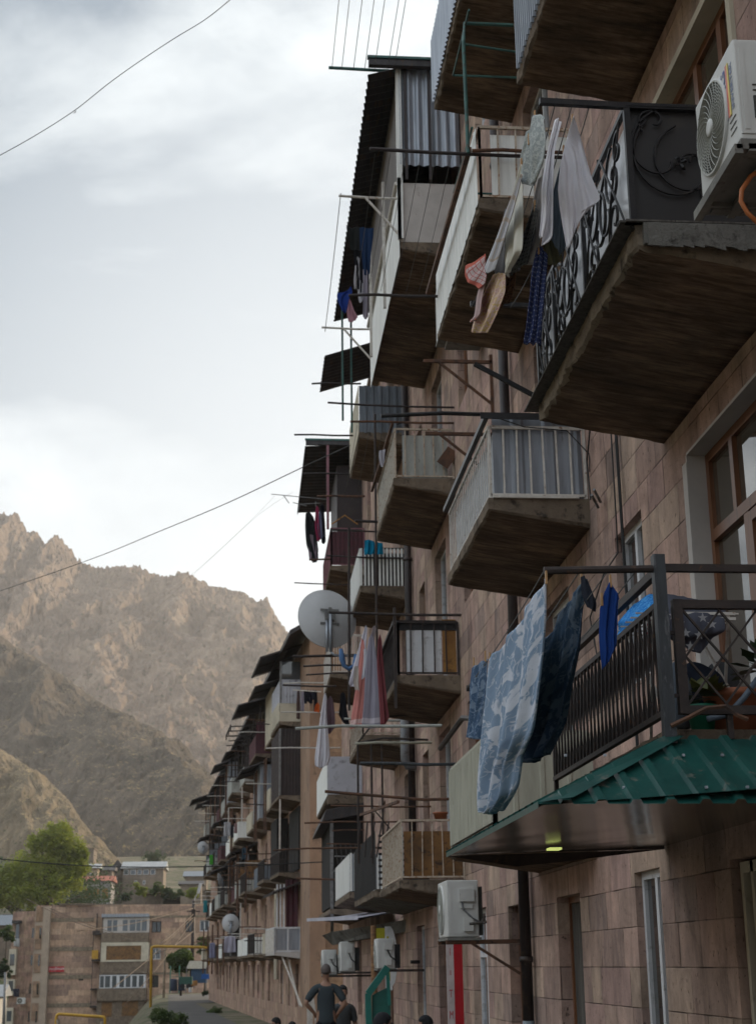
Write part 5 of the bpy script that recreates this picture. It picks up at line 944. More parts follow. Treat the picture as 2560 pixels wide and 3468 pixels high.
# ---------------- people ----------------
SK=wm('skin_tanned',(.30,.165,.11),(.24,.13,.09),None,8,.6,0,0)
def skinmesh(name,nodes,edges,mat,par,sub=2,root=0):
    me=bpy.data.meshes.new(name); me.from_pydata([n[0] for n in nodes],edges,[]); o=bpy.data.objects.new(name,me); COL.objects.link(o); o.parent=par
    md=o.modifiers.new('skin','SKIN'); md.use_smooth_shade=True
    for i,n in enumerate(nodes):
        sv=me.skin_vertices[0].data[i]; r=n[1]; sv.radius=r if isinstance(r,tuple) else (r,r); sv.use_root=(i==root)
    sb=o.modifiers.new('sub','SUBSURF'); sb.levels=sub; sb.render_levels=sub; me.materials.append(mat); return o
def person(loc,rz,label,H=1.72,shirt=(.12,.15,.17),pants=(.02,.02,.025),hair=(.012,.011,.012),pose='stand',bald=False,group=None,back_print=False,shirtlen=0,glasses=False,nose=True):
    root=empty('person',loc,rz,label,'person',group); s=H/1.81; seat=pose=='sit'
    # local: faces -y
    hipz=.92 if not seat else .46
    if seat: legs={-1:[(-.10,-.02,hipz),(-.12,-.42,hipz+.02),(-.12,-.45,.08),(-.12,-.58,.04)],1:[(.10,-.02,hipz),(.12,-.42,hipz+.02),(.12,-.45,.08),(.12,-.58,.04)]}
    else: legs={-1:[(-.10,0,hipz-.04),(-.13,-.01,.50),(-.14,.02,.09),(-.15,-.13,.04)],1:[(.10,0,hipz-.04),(.13,-.01,.50),(.14,.02,.09),(.15,-.13,.04)]}
    b=hipz; sh=b+.50
    if pose=='hips': arms={-1:[(-.19,0,sh-.03),(-.34,.06,sh-.28),(-.20,-.04,b+.04)],1:[(.19,0,sh-.03),(.36,.07,sh-.27),(.20,-.04,b+.05)]}
    elif seat: arms={-1:[(-.19,0,sh-.03),(-.25,-.05,sh-.30),(-.14,-.28,b+.10)],1:[(.19,0,sh-.03),(.25,-.05,sh-.30),(.14,-.28,b+.10)]}
    else: arms={-1:[(-.19,0,sh-.03),(-.27,.02,sh-.32),(-.33,-.04,sh-.58)],1:[(.19,0,sh-.03),(.26,.02,sh-.32),(.28,-.06,sh-.58)]}
    nodes=[((0,0,b),(.15,.10)),((0,0,b+.2),(.145,.10)),((0,0,b+.38),(.165,.11)),((0,0,sh+.0),(.10,.08)),((0,-.01,sh+.08),.055),((0,-.015,sh+.14),.058)]
    edges=[(0,1),(1,2),(2,3),(3,4),(4,5)]
    hh=sh+.24; nodes+= [((0,-.02,sh+.19),(.066,.078)),((0,-.01,hh+.03),(.076,.092)),((0,-.005,hh+.10),(.055,.07))]; edges+=[(5,6),(6,7),(7,8)]
    for k in (-1,1):
        a=arms[k]; n0=len(nodes); nodes+=[(a[0],.062),(tuple(Vector(a[0]).lerp(Vector(a[1]),.5)),.050),(a[1],.043),(tuple(Vector(a[1]).lerp(Vector(a[2]),.45)),.041),(a[2],.028)]
        edges+=[(3,n0),(n0,n0+1),(n0+1,n0+2),(n0+2,n0+3),(n0+3,n0+4)]
        w=Vector(a[2]); d=(w-Vector(a[1])).normalized(); q=Vector((0,-1,0)) if abs(d.y)<.8 else Vector((k,0,0)); pl=w+d*.06; pi=len(nodes); nodes.append((tuple(pl),(.034,.02))); edges.append((n0+4,pi))
        sd=d.cross(q).normalized()
        for f in range(4):
            o_=(f-1.5)*.017; L_=.065+.012*(1-abs(f-1.3)); ni=len(nodes); nodes+=[(tuple(pl+sd*o_+d*.035),.009),(tuple(pl+sd*o_*1.1+d*(.035+L_*.6)+q*.012),.0085),(tuple(pl+sd*o_*1.1+d*(.03+L_)+q*.03),.007)]; edges+=[(pi,ni),(ni,ni+1),(ni+1,ni+2)]
        ni=len(nodes); nodes+=[(tuple(w+sd*-.03*k+d*.04),.011),(tuple(w+sd*-.05*k+d*.075+q*.02),.009)]; edges+=[(n0+4,ni),(ni,ni+1)]
        l=legs[k]; n0=len(nodes); nodes+=[(l[0],.092),(tuple(Vector(l[0]).lerp(Vector(l[1]),.5)),.078),(l[1],.056),(tuple(Vector(l[1]).lerp(Vector(l[2]),.4)),.056),(l[2],.038),(l[3],(.042,.028))]
        edges+=[(0,n0)]+[(n0+i,n0+i+1) for i in range(5)]
    body=skinmesh('body',nodes,edges,SK,root,2,0)
    # clothing, a little larger than the body
    g=.014; sn=[((0,0,b-.17-shirtlen),(.185,.140)),((0,0,b-.02),(.178,.132)),((0,0,b+.2),(.168,.122)),((0,0,b+.38),(.182,.128)),((0,0,sh+.01),(.115,.092)),((0,-.005,sh+.055),(.068,.064))]; se=[(0,1),(1,2),(2,3),(3,4),(4,5)]
    for k in (-1,1):
        a=arms[k]; n0=len(sn); sn+=[(a[0],.082),(tuple(Vector(a[0]).lerp(Vector(a[1]),.5)),.074),(tuple(Vector(a[0]).lerp(Vector(a[1]),.92)),.070)]; se+=[(4,n0),(n0,n0+1),(n0+1,n0+2)]
    skinmesh('shirt',sn,se,fab('shirt_%02d_%02d'%(int(shirt[0]*100),int(shirt[2]*100)),shirt,trans=.02),root,2,0)
    pn=[((0,0,b+.08),(.165,.118)),((0,0,b-.05),(.16,.12))]; pe=[(0,1)]
    for k in (-1,1):
        l=legs[k]; n0=len(pn); pn+=[(l[0],.108),(tuple(Vector(l[0]).lerp(Vector(l[1]),.5)),.096),(l[1],.080),(tuple(Vector(l[1]).lerp(Vector(l[2]),.5)),.075),(l[2],.065)]; pe+=[(1,n0)]+[(n0+i,n0+i+1) for i in range(4)]
    skinmesh('trousers',pn,pe,fab('trousers_%02d'%int(pants[0]*100),pants,trans=.01),root,2,0)
    # face
    hz=hh+.0; m=MB(); m.lathe((0,-.100,hz-.005),[(.006,-.026),(.016,-.02),(.012,.0),(.006,.02)],10,'z'); m.build('nose',SK,root,True)
    for k in (-1,1):
        m=MB(); m.lathe((k*.082,.0,hz),[(.006,-.012),(.028,-.006),(.030,.004),(.012,.010)],12,'x'); m.build('ear',SK,root,True)
        m=MB(); m.lathe((k*.030,-.092,hz+.02),[(.002,-.006),(.011,-.002),(.011,.004)],10,'y'); m.build('eye',plain('eye_dark',(.03,.02,.02),.3),root,True)
    m=MB(); m.box(-.024,.024,-.098,-.090,hz-.055,-.047+hz); m.build('mouth',plain('lip',(.22,.09,.07)),root)
    if glasses:
        m=MB()
        for k in (-1,1): m.tube([(k*.032+.024*math.cos(a*.628),-.108,hz+.02+.018*math.sin(a*.628)) for a in range(11)],.0025,5); m.bar((k*.056,-.105,hz+.02),(k*.085,.0,hz+.02),.004)
        m.build('glasses',M['cable'],root)
    me=bpy.data.meshes.new('hair'); bm=bmesh.new(); bmesh.ops.create_icosphere(bm,subdivisions=4,radius=1)
    for v in list(bm.verts):
        c=v.co.copy(); lim=.15 if c.y<-.2 else -.55
        if bald: lim=-.9 if .0<c.z<.1 and False else .1
        v.co=Vector((c.x*.090,c.y*.108,c.z*.115))*(1+.035*noise.noise(c*7)); 
        if c.z<(.32 if c.y<-.25 else (-.45 if c.y>.1 else -.1)): v.co*=.80
    bm.to_mesh(me); bm.free(); me.materials.append(plain('hair_%02d'%int(hair[0]*1000),hair,.85)); o=bpy.data.objects.new('hair',me); COL.objects.link(o); o.parent=root; o.location=(0,.002,hh+.035)
    for p in me.polygons: p.use_smooth=True
    root.scale=(s,s,s); return root
person((1.40,27,-.12),R_(178),'older man seen from behind in a blue grey polo shirt, hands on hips',1.74,(.05,.062,.07),(.012,.013,.018),(.11,.09,.085),'hips',bald=True)
person((1.76,28.2,-.44),R_(20),'dark haired man in a grey t shirt standing right of the older man',1.70,(.075,.08,.085),(.03,.03,.04),(.012,.012,.014),'stand')
person((1.47,16.8,-.18),R_(100),'dark haired person with glasses at the bottom edge below the teal frame',1.74,(.05,.05,.06),(.02,.02,.03),(.008,.008,.011),'sit',glasses=True)
person((2.17,19,-.18),R_(-85),'dark haired youth at the bottom edge left of the red sign',1.60,(.06,.06,.08),(.02,.02,.03),(.008,.008,.010),'sit')
person((.97,31.5,-.72),R_(30),'seated person with black hair at the bottom edge, nearer to the standing men',1.7,(.04,.04,.05),(.02,.02,.03),(.010,.010,.010),'sit')
person((.64,31,-.66),R_(-60),'seated person with black hair, leftmost head at the bottom edge',1.75,(.03,.03,.04),(.02,.02,.03),(.010,.010,.010),'sit')
# ---------------- second block ----------------
TH=math.atan(.075)
B2=empty('apartment_building',(2.5,59,0),TH,'distant brown apartment block with a gabled end and stepped roofed balconies','building')
def at2(x,y,v=0.0):
    """local (u,z) where a view ray meets the plane v metres outside the second block's facade"""
    d=ray(x,y); n=Vector((math.cos(TH),math.sin(TH),0)); p0=Vector((2.5,59,0))-n*v; t=(p0-CAMP).dot(n)/d.dot(n); w=local(B2,CAMP+d*t); return w.y,w.z
z4u=lambda zx,zy:((600+zx/2.7533)/K,(2700+zy/2.7533)/K)
H2=[]
for zx,wd in ((372,1.6),(395,1.5),(424,1.4),(455,1.4),(480,1.3),(520,1.3),(556,1.2),(618,1.2),(655,1.2),(700,1.2),(745,1.1),(790,1.1),(845,1.1),(962,1.1),(1032,1.0),(1105,1.1)):
    u,z=at2(*z4u(zx+14,1600)); 
    if 1<u<70: H2.append((u-wd/2,u+wd/2,.0,1.65))
hs=sorted(H2); H2=[]
for h in hs:
    if not H2 or h[0]>H2[-1][1]+.25: H2.append(h)
for z in (3.0,6.0,9.0,12.0):
    for u in (1.2,7.8,12.6,18.5,24.,30.,37.,44.,51.,58.): H2.append((u,u+1.1,z,z+1.5))
wall(B2,0,70,-1.6,14.3,H2,M['tuff2'],.2)
for i,h in enumerate(H2): window(B2,*h,'white_pvc' if i%3 else 'wood','glass',x=.1,mull=(.5,),fw=.07)
m=MB(); m.quad((0,0,-1.6),(9.5,0,-1.6),(9.5,0,14.3),(0,0,14.3)); m.v+=[(0,0,14.3),(9.5,0,14.3),(4.7,0,17.2)]; m.f.append((4,5,6)); m.build('end_wall',M['tuff_end'],B2); m=MB(); m.quad((0,70,-1.6),(0,70,14.3),(9.5,70,14.3),(9.5,70,-1.6)); m.build('end_wall',M['tuff_end'],B2)
m=MB(); m.box(-.05,.55,-.05,3.2,-1.6,14.28); m.build('corner_pier',wm('light_orange_stone',(.34,.225,.155),(.25,.165,.118),(.16,.11,.08),1,.9,0,.3,(1,1,.6)),B2)
m=MB(); m.box(2.6,4.4,-.06,-.02,8.4,10.6); m.box(1.2,1.5,-.03,.02,12.4,13.1); m.build('rubble_patch',M['rubble'],B2)
m=MB(); m.hexa([(-.9,-.6,14.0),(4.7,-.6,17.3),(4.7,70,17.3),(-.9,70,14.0),(-.9,-.6,14.18),(4.7,-.6,17.48),(4.7,70,17.48),(-.9,70,14.18)]); m.hexa([(4.7,-.6,17.3),(10.2,-.6,14.0),(10.2,70,14.0),(4.7,70,17.3),(4.7,-.6,17.48),(10.2,-.6,14.18),(10.2,70,14.18),(4.7,70,17.48)]); m.build('roof',M['dark_sheet'],B2)
def encl(b,mat,z0=.05,z1=2.6,mats=None,win=None):
    m=MB(); x0=-b.d+.04; w=-x0-.02; m.sheet((x0,b.y0+.05,b.z+z0),(1,0,0),(0,0,1),w,z1-z0,.13,.02,'trap'); m.sheet((x0,b.y1-.05,b.z+z0),(0,-1,0),(0,0,1),b.y1-b.y0-.1,z1-z0,.16,.02,'trap'); b.build(m,'enclosure',mat)
    if win:
        m=MB(); m.box(x0+.08,-.1,b.y0+.01,b.y0+.04,b.z+win[0],b.z+win[1]); b.build(m,'glazing','glass_blue')
def rf(b,mat='dark_sheet',z=2.75,over=.6,rise=.4,dy=.3): b.roof(mat,-b.d-over,.0,b.y0-dy,b.y1+dy,b.z+z-rise,b.z+z+.05)
d9=.9
# column by the gable
b=Bal(B2,3.3,7.2,11.2,d9,label='top balcony with block railing and pale enclosed upper part'); b.sheet('N','cream',0,.75,'flat',inset=0).sheet('O','cream',0,.78,'trap',.25,.04,-.02); encl(b,'lilac_panel',.76,1.75); m=MB(); m.box(-.84,-.05,3.36,3.39,12.95,13.7); b.build(m,'glazing','glass_blue'); b.post([(-.86,3.36)],.7,2.5,'grey_paint',.04); rf(b,z=3.15,over=.85,rise=.55)
b=Bal(B2,3.3,7.2,8.2,d9,label='enclosed balcony clad in dark brown ribbed sheet'); encl(b,'brown_sheet',.0,2.72); b.post([(-.88,3.3)],-.0,2.7,'grey_paint',.04)
b=Bal(B2,3.3,7.2,5.15,d9); b.rail('dark_iron',.85,.12,.02,'NO').post([(-.86,3.36)],.8,2.9,'white_paint',.03); m=MB(); m.box(-.1,-.02,3.4,7.1,5.3,7.8); b.build(m,'enclosure','dark_room')  # open balcony: thin dark box at the wall stands in for its shade
b=Bal(B2,3.3,7.2,2.1,1.05,label='white slatted lowest balcony with a red brown curtain above',side='white_plaster'); b.sheet('N','zinc',.08,.9,'slat',.085,.02,horiz=True,inset=.03).sheet('O','white_paint',.0,.9,'rib',.2,.02,.0).rail('white_pvc',.92,1.2,.06,'NOF',top=.07); b.post([(-.95,3.36),(-.82,3.36),(-.68,3.36)],.9,2.6,'white_pvc',.03); m=MB(); m.sheet((-.6,3.5,3.0),(1,0,0),(0,0,1),.5,1.9,.2,.03,'sine'); b.build(m,'curtain','maroon'); rf(b,z=2.65,over=.1,rise=.35)
m=MB()
for k in (0,.25): m.bar((-.75+k,3.6+k,2.0),(-.2,1.2+k*3,.1),.05,.05)
b.build(m,'struts','white_paint')
ST=[ # u0,u1,[F2..F5]
 (8.2,11.4,('cream_rail','dark','cream_rail','cream_enc')),
 (13.2,17.0,('bars','grey_rail','zinc_enc','brown_roof')),
 (18.8,22.2,('ribs','bars','cream_rail','frame')),
 (24.5,28.0,('white_rail','roof','white_rail','roof')),
 (30.,33.6,('bars','brown_roof','cream_rail','roof')),
 (35.6,39.4,('dark','bars','white_rail','zinc_enc')),
 (41.5,45.2,('ribs','roof','brown_roof','roof')),
 (47.6,51.,('bars','dark','bars','brown_roof')),
 (53.4,57.,('bars','ribs','roof','bigroof')),
 (59.5,63.,('cream_rail','bars','dark','roof'))]
for u0,u1,sty in ST:
    for k,st in enumerate(sty):
        z=(2.1,5.15,8.2,11.2)[k]; b=Bal(B2,u0,u1,z,d9+.18*math.sin(u0*3+k*2.1))
        if st=='cream_rail': b.sheet('N','cream',0,.85,'flat',inset=0).sheet('O','cream',0,.85,'trap',.3,.03,0)
        elif st=='cream_enc': encl(b,'cream',0,2.3,win=(1.2,1.9)); rf(b,z=2.7,over=.75,rise=.45)
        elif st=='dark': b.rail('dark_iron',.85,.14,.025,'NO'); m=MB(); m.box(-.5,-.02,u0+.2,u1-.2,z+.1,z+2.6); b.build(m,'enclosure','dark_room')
        elif st=='bars': b.rail('dark_iron',.9,.14,.022,'NO').sheet('O','asbestos',.03,.7,'flat',inset=.08)
        elif st=='grey_rail': b.sheet('N','zinc_dark',0,.9,'rib',.2,.02,0).sheet('O','zinc_dark',0,.9,'rib',.2,.02,0)
        elif st=='ribs': b.sheet('N','white_panel',0,.85,'rib',.14,.02,0).sheet('O','white_panel',0,.85,'rib',.2,.02,0); b.rail('cream_bars',.87,.3,.03,'NO')
        elif st=='white_rail': b.sheet('N','white_panel',0,.85,'flat',inset=0).sheet('O','white_panel',0,.85,'flat',inset=0); b.post([(-.85,u0+.1)],.8,2.7,'white_paint',.035)
        elif st=='zinc_enc': encl(b,'zinc',0,2.5); rf(b,z=2.8,over=.9,rise=.6)
        elif st in('brown_roof','roof','bigroof'):
            b.sheet('N','maroon' if st=='brown_roof' else 'asbestos',0,.85,'flat',inset=0).sheet('O','maroon' if st=='brown_roof' else 'asbestos',0,.85,'trap',.3,.02,0); b.post([(-.85,u0+.1),(-.85,u1-.1)],.8,2.4,'dark_iron',.04); rf(b,z=2.75,over=1.5 if st=='bigroof' else .7+.3*math.sin(u0),rise=.8 if st=='bigroof' else .5)
            m=MB(); m.box(-.45,-.02,u0+.3,u1-.3,z+.1,z+2.4); b.build(m,'enclosure','dark_room')
        elif st=='frame':
            b.rail('dark_iron',.9,.3,.05,'NO'); m=MB()
            for yy in (u0,u0+1.6,u1):
                for x_ in (-.9,-1.9): m.bar((x_,yy,z+ (0 if x_>-1 else 1.9)),(x_,yy,z+2.2),.06,.06,up=(0,1,0))
                m.bar((-1.9,yy,z+2.1),(0,yy,z+2.2),.06,.06); m.bar((-1.9,yy,z+1.6),(0,yy,z+1.7),.05,.05)
            for x_ in (-1.9,-1.2,-.6): m.bar((x_,u0,z+2.15),(x_,u1,z+2.15),.06,.06)
            b.build(m,'rack_frame','dark_iron')
        if (int(u0)+k)%2==0: b.rod(-1.9,-.5,u0-.1,z+1.0,'white_paint',.025)
        else: b.rod(-1.5,-.3,u0-.15,z+.6,'dark_iron',.03).rod(-1.7,-.4,u1,z+1.3,'rust',.03)
        if (int(u1*2)+k)%3==0: b.post([(-1.0,u0+.05),(-1.0,u0+.9)],-1.0,2.2,'rust',.03)
        if k and (int(u0)+k)%3==1: b.sheet('N',('maroon','brown_board','zinc_dark')[k%3],.85,1.5,'trap',.2,.02,.02)
m=MB(); m.tube([(-.12,12.3,13.5),(-.12,12.3,1.0)],.10,8); m.build('drainpipe',M['cream'],B2); m=MB(); m.tube([(-.35,40.5,12),(-.35,40.5,2)],.16,8); m.build('drainpipe',M['rust'],B2)
rdx=RODX.build('clothesline_bar',M['white_paint']); 
tag(rdx,'thin pole carrying the dark washing before the stone gable','clothesline')
def wB2(u,v,z): 
    p=Vector((-v,u,z)); return tuple(Matrix.Rotation(TH,3,'Z')@p+Vector((2.5,59,0)))
def zz(zx,zy): return z4u(zx,zy)
def dishpx(zx,zy,rpx,Y,label,aim=10):
    p=at(*z4u(zx,zy),Y=Y); satdish(tuple(p),rpx/2.7533*Y/FPX,R_(aim),label,stand=1.1,tilt=12)
dishpx(500,1175,82,72,'medium grey satellite dish low on the far block beside the white cloth')
dishpx(243,468,55,105,'small pale satellite dish against the mountain at the far end',20)
dishpx(643,540,58,80,'edge on satellite dish on the far block, upper one',70)
dishpx(402,770,58,92,'edge on satellite dish on the far block, lower one',70)
for zx,zy,w,h,Y,cc,lab,cat in ((470,300,60,130,84,(.50,.49,.52),'white washing on a far balcony','washing'),(515,320,25,120,84,(.03,.03,.04),'black garment beside the white washing on a far balcony','garment'),(560,290,50,90,84,(.34,.22,.22),'pinkish washing beside the black garment on a far balcony','washing'),
   (745,-95,50,130,74,(.38,.47,.50),'pale aqua cloth before the galvanised enclosure','cloth'),(810,-60,40,170,74,(.40,.38,.52),'lilac and white cloth before the galvanised enclosure','cloth'),(870,-100,50,70,74,(.26,.18,.28),'mauve cloth right of the lilac one before the galvanised enclosure','cloth'),
   (495,1375,100,150,70,(.48,.46,.56),'white sheet draped over the lowest far rail','bedsheet'),(330,1430,50,140,86,(.30,.30,.44),'printed shirts bunched on the lowest far rail','shirts'),(265,1020,35,110,96,(.05,.30,.34),'turquoise cloth at the far left end of the block','cloth'),
   (1090,950,70,260,64,(.035,.045,.09),'navy coat hanging near the red brown curtain','coat'),(1150,940,35,160,64,(.04,.04,.06),'dark shirt between the navy coat and the pink one','shirt'),(1195,930,40,150,64,(.34,.22,.27),'faded pink shirt hanging near the gable corner','shirt'),
   (320,585,30,90,98,(.10,.45,.06),'bright green cloth at the far end of the block','cloth'),(630,590-60,40,110,78,(.05,.09,.13),'teal blue cloth sliding off a far roof','cloth')):
    A=z4u(zx-w/2,zy-h/2);Bp=z4u(zx+w/2,zy-h/2);C=z4u(zx-w*.6,zy+h/2);D=z4u(zx+w*.55,zy+h*.45)
    cloth('garment',[[A,((A[0]+Bp[0])/2,A[1]-1),Bp],[C,((C[0]+D[0])/2,C[1]),D]],fab('f_%d_%d'%(zx,zy),cc),lab,cat,'Y',Y,.08,2,14,14,group='washing on the far block')
# ---------------- left block ----------------
X0=-2.6
BL=empty('apartment_building',(X0,165,0),math.pi/2,'pale stone apartment block across the valley with a red sign and glazed balconies','building')
def L6(zx,zy): return (X0-(-25.4+.01416*zx), 19.2-.01416*zy)
def lbox(m,zx0,zy0,zx1,zy1,d0,d1):
    y1,z1=L6(zx0,zy0); y0,z0=L6(zx1,zy1); m.box(-d1,-d0,y0,y1,z0,z1); return m
HL=[]
for r in ((1120,920,1190,1000),(1365,918,1415,1000),(1470,915,1540,995),(1115,1110,1190,1190),(1365,1110,1402,1190),(1110,1300,1180,1385),(605,1312,640,1330)):
    y1,z1=L6(r[0],r[1]); y0,z0=L6(r[2],r[3]); HL.append((y0,y1,z0,z1))
yR,_=L6(1620,0); yL,zT=L6(285,800)
wall(BL,yR,yL,-8,7.87,HL,M['tuffL'],.3)
for i,h in enumerate(HL): window(BL,*h,'white_pvc' if i in(2,3,4) else 'dark_iron','glass_blue' if i in(2,3) else 'glass',x=.15,fw=.09)
m=MB(); m.box(.31,12,yR,yL,7.6,7.9); m.box(.31,12,yL+.01,yL+.05,-8,7.8); m.box(-.25,0,L6(705,0)[0],L6(445,0)[0],7.9,8.05); m.build('roof',M['concrete'],BL)
m=MB(); lbox(m,285,810,390,1700,0.02,1.1); m.build('stair_tower',M['cream'] if False else wm('pale_stone_bay',(.40,.32,.25),(.33,.265,.21),(.30,.24,.2),1.2,.9,0,.2),BL)
m=MB()
for zy0,zy1 in ((810,935),(945,1130),(1140,1290),(1330,1460),(1480,1620)): lbox(m,292,zy0,338,zy1-20,1.10,1.18)
m.each('pink_panel',M['tuff_end'],BL)
m=MB()
for zy in (1150,1345,1535,960):
    lbox(m,322,zy,333,zy+75,1.18,1.2); lbox(m,268,zy,280,zy+70,1.1,1.13)
m.each('stair_window',M['glass'],BL)
m=MB(); lbox(m,110,840,285,1700,-2.0,-.2); m.build('wall',M['tuff2'],BL)['label']='recessed darker brown left wing'
m=MB()
for zy0,zy1,mt in ((1105,1285,1),(1315,1420,1),(1510,1700,1)): lbox(m,85 if zy0>1200 else 110,zy0,160,zy1,-.2,.9)
m.each('balcony',M['cream'],BL); m=MB()
for zy0,zy1 in ((1140,1220),(1325,1395),(1530,1600)): lbox(m,118,zy0,150,zy1,.9,.95)
lbox(m,140,930,165,1040,.0,.1); m.each('pane',M['glass_blue'],BL); m=MB(); lbox(m,118,905,180,925,-.2,1.0); m.build('balcony_roof',M['dark_sheet'],BL)
m=MB()
for zy in (890,1095,1290,1485): lbox(m,372,zy,700,zy+28,.0,.05); lbox(m,1105,zy-10,1620,zy+6,.0,.05)
m.each('string_course',M['concrete_pale'],BL)
# projecting bay of glazed balconies
m=MB(); lbox(m,765,1000,1105,1066,.0,1.5); lbox(m,765,1195,1105,1285,0,1.5); lbox(m,750,1388,1100,1470,0,1.5); lbox(m,750,1470,1090,1720,.0,1.2); lbox(m,765,880,1105,1000,0,1.3); m.each('balcony',M['concrete'],BL)
m=MB(); lbox(m,778,895,1108,1000,1.302,1.5); m.build('glazed_front',M['white_plaster'],BL); m=MB()
for a,b_ in ((808,838),(848,878),(918,952),(968,1008),(1016,1045),(1055,1090)): lbox(m,a,912,b_,988,1.5,1.53)
for a,b_ in ((805,840),(855,885),(908,940),(952,985),(998,1030),(1045,1078)): lbox(m,a,1300,b_,1378,1.4,1.43)
lbox(m,770,1300,796,1378,1.4,1.43); m.each('pane',M['glass_blue'],BL)
m=MB(); lbox(m,765,1292,1092,1385,.0,1.4); m.build('glazed_front',M['white_pvc'],BL)
m=MB(); lbox(m,768,1068,1108,1200,0,1.48); lbox(m,768,1068,1108,1092,1.48,1.56); lbox(m,768,1190,1108,1202,1.48,1.56); lbox(m,768,1092,806,1190,1.48,1.56); lbox(m,1056,1092,1108,1190,1.48,1.56); m.build('loggia_front',M['cream'],BL)
m=MB(); lbox(m,806,1092,1056,1190,1.48,1.50); lbox(m,785,1480,858,1580,1.2,1.23); lbox(m,930,1475,1045,1575,1.2,1.23); m.each('loggia_curtain',M['brown_board'],BL)
m=MB()
for i in range(17): lbox(m,765+i*20,868,777+i*20,892,1.3,1.75)
lbox(m,765,872,1108,890,1.3,1.7); m.build('balcony_roof',M['zinc'],BL)
m=MB()
for zy in (1000,1185,1385,1505): lbox(m,700,zy,765,zy+12,.0,1.1); 
for zx in (705,760): lbox(m,zx,1000,zx+4,1500,.9,.95)
lbox(m,720,860,728,1000,.2,.3); lbox(m,700,985,750,1000,.2,1.1); m.build('side_balcony',M['dark_iron'],BL); m=MB(); lbox(m,700,1120,745,1180,.3,1.0); m.build('storage_box',M['yellow'],BL)
m=MB(); lbox(m,200,1655,400,1720,.5,2.5); lbox(m,790,1655,1075,1720,1.2,2.8); m.each('awning',M['maroon'],BL)
y1,z1=L6(385,1230); y0,z0=L6(500,1268); sgn=empty('shop_sign',(X0-y1,164.9,z0),0,'small red sign with white lettering on the pale block across the valley','sign')
s=MB(); s.box(0,y1-y0,-.12,-.02,0,z1-z0); s.build('sign_board',plain('sign_red',(.50,.03,.04)),sgn); text('nuujhnum',.42,plain('sign_letters',(.75,.72,.72)),sgn,(.9,-.14,.33),(R_(90),0,0),sx=.9); 
for zx,zy in ((220,1465),(1055,1398)):
    y,z=L6(zx,zy); 
    a=acunit('air_conditioner',(X0-y+.3,164.2,z-.25),.8,.6,.35,'outdoor unit low on the %s of the pale block'%('left wing' if zx<500 else 'balcony front')); a.rotation_euler=(0,0,math.pi/2)
for zx,zy,c_,lb in ((125,1440,(.04,.04,.06),'dark washing on the left wing of the pale block'),(128,1070,(.5,.5,.5),'white washing high on the left wing of the pale block')):
    cloth('washing',[[((zx-28)*.46/K,(2700+(zy-30)*.46)/K),((zx+20)*.46/K,(2700+(zy-30)*.46)/K)],[((zx-24)*.46/K,(2700+(zy+28)*.46)/K),((zx+18)*.46/K,(2700+(zy+30)*.46)/K)]],fab('fw_%d'%zx,c_),lb,'washing','Y',163.8,.15,2,10,10)
# ---------------- ground, road, hills ----------------
def sst(a,b,x): t=max(0,min(1,(x-a)/(b-a))); return t*t*(3-2*t)
def gz(x,y):
    z=-1.0*sst(35,62,y)
    left=sst(0,5.5,-(x+3.4+max(0,(y-71))*.046+.6))
    z-=left*4.6*sst(30,60,y)*(1-sst(175,205,y))
    z+=max(0,(y-172))*.155*(1-.25*sst(-60,20,x)*0)*(1 if y<330 else 1)
    if y>172: z-=.155*max(0,y-335)*.6
    return z+.12*noise.noise(Vector((x*.2,y*.2,0)))*sst(30,50,y)*(1 if abs(x+3)>5 else .1)
V=[];F=[]; xs=[-420+i*6 if False else 0 for i in range(0)]
xs=sorted(set([-1600,-1100,-700,-420,-300,-220,-160,-120,-90,-70,-55,-45,-38]+[round(-32+i*.8,2) for i in range(60)]+[18,22,30,45,70,110,180,300,600,1100,1600]))
ys=sorted(set([-400,-200,-80,-30,-10]+[i*3 for i in range(0,60)]+[180+i*6 for i in range(32)]+[400,500,700,1000,1400,1900]))
for y in ys:
    for x in xs: V.append((x,y,gz(x,y)))
nx=len(xs)
for j in range(len(ys)-1):
    for i in range(nx-1): a=j*nx+i; F.append((a,a+1,a+1+nx,a+nx))
me=bpy.data.meshes.new('ground'); me.from_pydata(V,[],F); me.materials.append(wm('dry_ground',(.16,.125,.085),(.085,.075,.045),(.05,.065,.02),.25,.95,0,.3,dirt=.52)); o=bpy.data.objects.new('ground',me); COL.objects.link(o); tag(o,kind='structure')
V=[];F=[]
for i in range(70):
    y=-10+i*2.4; l=-3.3-max(0,(y-71))*.046; r=min(1.6,1.2-(y-55)*.075) if y>50 else 1.6
    if y>118: r=-2.0-(y-118)*.02
    for k in range(9): x=l+(r-l)*k/8; V.append((x,y,gz(max(x,l+.01),y)+.03))
for j in range(69):
    for i in range(8): a=j*9+i; F.append((a,a+1,a+10,a+9))
me=bpy.data.meshes.new('road'); me.from_pydata(V,[],F); me.materials.append(wm('old_asphalt',(.085,.08,.075),(.06,.056,.053),(.11,.10,.095),.5,.95,0,.3,dirt=.6)); o=bpy.data.objects.new('road',me); COL.objects.link(o); tag(o,kind='structure')
m=MB(); m.hexa([(1.2,-5,-.1),(3.1,-5,-.1),(3.1,52,-.9),(.8,52,-.9),(1.2,-5,.12),(3.1,-5,.12),(3.1,52,-.55),(.8,52,-.55)]); o=m.build('pavement',M['concrete_pale']); tag(o,kind='structure')
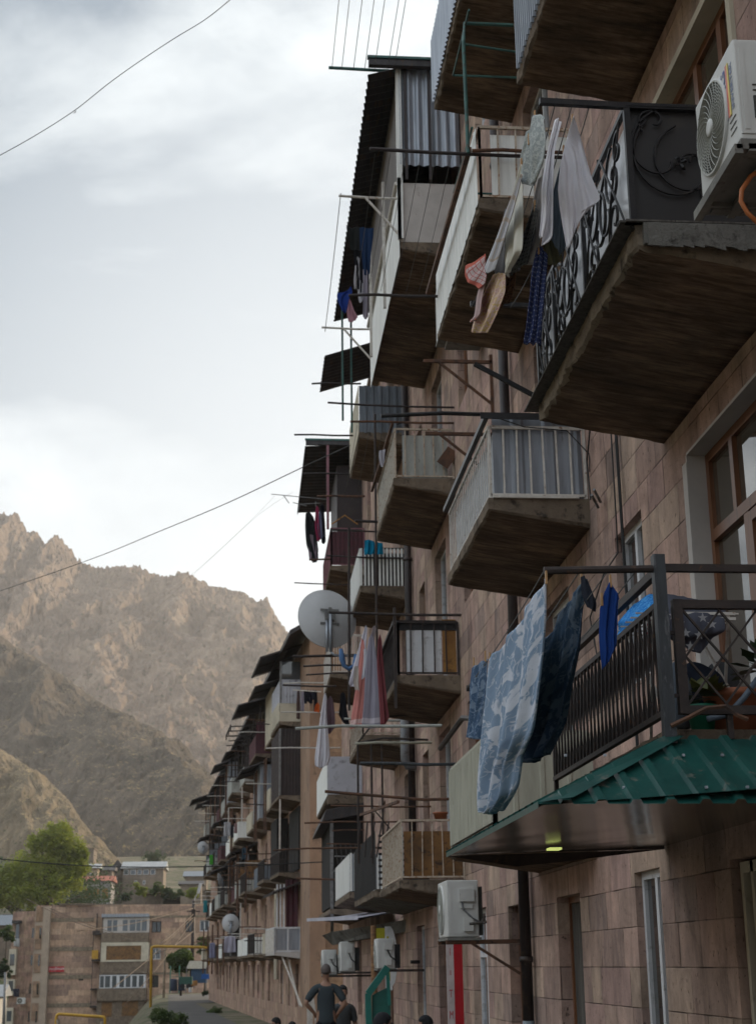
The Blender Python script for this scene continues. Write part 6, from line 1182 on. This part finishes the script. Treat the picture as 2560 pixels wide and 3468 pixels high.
def rockmat(name,c1,c2,c3,shrub,sc,grass=None,sunlit_grass=None):
    m,t,b=base(name,.96,0,.05); v=tcoord(t); vs=tcoord(t,(1,1,.35)); n1=noi(t,vs,sc,9,.68,.3); n2=noi(t,v,sc*4,7,.7); n3=noi(t,v,sc*.35,3,.5)
    col=ramp(t,n1,[(.32,c2),(.5,c1),(.66,c3)]); col=mixc(t,.6,col,ramp(t,n2,[(.3,(.45,.43,.42)),(.5,(1,1,1)),(.72,(1.45,1.4,1.3))]),'MULTIPLY')
    if grass: col=mixc(t,ramp(t,n3,[(.42,(0,0,0)),(.6,(.85,.85,.85))]),col,grass)
    vo=t.nodes.new('ShaderNodeTexVoronoi'); vo.inputs['Scale'].default_value=sc*7; vo.inputs['Randomness'].default_value=1; t.links.new(v,vo.inputs['Vector'])
    sf=math_(t,'MULTIPLY',ramp(t,vo.outputs['Distance'],[(.16,(1,1,1)),(.30,(0,0,0))]),ramp(t,noi(t,v,sc*2,3),[(.44,(0,0,0)),(.56,(1,1,1))])); col=mixc(t,math_(t,'MULTIPLY',sf,.8),col,shrub)
    if sunlit_grass:
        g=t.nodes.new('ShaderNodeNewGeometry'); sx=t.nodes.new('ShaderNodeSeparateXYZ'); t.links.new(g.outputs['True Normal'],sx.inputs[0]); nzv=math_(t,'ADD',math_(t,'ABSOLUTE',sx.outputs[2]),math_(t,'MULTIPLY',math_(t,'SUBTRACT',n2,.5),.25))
        col=mixc(t,ramp(t,nzv,[(.90,(0,0,0)),(.98,(.65,.65,.65))]),col,sunlit_grass)  # golden sunlight on crest grass, put into the colour of flatter ground
    t.links.new(col,b.inputs['Base Color']); bumpn(t,b,math_(t,'ADD',n2,n1),.9,3.0/max(sc*60,1)); return m
def ridge(name,crest,D,depth,zf,nx,ny,amp,fx,mat,back=.4,dlist=None,ext=(0,0),seed=0,jag=1.0,pw=1.15):
    pts=[at(x,y,Y=(D if dlist is None else dlist[i])) for i,(x,y) in enumerate(crest)]
    P=resample(pts,nx); V=[];F=[]
    for i,p in enumerate(P):
        for j in range(-int(ny*.25),ny+1):
            if j<0: s=-j/(ny*.25); y=p.y+depth*back*s; z=p.z-(p.z-zf)*.6*s
            else: s=j/ny; y=p.y-depth*s; z=zf+(p.z-zf)*((1-s)**pw if pw<2 else 1-s**(pw-1))
            env=min(1,abs(s)*6) if j>=0 else min(1,s*4)
            q=Vector((p.x*fx+seed,y*fx*.35,z*fx*.35)); r1=1-abs(noise.noise(q))*2; r2=1-abs(noise.noise(q*2.7+Vector((3,1,0))))*2; r3=noise.noise(q*7.1); r4=noise.noise(q*17)+.7*noise.noise(q*37)
            dsp=amp*(r1*.9+r2*.45+r3*.28+r4*.12)*env*(1-s*.5)
            x=p.x+amp*.25*noise.noise(q*5)*env; zc=z+dsp*.45+amp*.10*jag*(r3+r4*1.2)*(1-env*.6)
            V.append((x,y-dsp*.9,zc))
    n=ny+1+int(ny*.25)
    for i in range(nx):
        for j in range(n-1): a=i*n+j; F.append((a,a+1,a+1+n,a+n))
    me=bpy.data.meshes.new(name); me.from_pydata(V,[],F); me.materials.append(mat); o=bpy.data.objects.new(name,me); COL.objects.link(o); tag(o,kind='structure')
    for p in me.polygons: p.use_smooth=False
    return o
rk1=rockmat('far_rock',(.22,.165,.13),(.155,.118,.095),(.28,.215,.165),(.08,.08,.05),.030)
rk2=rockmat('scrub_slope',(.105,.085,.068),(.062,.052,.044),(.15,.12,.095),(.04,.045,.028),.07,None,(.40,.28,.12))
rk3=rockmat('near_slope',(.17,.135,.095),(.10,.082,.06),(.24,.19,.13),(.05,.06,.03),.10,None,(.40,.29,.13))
crest=[(-90,1100),(0,1122),(20,1130),(34,1122),(60,1158),(80,1166),(105,1190),(120,1170),(140,1182),(165,1215),(190,1232),(215,1240),(260,1240),(285,1236),(312,1240),(345,1256),(370,1264),(392,1250),(412,1250),(430,1268),(450,1278),(475,1280),(505,1292),(525,1296),(548,1304),(562,1312),(585,1306),(592,1325),(612,1360),(630,1384),(655,1388),(700,1420),(800,1480),(900,1530)]
ridge('mountain',crest,1150,600,20,760,230,14,.022,rk1,seed=3,jag=1.7)
crest=[(-120,1310),(0,1392),(40,1425),(100,1458),(160,1500),(230,1545),(300,1592),(370,1628),(410,1648),(438,1682),(470,1712),(490,1765),(520,1850),(560,1930),(700,2000)]
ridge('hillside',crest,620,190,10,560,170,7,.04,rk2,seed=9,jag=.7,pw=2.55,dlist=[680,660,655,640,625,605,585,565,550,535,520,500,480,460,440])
crest=[(-260,1500),(-100,1580),(0,1637),(50,1667),(100,1700),(150,1748),(180,1795),(210,1832),(240,1862),(268,1888),(300,1930),(360,1990),(500,2100)]
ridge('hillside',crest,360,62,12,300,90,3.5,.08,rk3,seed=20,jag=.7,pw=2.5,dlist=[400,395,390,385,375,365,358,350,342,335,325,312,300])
crest=None
V=[];F=[]
for i in range(41):
    for j in range(16):
        y=-380+i*17; s_=j/15; x=-330+s_*240; z=-1+(1-s_)**1.2*125*(1+.25*noise.noise(Vector((y*.008,3,0))))
        V.append((x,y,z+6*noise.noise(Vector((x*.03,y*.03,5)))))
for i in range(40):
    for j in range(15): a=i*16+j; F.append((a,a+1,a+17,a+16))
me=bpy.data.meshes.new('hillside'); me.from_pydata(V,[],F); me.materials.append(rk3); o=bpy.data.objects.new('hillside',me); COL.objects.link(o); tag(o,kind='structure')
# ---------------- trees ----------------
LF=[wm('leaves_sunny',(.29,.32,.045),(.17,.22,.035),(.33,.32,.07),.9,.6,0,0),wm('leaves_dark',(.055,.085,.028),(.035,.06,.022),(.07,.10,.03),.9,.65,0,0),wm('leaves_mid',(.10,.14,.035),(.06,.10,.03),(.13,.16,.045),.9,.6,0,0)]
for mm_ in LF:
    t=mm_.node_tree; b=t.nodes['Principled BSDF']; tr=t.nodes.new('ShaderNodeBsdfTranslucent'); mx=t.nodes.new('ShaderNodeMixShader'); mx.inputs[0].default_value=.45
    src=b.inputs['Base Color'].links[0].from_socket; t.links.new(src,tr.inputs[0]); t.links.new(b.outputs[0],mx.inputs[1]); t.links.new(tr.outputs[0],mx.inputs[2]); t.links.new(mx.outputs[0],t.nodes['Material Output'].inputs[0])
BK=wm('bark',(.09,.07,.05),(.05,.04,.03),None,3,.9,0,.4)
def tree(c,R,H,n,leaf,lf,label,name='tree',trunk=True,cat='tree',lobes=None,group=None,sq=1.0):
    rg=random.Random(int(c[0]*31+c[1]*7)); root=empty(name,c,0,label,cat,group); m=MB(); tb=MB()
    if trunk: tb.tube([(0,0,-1),(R*.03,0,H*.15),(0,R*.03,H*.35),(0,0,H*.62)],[R*.08,R*.065,R*.05,R*.02],8)
    lobes=lobes or [(rg.uniform(-.6,.6)*R,rg.uniform(-.6,.6)*R,H*rg.uniform(.35,.85),R*rg.uniform(.3,.5)) for _ in range(11)]
    cl=[]
    for (lx,ly,lz,lr) in lobes:
        if trunk: tb.tube([(0,0,H*.3),(lx*.5,ly*.5,(H*.35+lz)/2),(lx,ly,lz)],[R*.035,R*.02,R*.008],5)
        for _ in range(max(5,int(n/len(lobes)/26))):
            a=rg.random()*6.283; e=math.asin(rg.uniform(-.75,1)); rr=lr*(rg.random()**.4); cl.append((lx+rr*math.cos(a)*math.cos(e),ly+rr*math.sin(a)*math.cos(e),lz+rr*math.sin(e)*sq,lr*rg.uniform(.16,.34)))
    for (cx,cy,cz,cr_) in cl:
        for _ in range(26):
            g=Vector((rg.gauss(0,1),rg.gauss(0,1),rg.gauss(0,.8)))*cr_*.6; p=Vector((cx,cy,cz))+g
            a=Vector((rg.uniform(-1,1),rg.uniform(-1,1),rg.uniform(-.6,.6))).normalized(); b_=a.cross(Vector((rg.uniform(-1,1),rg.uniform(-1,1),1))).normalized(); s=leaf*rg.uniform(.6,1.3)
            k=len(m.v); m.v+=[tuple(p-a*s),tuple(p+b_*s*.45),tuple(p+a*s),tuple(p-b_*s*.45)]; m.f.append((k,k+1,k+2,k+3))
    m.build('crown',lf,root); 
    if trunk: tb.build('trunk',BK,root,True)
    return root
def px_tree(x0,y0,x1,y1,Y,n,leaf,lf,label,**k):
    a=at((x0+x1)/2,y1,Y=Y); b_=at((x0+x1)/2,y0,Y=Y); w=(at(x1,y1,Y=Y)-at(x0,y1,Y=Y)).length; return tree((a.x,Y,a.z),w/2,b_.z-a.z,n,leaf,lf,label,**k)
a=at(100,2010,Y=200); top=at(110,1795,Y=200).z-a.z
LB=[(-.5,0,10,4.6),(1.5,-1,15.0,3.0),(3.2,0,12.6,3.4),(5.0,0,9.6,2.6),(-4.5,1,9.0,3.8),(-7.5,0,6.5,3.4),(4.2,-1,6.8,2.8),(0,-2,5.6,4.4),(-4,-2,4.4,3.6),(-9.5,0,4.5,2.8),(2.2,1,16.2,1.7),(5.8,0,12.0,1.6),(-1.5,0,13.8,2.6)]
kx=top/18.2; LB=[(x_*kx,y_*kx,z_*kx,r_*kx) for x_,y_,z_,r_ in LB]
tree((a.x,200,a.z),10,top,40000,.20,LF[0],'large sunlit green tree left of the hillside houses','tree',True,'tree',LB)
tree((a.x-3,208,a.z-2),13,top*.62,9000,.24,LF[1],'darker tree mass behind and below the large sunlit tree')
GR='shrubs on the terraces below the houses'
for i,(x0,y0,x1,y1,Y,n,lf,lab) in enumerate(((292,1930,322,1972,215,2600,0,'bright green bush in front of the pale roofed house'),(322,1928,362,1968,218,2600,2,'green bush right of the brightest one below the house'),(352,1938,390,1972,212,3000,1,'dark green round bush in the middle of the terrace'),(402,1938,440,1972,210,2600,0,'light green bush at the right end of the terrace'),(262,1950,292,1975,210,1500,1,'small dark bush between the arcade house and the terrace'),(385,1936,404,1970,216,1200,2,'small pinkish green bush beside the light green one'),(300,1862,372,1902,300,2600,1,'dark trees behind the pale roofed house'),(222,1888,262,1915,262,1500,0,'pale green shrub beside the tan house'),(-5,2020,32,2075,150,2500,2,'green tree at the left frame edge below the roofs'),(-8,2090,26,2160,140,2500,1,'darker green tree at the left frame edge'))):
    px_tree(x0,y0,x1,y1,Y,n,.17,LF[lf],lab,name='bush' if i<6 or i==7 else 'tree',cat='bush' if i<6 or i==7 else 'tree',trunk=i in(6,8,9))
px_tree(360,2072,432,2150,140,12000,.16,LF[2],'green tree over the street stall beside the pole',trunk=True)
px_tree(425,2030,470,2150,150,3400,.12,LF[2],'climbing green tree behind the end of the far block',trunk=True)
px_tree(335,2190,392,2262,66,6500,.05,LF[2],'weedy bush at the roadside left edge',name='bush',cat='bush',trunk=False,lobes=[(-.45+.1*k,.5*math.sin(k*2),.78+.2*math.sin(k*3)-.04*k,.30) for k in range(12)])
px_tree(448,2203,486,2228,93,2600,.05,LF[2],'weeds growing against the foot of the far block',name='bush',cat='bush',trunk=False)
px_tree(438,2166,456,2182,118,900,.06,LF[1],'grass tuft on the verge of the road near the block',name='bush',cat='bush',trunk=False)
# ---------------- hillside houses ----------------
def house(name,x0,y0,x1,y1,Y,dep,wallm,roofm,label,rh=.5,wins=(),over=.4,ridge='x',arches=False,base=3.0):
    a=at(x0,y1,Y=Y); b_=at(x1,y0,Y=Y); w=b_.x-a.x; h=b_.z-a.z; root=empty(name,(a.x,Y,a.z),0,label,'house')
    m=MB(); m.box(0,w,0,dep,-base,h); m.build('wall',wallm,root)
    m=MB()
    if ridge=='x': m.hexa([(-over,-over,h),(w+over,-over,h),(w+over,dep+over,h),(-over,dep+over,h),(-over,dep*.5-.1,h+rh),(w+over,dep*.5-.1,h+rh),(w+over,dep*.5+.1,h+rh),(-over,dep*.5+.1,h+rh)])
    elif ridge=='y': m.hexa([(-over,-over,h),(w+over,-over,h),(w+over,dep+over,h),(-over,dep+over,h),(w/2-.1,-over,h+rh),(w/2+.1,-over,h+rh),(w/2+.1,dep+over,h+rh),(w/2-.1,dep+over,h+rh)])
    else: m.box(-over,w+over,-over,dep+over,h,h+.25)
    m.build('roof',roofm,root)
    for (fx,fz,fw,fh) in wins:
        f=MB(); f.box(w*fx,w*(fx+fw),-.06,.02,h*fz,h*(fz+fh)); fo=f.build('window',M['white_pvc'] ,root); g=MB(); g.box(w*fx+.08,w*(fx+fw)-.08,-.08,-.055,h*fz+.08,h*(fz+fh)-.08); g.build('pane',M['glass_blue'],fo)
    if arches:
        for fx in (.08,.40,.70):
            g=MB(); r=w*.11; cx=w*fx+r; pts=[(cx-r,h*.35)]+[(cx-r*math.cos(k*math.pi/10),h*.62+r*.9*math.sin(k*math.pi/10)) for k in range(11)]+[(cx+r,h*.35)]
            g.v=[(x_,-.05,z_) for x_,z_ in pts]; g.f=[tuple(range(len(pts)))]; g.build('arch',M['orange_panel'],root)
    return root
stn=wm('field_stone',(.24,.19,.15),(.16,.13,.10),(.11,.09,.075),1.0,.95,0,.3); tanp=wm('tan_render',(.36,.28,.20),(.30,.23,.17),None,.8,.9,0,.1); rfp=wm('pale_metal_roof',(.34,.35,.36),(.28,.29,.30),None,.6,.5,.1,.05); red=wm('red_sheet_roof',(.33,.10,.06),(.25,.08,.05),None,.6,.7,0,.05)
house('house',268,1897,358,1945,250,9,stn,rfp,'long hillside house with a pale metal roof and white upper windows',1.3,((.02,.70,.12,.24),(.18,.70,.14,.24),(.36,.70,.1,.24),(.5,.70,.14,.24),(.68,.70,.12,.24),(.3,.25,.06,.18),(.5,.25,.06,.18)))
house('house',244,1902,270,1945,252,8,stn,M['dark_sheet'],'dark gabled annex left of the pale roofed house',1.6,((.3,.5,.2,.15),),ridge='y')
house('house',178,1925,243,1985,228,7,wm('grey_lilac_render',(.27,.25,.25),(.22,.20,.20),None,.8,.9,0,.1),red,'arcade house with a red roof and three ochre arches',.9,tuple((.08+i*.15,.12,.07,.18) for i in range(6)),arches=True)
house('house',190,1897,214,1930,240,6,tanp,rfp,'small tan house behind the arcade house',.8,((.3,.4,.25,.25),))
house('house',212,1902,246,1940,244,7,stn,M['dark_sheet'],'brown stone house with a dark overhanging roof behind the arcade house',.9,((.6,.45,.15,.2),))
house('house',176,1856,206,1905,262,6,cement('bare_block',(.25,.20,.16),(.17,.14,.11),(.12,.1,.08),1),M['concrete'],'unfinished flat roofed block house highest behind the tree',.1,(),ridge='flat',over=.1)
house('house',405,1915,452,1945,240,8,stn,M['zinc_dark'],'low house with a dull blue metal roof near the far block',1.0,((.5,.4,.15,.25),))
house('house',395,1932,440,1955,226,6,stn,M['dark_sheet'],'low dark roofed shed in front of the blue roofed house',.6,())
house('house',-20,2022,32,2062,176,6,stn,M['zinc_dark'],'grey roofed house at the left frame edge',1.2,((.4,.4,.15,.25),))
house('house',-60,2178,0,2245,130,4,M['white_plaster'],rfp,'pale shed at the lower left frame edge',.9,())
m=MB(); a=at(170,1978,Y=196); b_=at(270,1974,Y=196); m.box(a.x,b_.x,196,196.4,a.z-3,a.z+.1); tag(m.build('retaining_wall',stn),'long stone retaining wall above the pale block','wall')
# ---------------- poles, pipes, cables ----------------
def pole(x0,y0,x1,y1,Y,r,mat,label,name='utility_pole',lamp=False,cat='pole'):
    a=at(x1,y1,Y=Y); b_=at(x0,y0,Y=Y); root=empty(name,tuple(a),0,label,cat); d=b_-a; m=MB(); m.tube([(0,0,-1.5),tuple(d)],[r*1.15,r*.8],10); m.build('shaft',mat,root,True)
    if lamp:
        m=MB(); m.tube([tuple(d-Vector((0,0,.8))),tuple(d+Vector((.1,0,.2))),tuple(d+Vector((.5,-.3,.9)))],.05,6); m.hexa([tuple(d+Vector(q)) for q in ((.25,-.4,.6),(.5,-.4,.6),(.5,.0,.6),(.25,.0,.6),(.45,-.3,1.5),(.75,-.3,1.5),(.75,0,1.5),(.45,0,1.5))]); m.build('lamp_head',M['dish'],root); m=MB(); m.box(d.x-.6,d.x+.6,-.06,.06,d.z-1.0,d.z-.9); m.box(d.x-.18,d.x+.18,-.25,-.0,d.z-1.4,d.z-.8); m.build('crossarm',M['dark_iron'],root)
    return root
pole(424,1968,420,2118,142,.17,M['dark_iron'],'dark utility pole with a pale street lamp head beside the road',name='utility_pole',lamp=True)
pole(362,2063,358,2175,140,.10,M['concrete_pale'],'thin pale pole standing by the right end of the pale block')
pole(13,2125,10,2238,120,.12,M['grey_paint'],'grey pole at the left edge of the pale block')
def pipeframe(pts,Y,r,label,legs=None):
    P=[at(x,y,Y=Y) for x,y in pts]; root=empty('gas_pipe',tuple(P[0]),0,label,'gas pipe'); m=MB(); m.tube([p-P[0] for p in P],r,10); m.build('pipe',M['yellow'],root,True)
    if legs:
        m=MB()
        for x,y in legs: q=at(x,y,Y=Y)-P[0]; m.tube([q,q+Vector((0,0,-4))],r*1.3,8)
        m.build('leg',M['concrete_pale'],root,True)
pipeframe([(328,2280),(332,2075),(333,2070),(337,2068),(440,2070),(452,2071),(455,2074),(456,2110)],118,.10,'tall yellow gas pipe arching over the road')
pipeframe([(122,2280),(124,2222),(126,2218),(130,2216),(222,2222),(228,2223),(230,2227),(229,2280)],70,.065,'low yellow gas pipe loop at the bottom left',[(127,2228),(224,2232)])
def wire(pts,r,mat,label,cat='cable'):
    P=[at(x,y,Y=Y) for x,y,Y in pts]; Q=[]
    for i in range(len(P)-1):
        for k in range(6):
            f=k/6; p0=P[max(i-1,0)];p1=P[i];p2=P[i+1];p3=P[min(i+2,len(P)-1)]
            Q.append((p1*2+(p2-p0)*f+(p0*2-p1*5+p2*4-p3)*f*f+(p1*3-p0-p2*3+p3)*f*f*f)*.5)
    Q.append(P[-1]); m=MB(); m.tube(Q,r,5); return tag(m.build('cable',M[mat],None,True),label,cat)
o=wire([(-60,372,22),(0,340,22),(80,295,22),(163,242,22),(235,185,21),(300,138,21),(380,85,21),(450,42,20),(510,-6,20),(600,-80,20)],.0065,'cable','slack wire crossing the sky at the upper left')
m=MB(); p=at(164,241,Y=22); m.tube([p,p+Vector((.02,0,-.03)),p+Vector((-.01,0,-.05))],.008,5); m.build('splice',M['cable'],o)
wire([(-40,1305,60),(0,1292,58),(200,1222,48),(340,1165,43),(500,1098,38),(690,1008,33),(900,915,28),(1050,880,25)],.012,'cable','dark wire rising from the mountains to the block')
wire([(-20,1600,120),(200,1440,90),(330,1340,75),(440,1240,65),(560,1130,55),(640,1075,48)],.004,'wire_brown','thin wire crossing the mountain, the lower right one')
wire([(180,1450,100),(300,1350,80),(420,1255,65),(520,1165,58),(600,1085,50)],.0035,'wire_brown','thin wire crossing the mountain, the upper left one')
wire([(-40,1872,46),(0,1877,46),(120,1888,46),(240,1894,46),(370,1895,46),(520,1892,46),(700,1884,46),(860,1872,44),(880,1868,43)],.017,'cable','thick low black cable crossing the tree and both blocks')
for i,(x0,y0,x1,y1) in enumerate(((423,1985,170,2035),(423,1998,330,2075),(423,2005,220,2180),(424,2010,270,2200),(423,2035,340,2085),(110,1985,330,2060),(60,1965,240,2040))):
    wire([(x0,y0,141),((x0+x1)/2,(y0+y1)/2+7,130),(x1,y1,120)],.028,'wire_brown','tan service wire number %s fanning out over the pale block'%('one two three four five six seven'.split()[i]) if False else ('tan service wire fanning from the utility pole over the pale block' if i<5 else 'tan service wire sagging across the front of the pale block'))['group']='tan service wires'
ant=empty('tv_antenna',tuple(at(655,1102,Y=40)),0,'thin metal television antenna sticking out above the black washing','antenna')
m=MB(); c=at(655,1102,Y=40)
for (x0,y0,x1,y1) in ((593,1080,720,1092),(655,1102,700,1100),(655,1102,650,1125),(640,1098,670,1106),(620,1083,632,1100),(690,1096,690,1108)): m.tube([at(x0,y0,Y=40)-c,at(x1,y1,Y=40)-c],.012,5)
m.build('rods',M['grey_paint'],ant)
# street end objects
a=at(398,2170,Y=138); st=empty('market_stall',tuple(a),0,'street stall with a slanted white roof at the end of the road','stall')
m=MB(); w=at(452,2170,Y=138).x-a.x; h=at(400,2100,Y=138).z-a.z
m.hexa([(.3,0,h*.75),(w,0,h*.75),(w,2,h*.75),(.3,2,h*.75),(.6,0,h),(w+.1,0,h*.98),(w+.1,2,h*.98),(.6,2,h)]); m.build('roof',plain('canvas_white',(.60,.60,.52)),st); m=MB()
for x_ in (.35,w-.05): m=MB(); m.bar((x_,0,0),(x_,0,h*.8),.08,.08,up=(0,1,0)); m.build('post',M['grey_paint'],st)
m=MB(); m.box(w*.35,w,.2,1.8,h*.3,h*.78); m.build('back_sheet',plain('blue_tarp',(.03,.08,.16)),st); m=MB(); m.box(w*.2,w*.62,-.2,.3,h*.22,h*.38); m.build('counter',M['orange_panel'],st)
a=at(372,2165,Y=134); m=MB()
for k in range(2): m.tube([(a.x+k*.75,134,a.z-.2),(a.x+k*.75,134,a.z+2.0)],.05,6)
for k in range(6): m.bar((a.x,134,a.z+k*.22),(a.x+.75,134,a.z+k*.22),.04,.04)
tag(m.build('gate',plain('teal_fence',(.02,.16,.13))),'teal metal gate at the end of the road','gate')
a=at(380,2160,Y=132); m=MB(); m.lathe((a.x,132,a.z-.2),[(.28,0),(.3,.1),(.3,.9),(.26,.95)],16); m.lathe((a.x+.66,132,a.z-.2),[(.28,0),(.3,.1),(.3,.9),(.26,.95)],16); tag(m.build('water_tank',plain('navy_plastic',(.02,.03,.06)),None,True),'pair of joined dark blue tanks inside the teal gate','tank')
a=at(392,2160,Y=130); w=at(420,2160,Y=130).x-a.x; ct=empty('cart',tuple(a),0,'green wooden cart in front of the street stall','cart'); m=MB(); m.box(0,w,0,1,.3,.9); m.bar((w*.1,0,0),(w*.1,0,.3),.06,.06,up=(0,1,0)); m.bar((w*.9,0,0),(w*.9,0,.3),.06,.06,up=(0,1,0)); m.build('body',plain('cart_green',(.03,.10,.08)),ct)
for k in (.25,.75): m=MB(); m.lathe((w*k,-.08,.16),[(.05,0),(.2,.01),(.2,.06),(.05,.07)],14,'y'); m.build('wheel',M['black'],ct)
a=at(440,2140,Y=136); m=MB(); m.hexa([(a.x,136,a.z),(a.x+.9,136,a.z),(a.x+.9,136.8,a.z),(a.x,136.8,a.z),(a.x+.05,136,a.z+.4),(a.x+.85,136,a.z+.4),(a.x+.85,136.8,a.z+.4),(a.x+.05,136.8,a.z+.4)]); tag(m.build('crate',plain('bright_blue_plastic',(.01,.09,.35))),'bright blue crate on the right of the street stall','crate')
a=at(417,2160,Y=128); m=MB(); m.lathe((a.x,128,a.z-.3),[(.12,0),(.16,.35),(.15,.36),(.11,.02)],14); tag(m.build('bucket',plain('white_bucket',(.6,.6,.6))),'white bucket on the ground by the green cart','bucket')
m=MB(); m.bar((.60,30.5,-.5),(.78,30.5,-.6),.04,.04); p0=at(683,2178,Y=29); p1=at(692,2240,Y=29); m=MB(); m.bar(p0,p1,.04,.04,up=(0,1,0)); q=at(672,2180,Y=29.5); m.bar(q,p0,.02,.02); 
for k in range(7): a=q.lerp(p0,k/6); m.bar(a,a-Vector((0,0,1.2)),.012,.012,up=(0,1,0))
tag(m.build('hand_rail',M['white_paint']),'white metal handrail left of the older man','handrail')
# ---------------- haze ----------------
zmax=max(v.co.z for o in COL.objects if o.name.startswith(('mountain','hillside')) for v in o.data.vertices)
hm=bpy.data.materials.new('valley_haze'); hm.use_nodes=True; t=hm.node_tree; t.nodes.remove(t.nodes['Principled BSDF']); pv=t.nodes.new('ShaderNodeVolumePrincipled'); pv.inputs['Density'].default_value=HAZE; pv.inputs['Color'].default_value=(.93,.93,.94,1); pv.inputs['Anisotropy'].default_value=.35
t.links.new(pv.outputs[0],t.nodes['Material Output'].inputs['Volume'])
if HAZE>0:
    m=MB(); m.box(-1700,1700,-420,1950,-12,zmax+25); tag(m.build('haze',hm),kind='stuff')
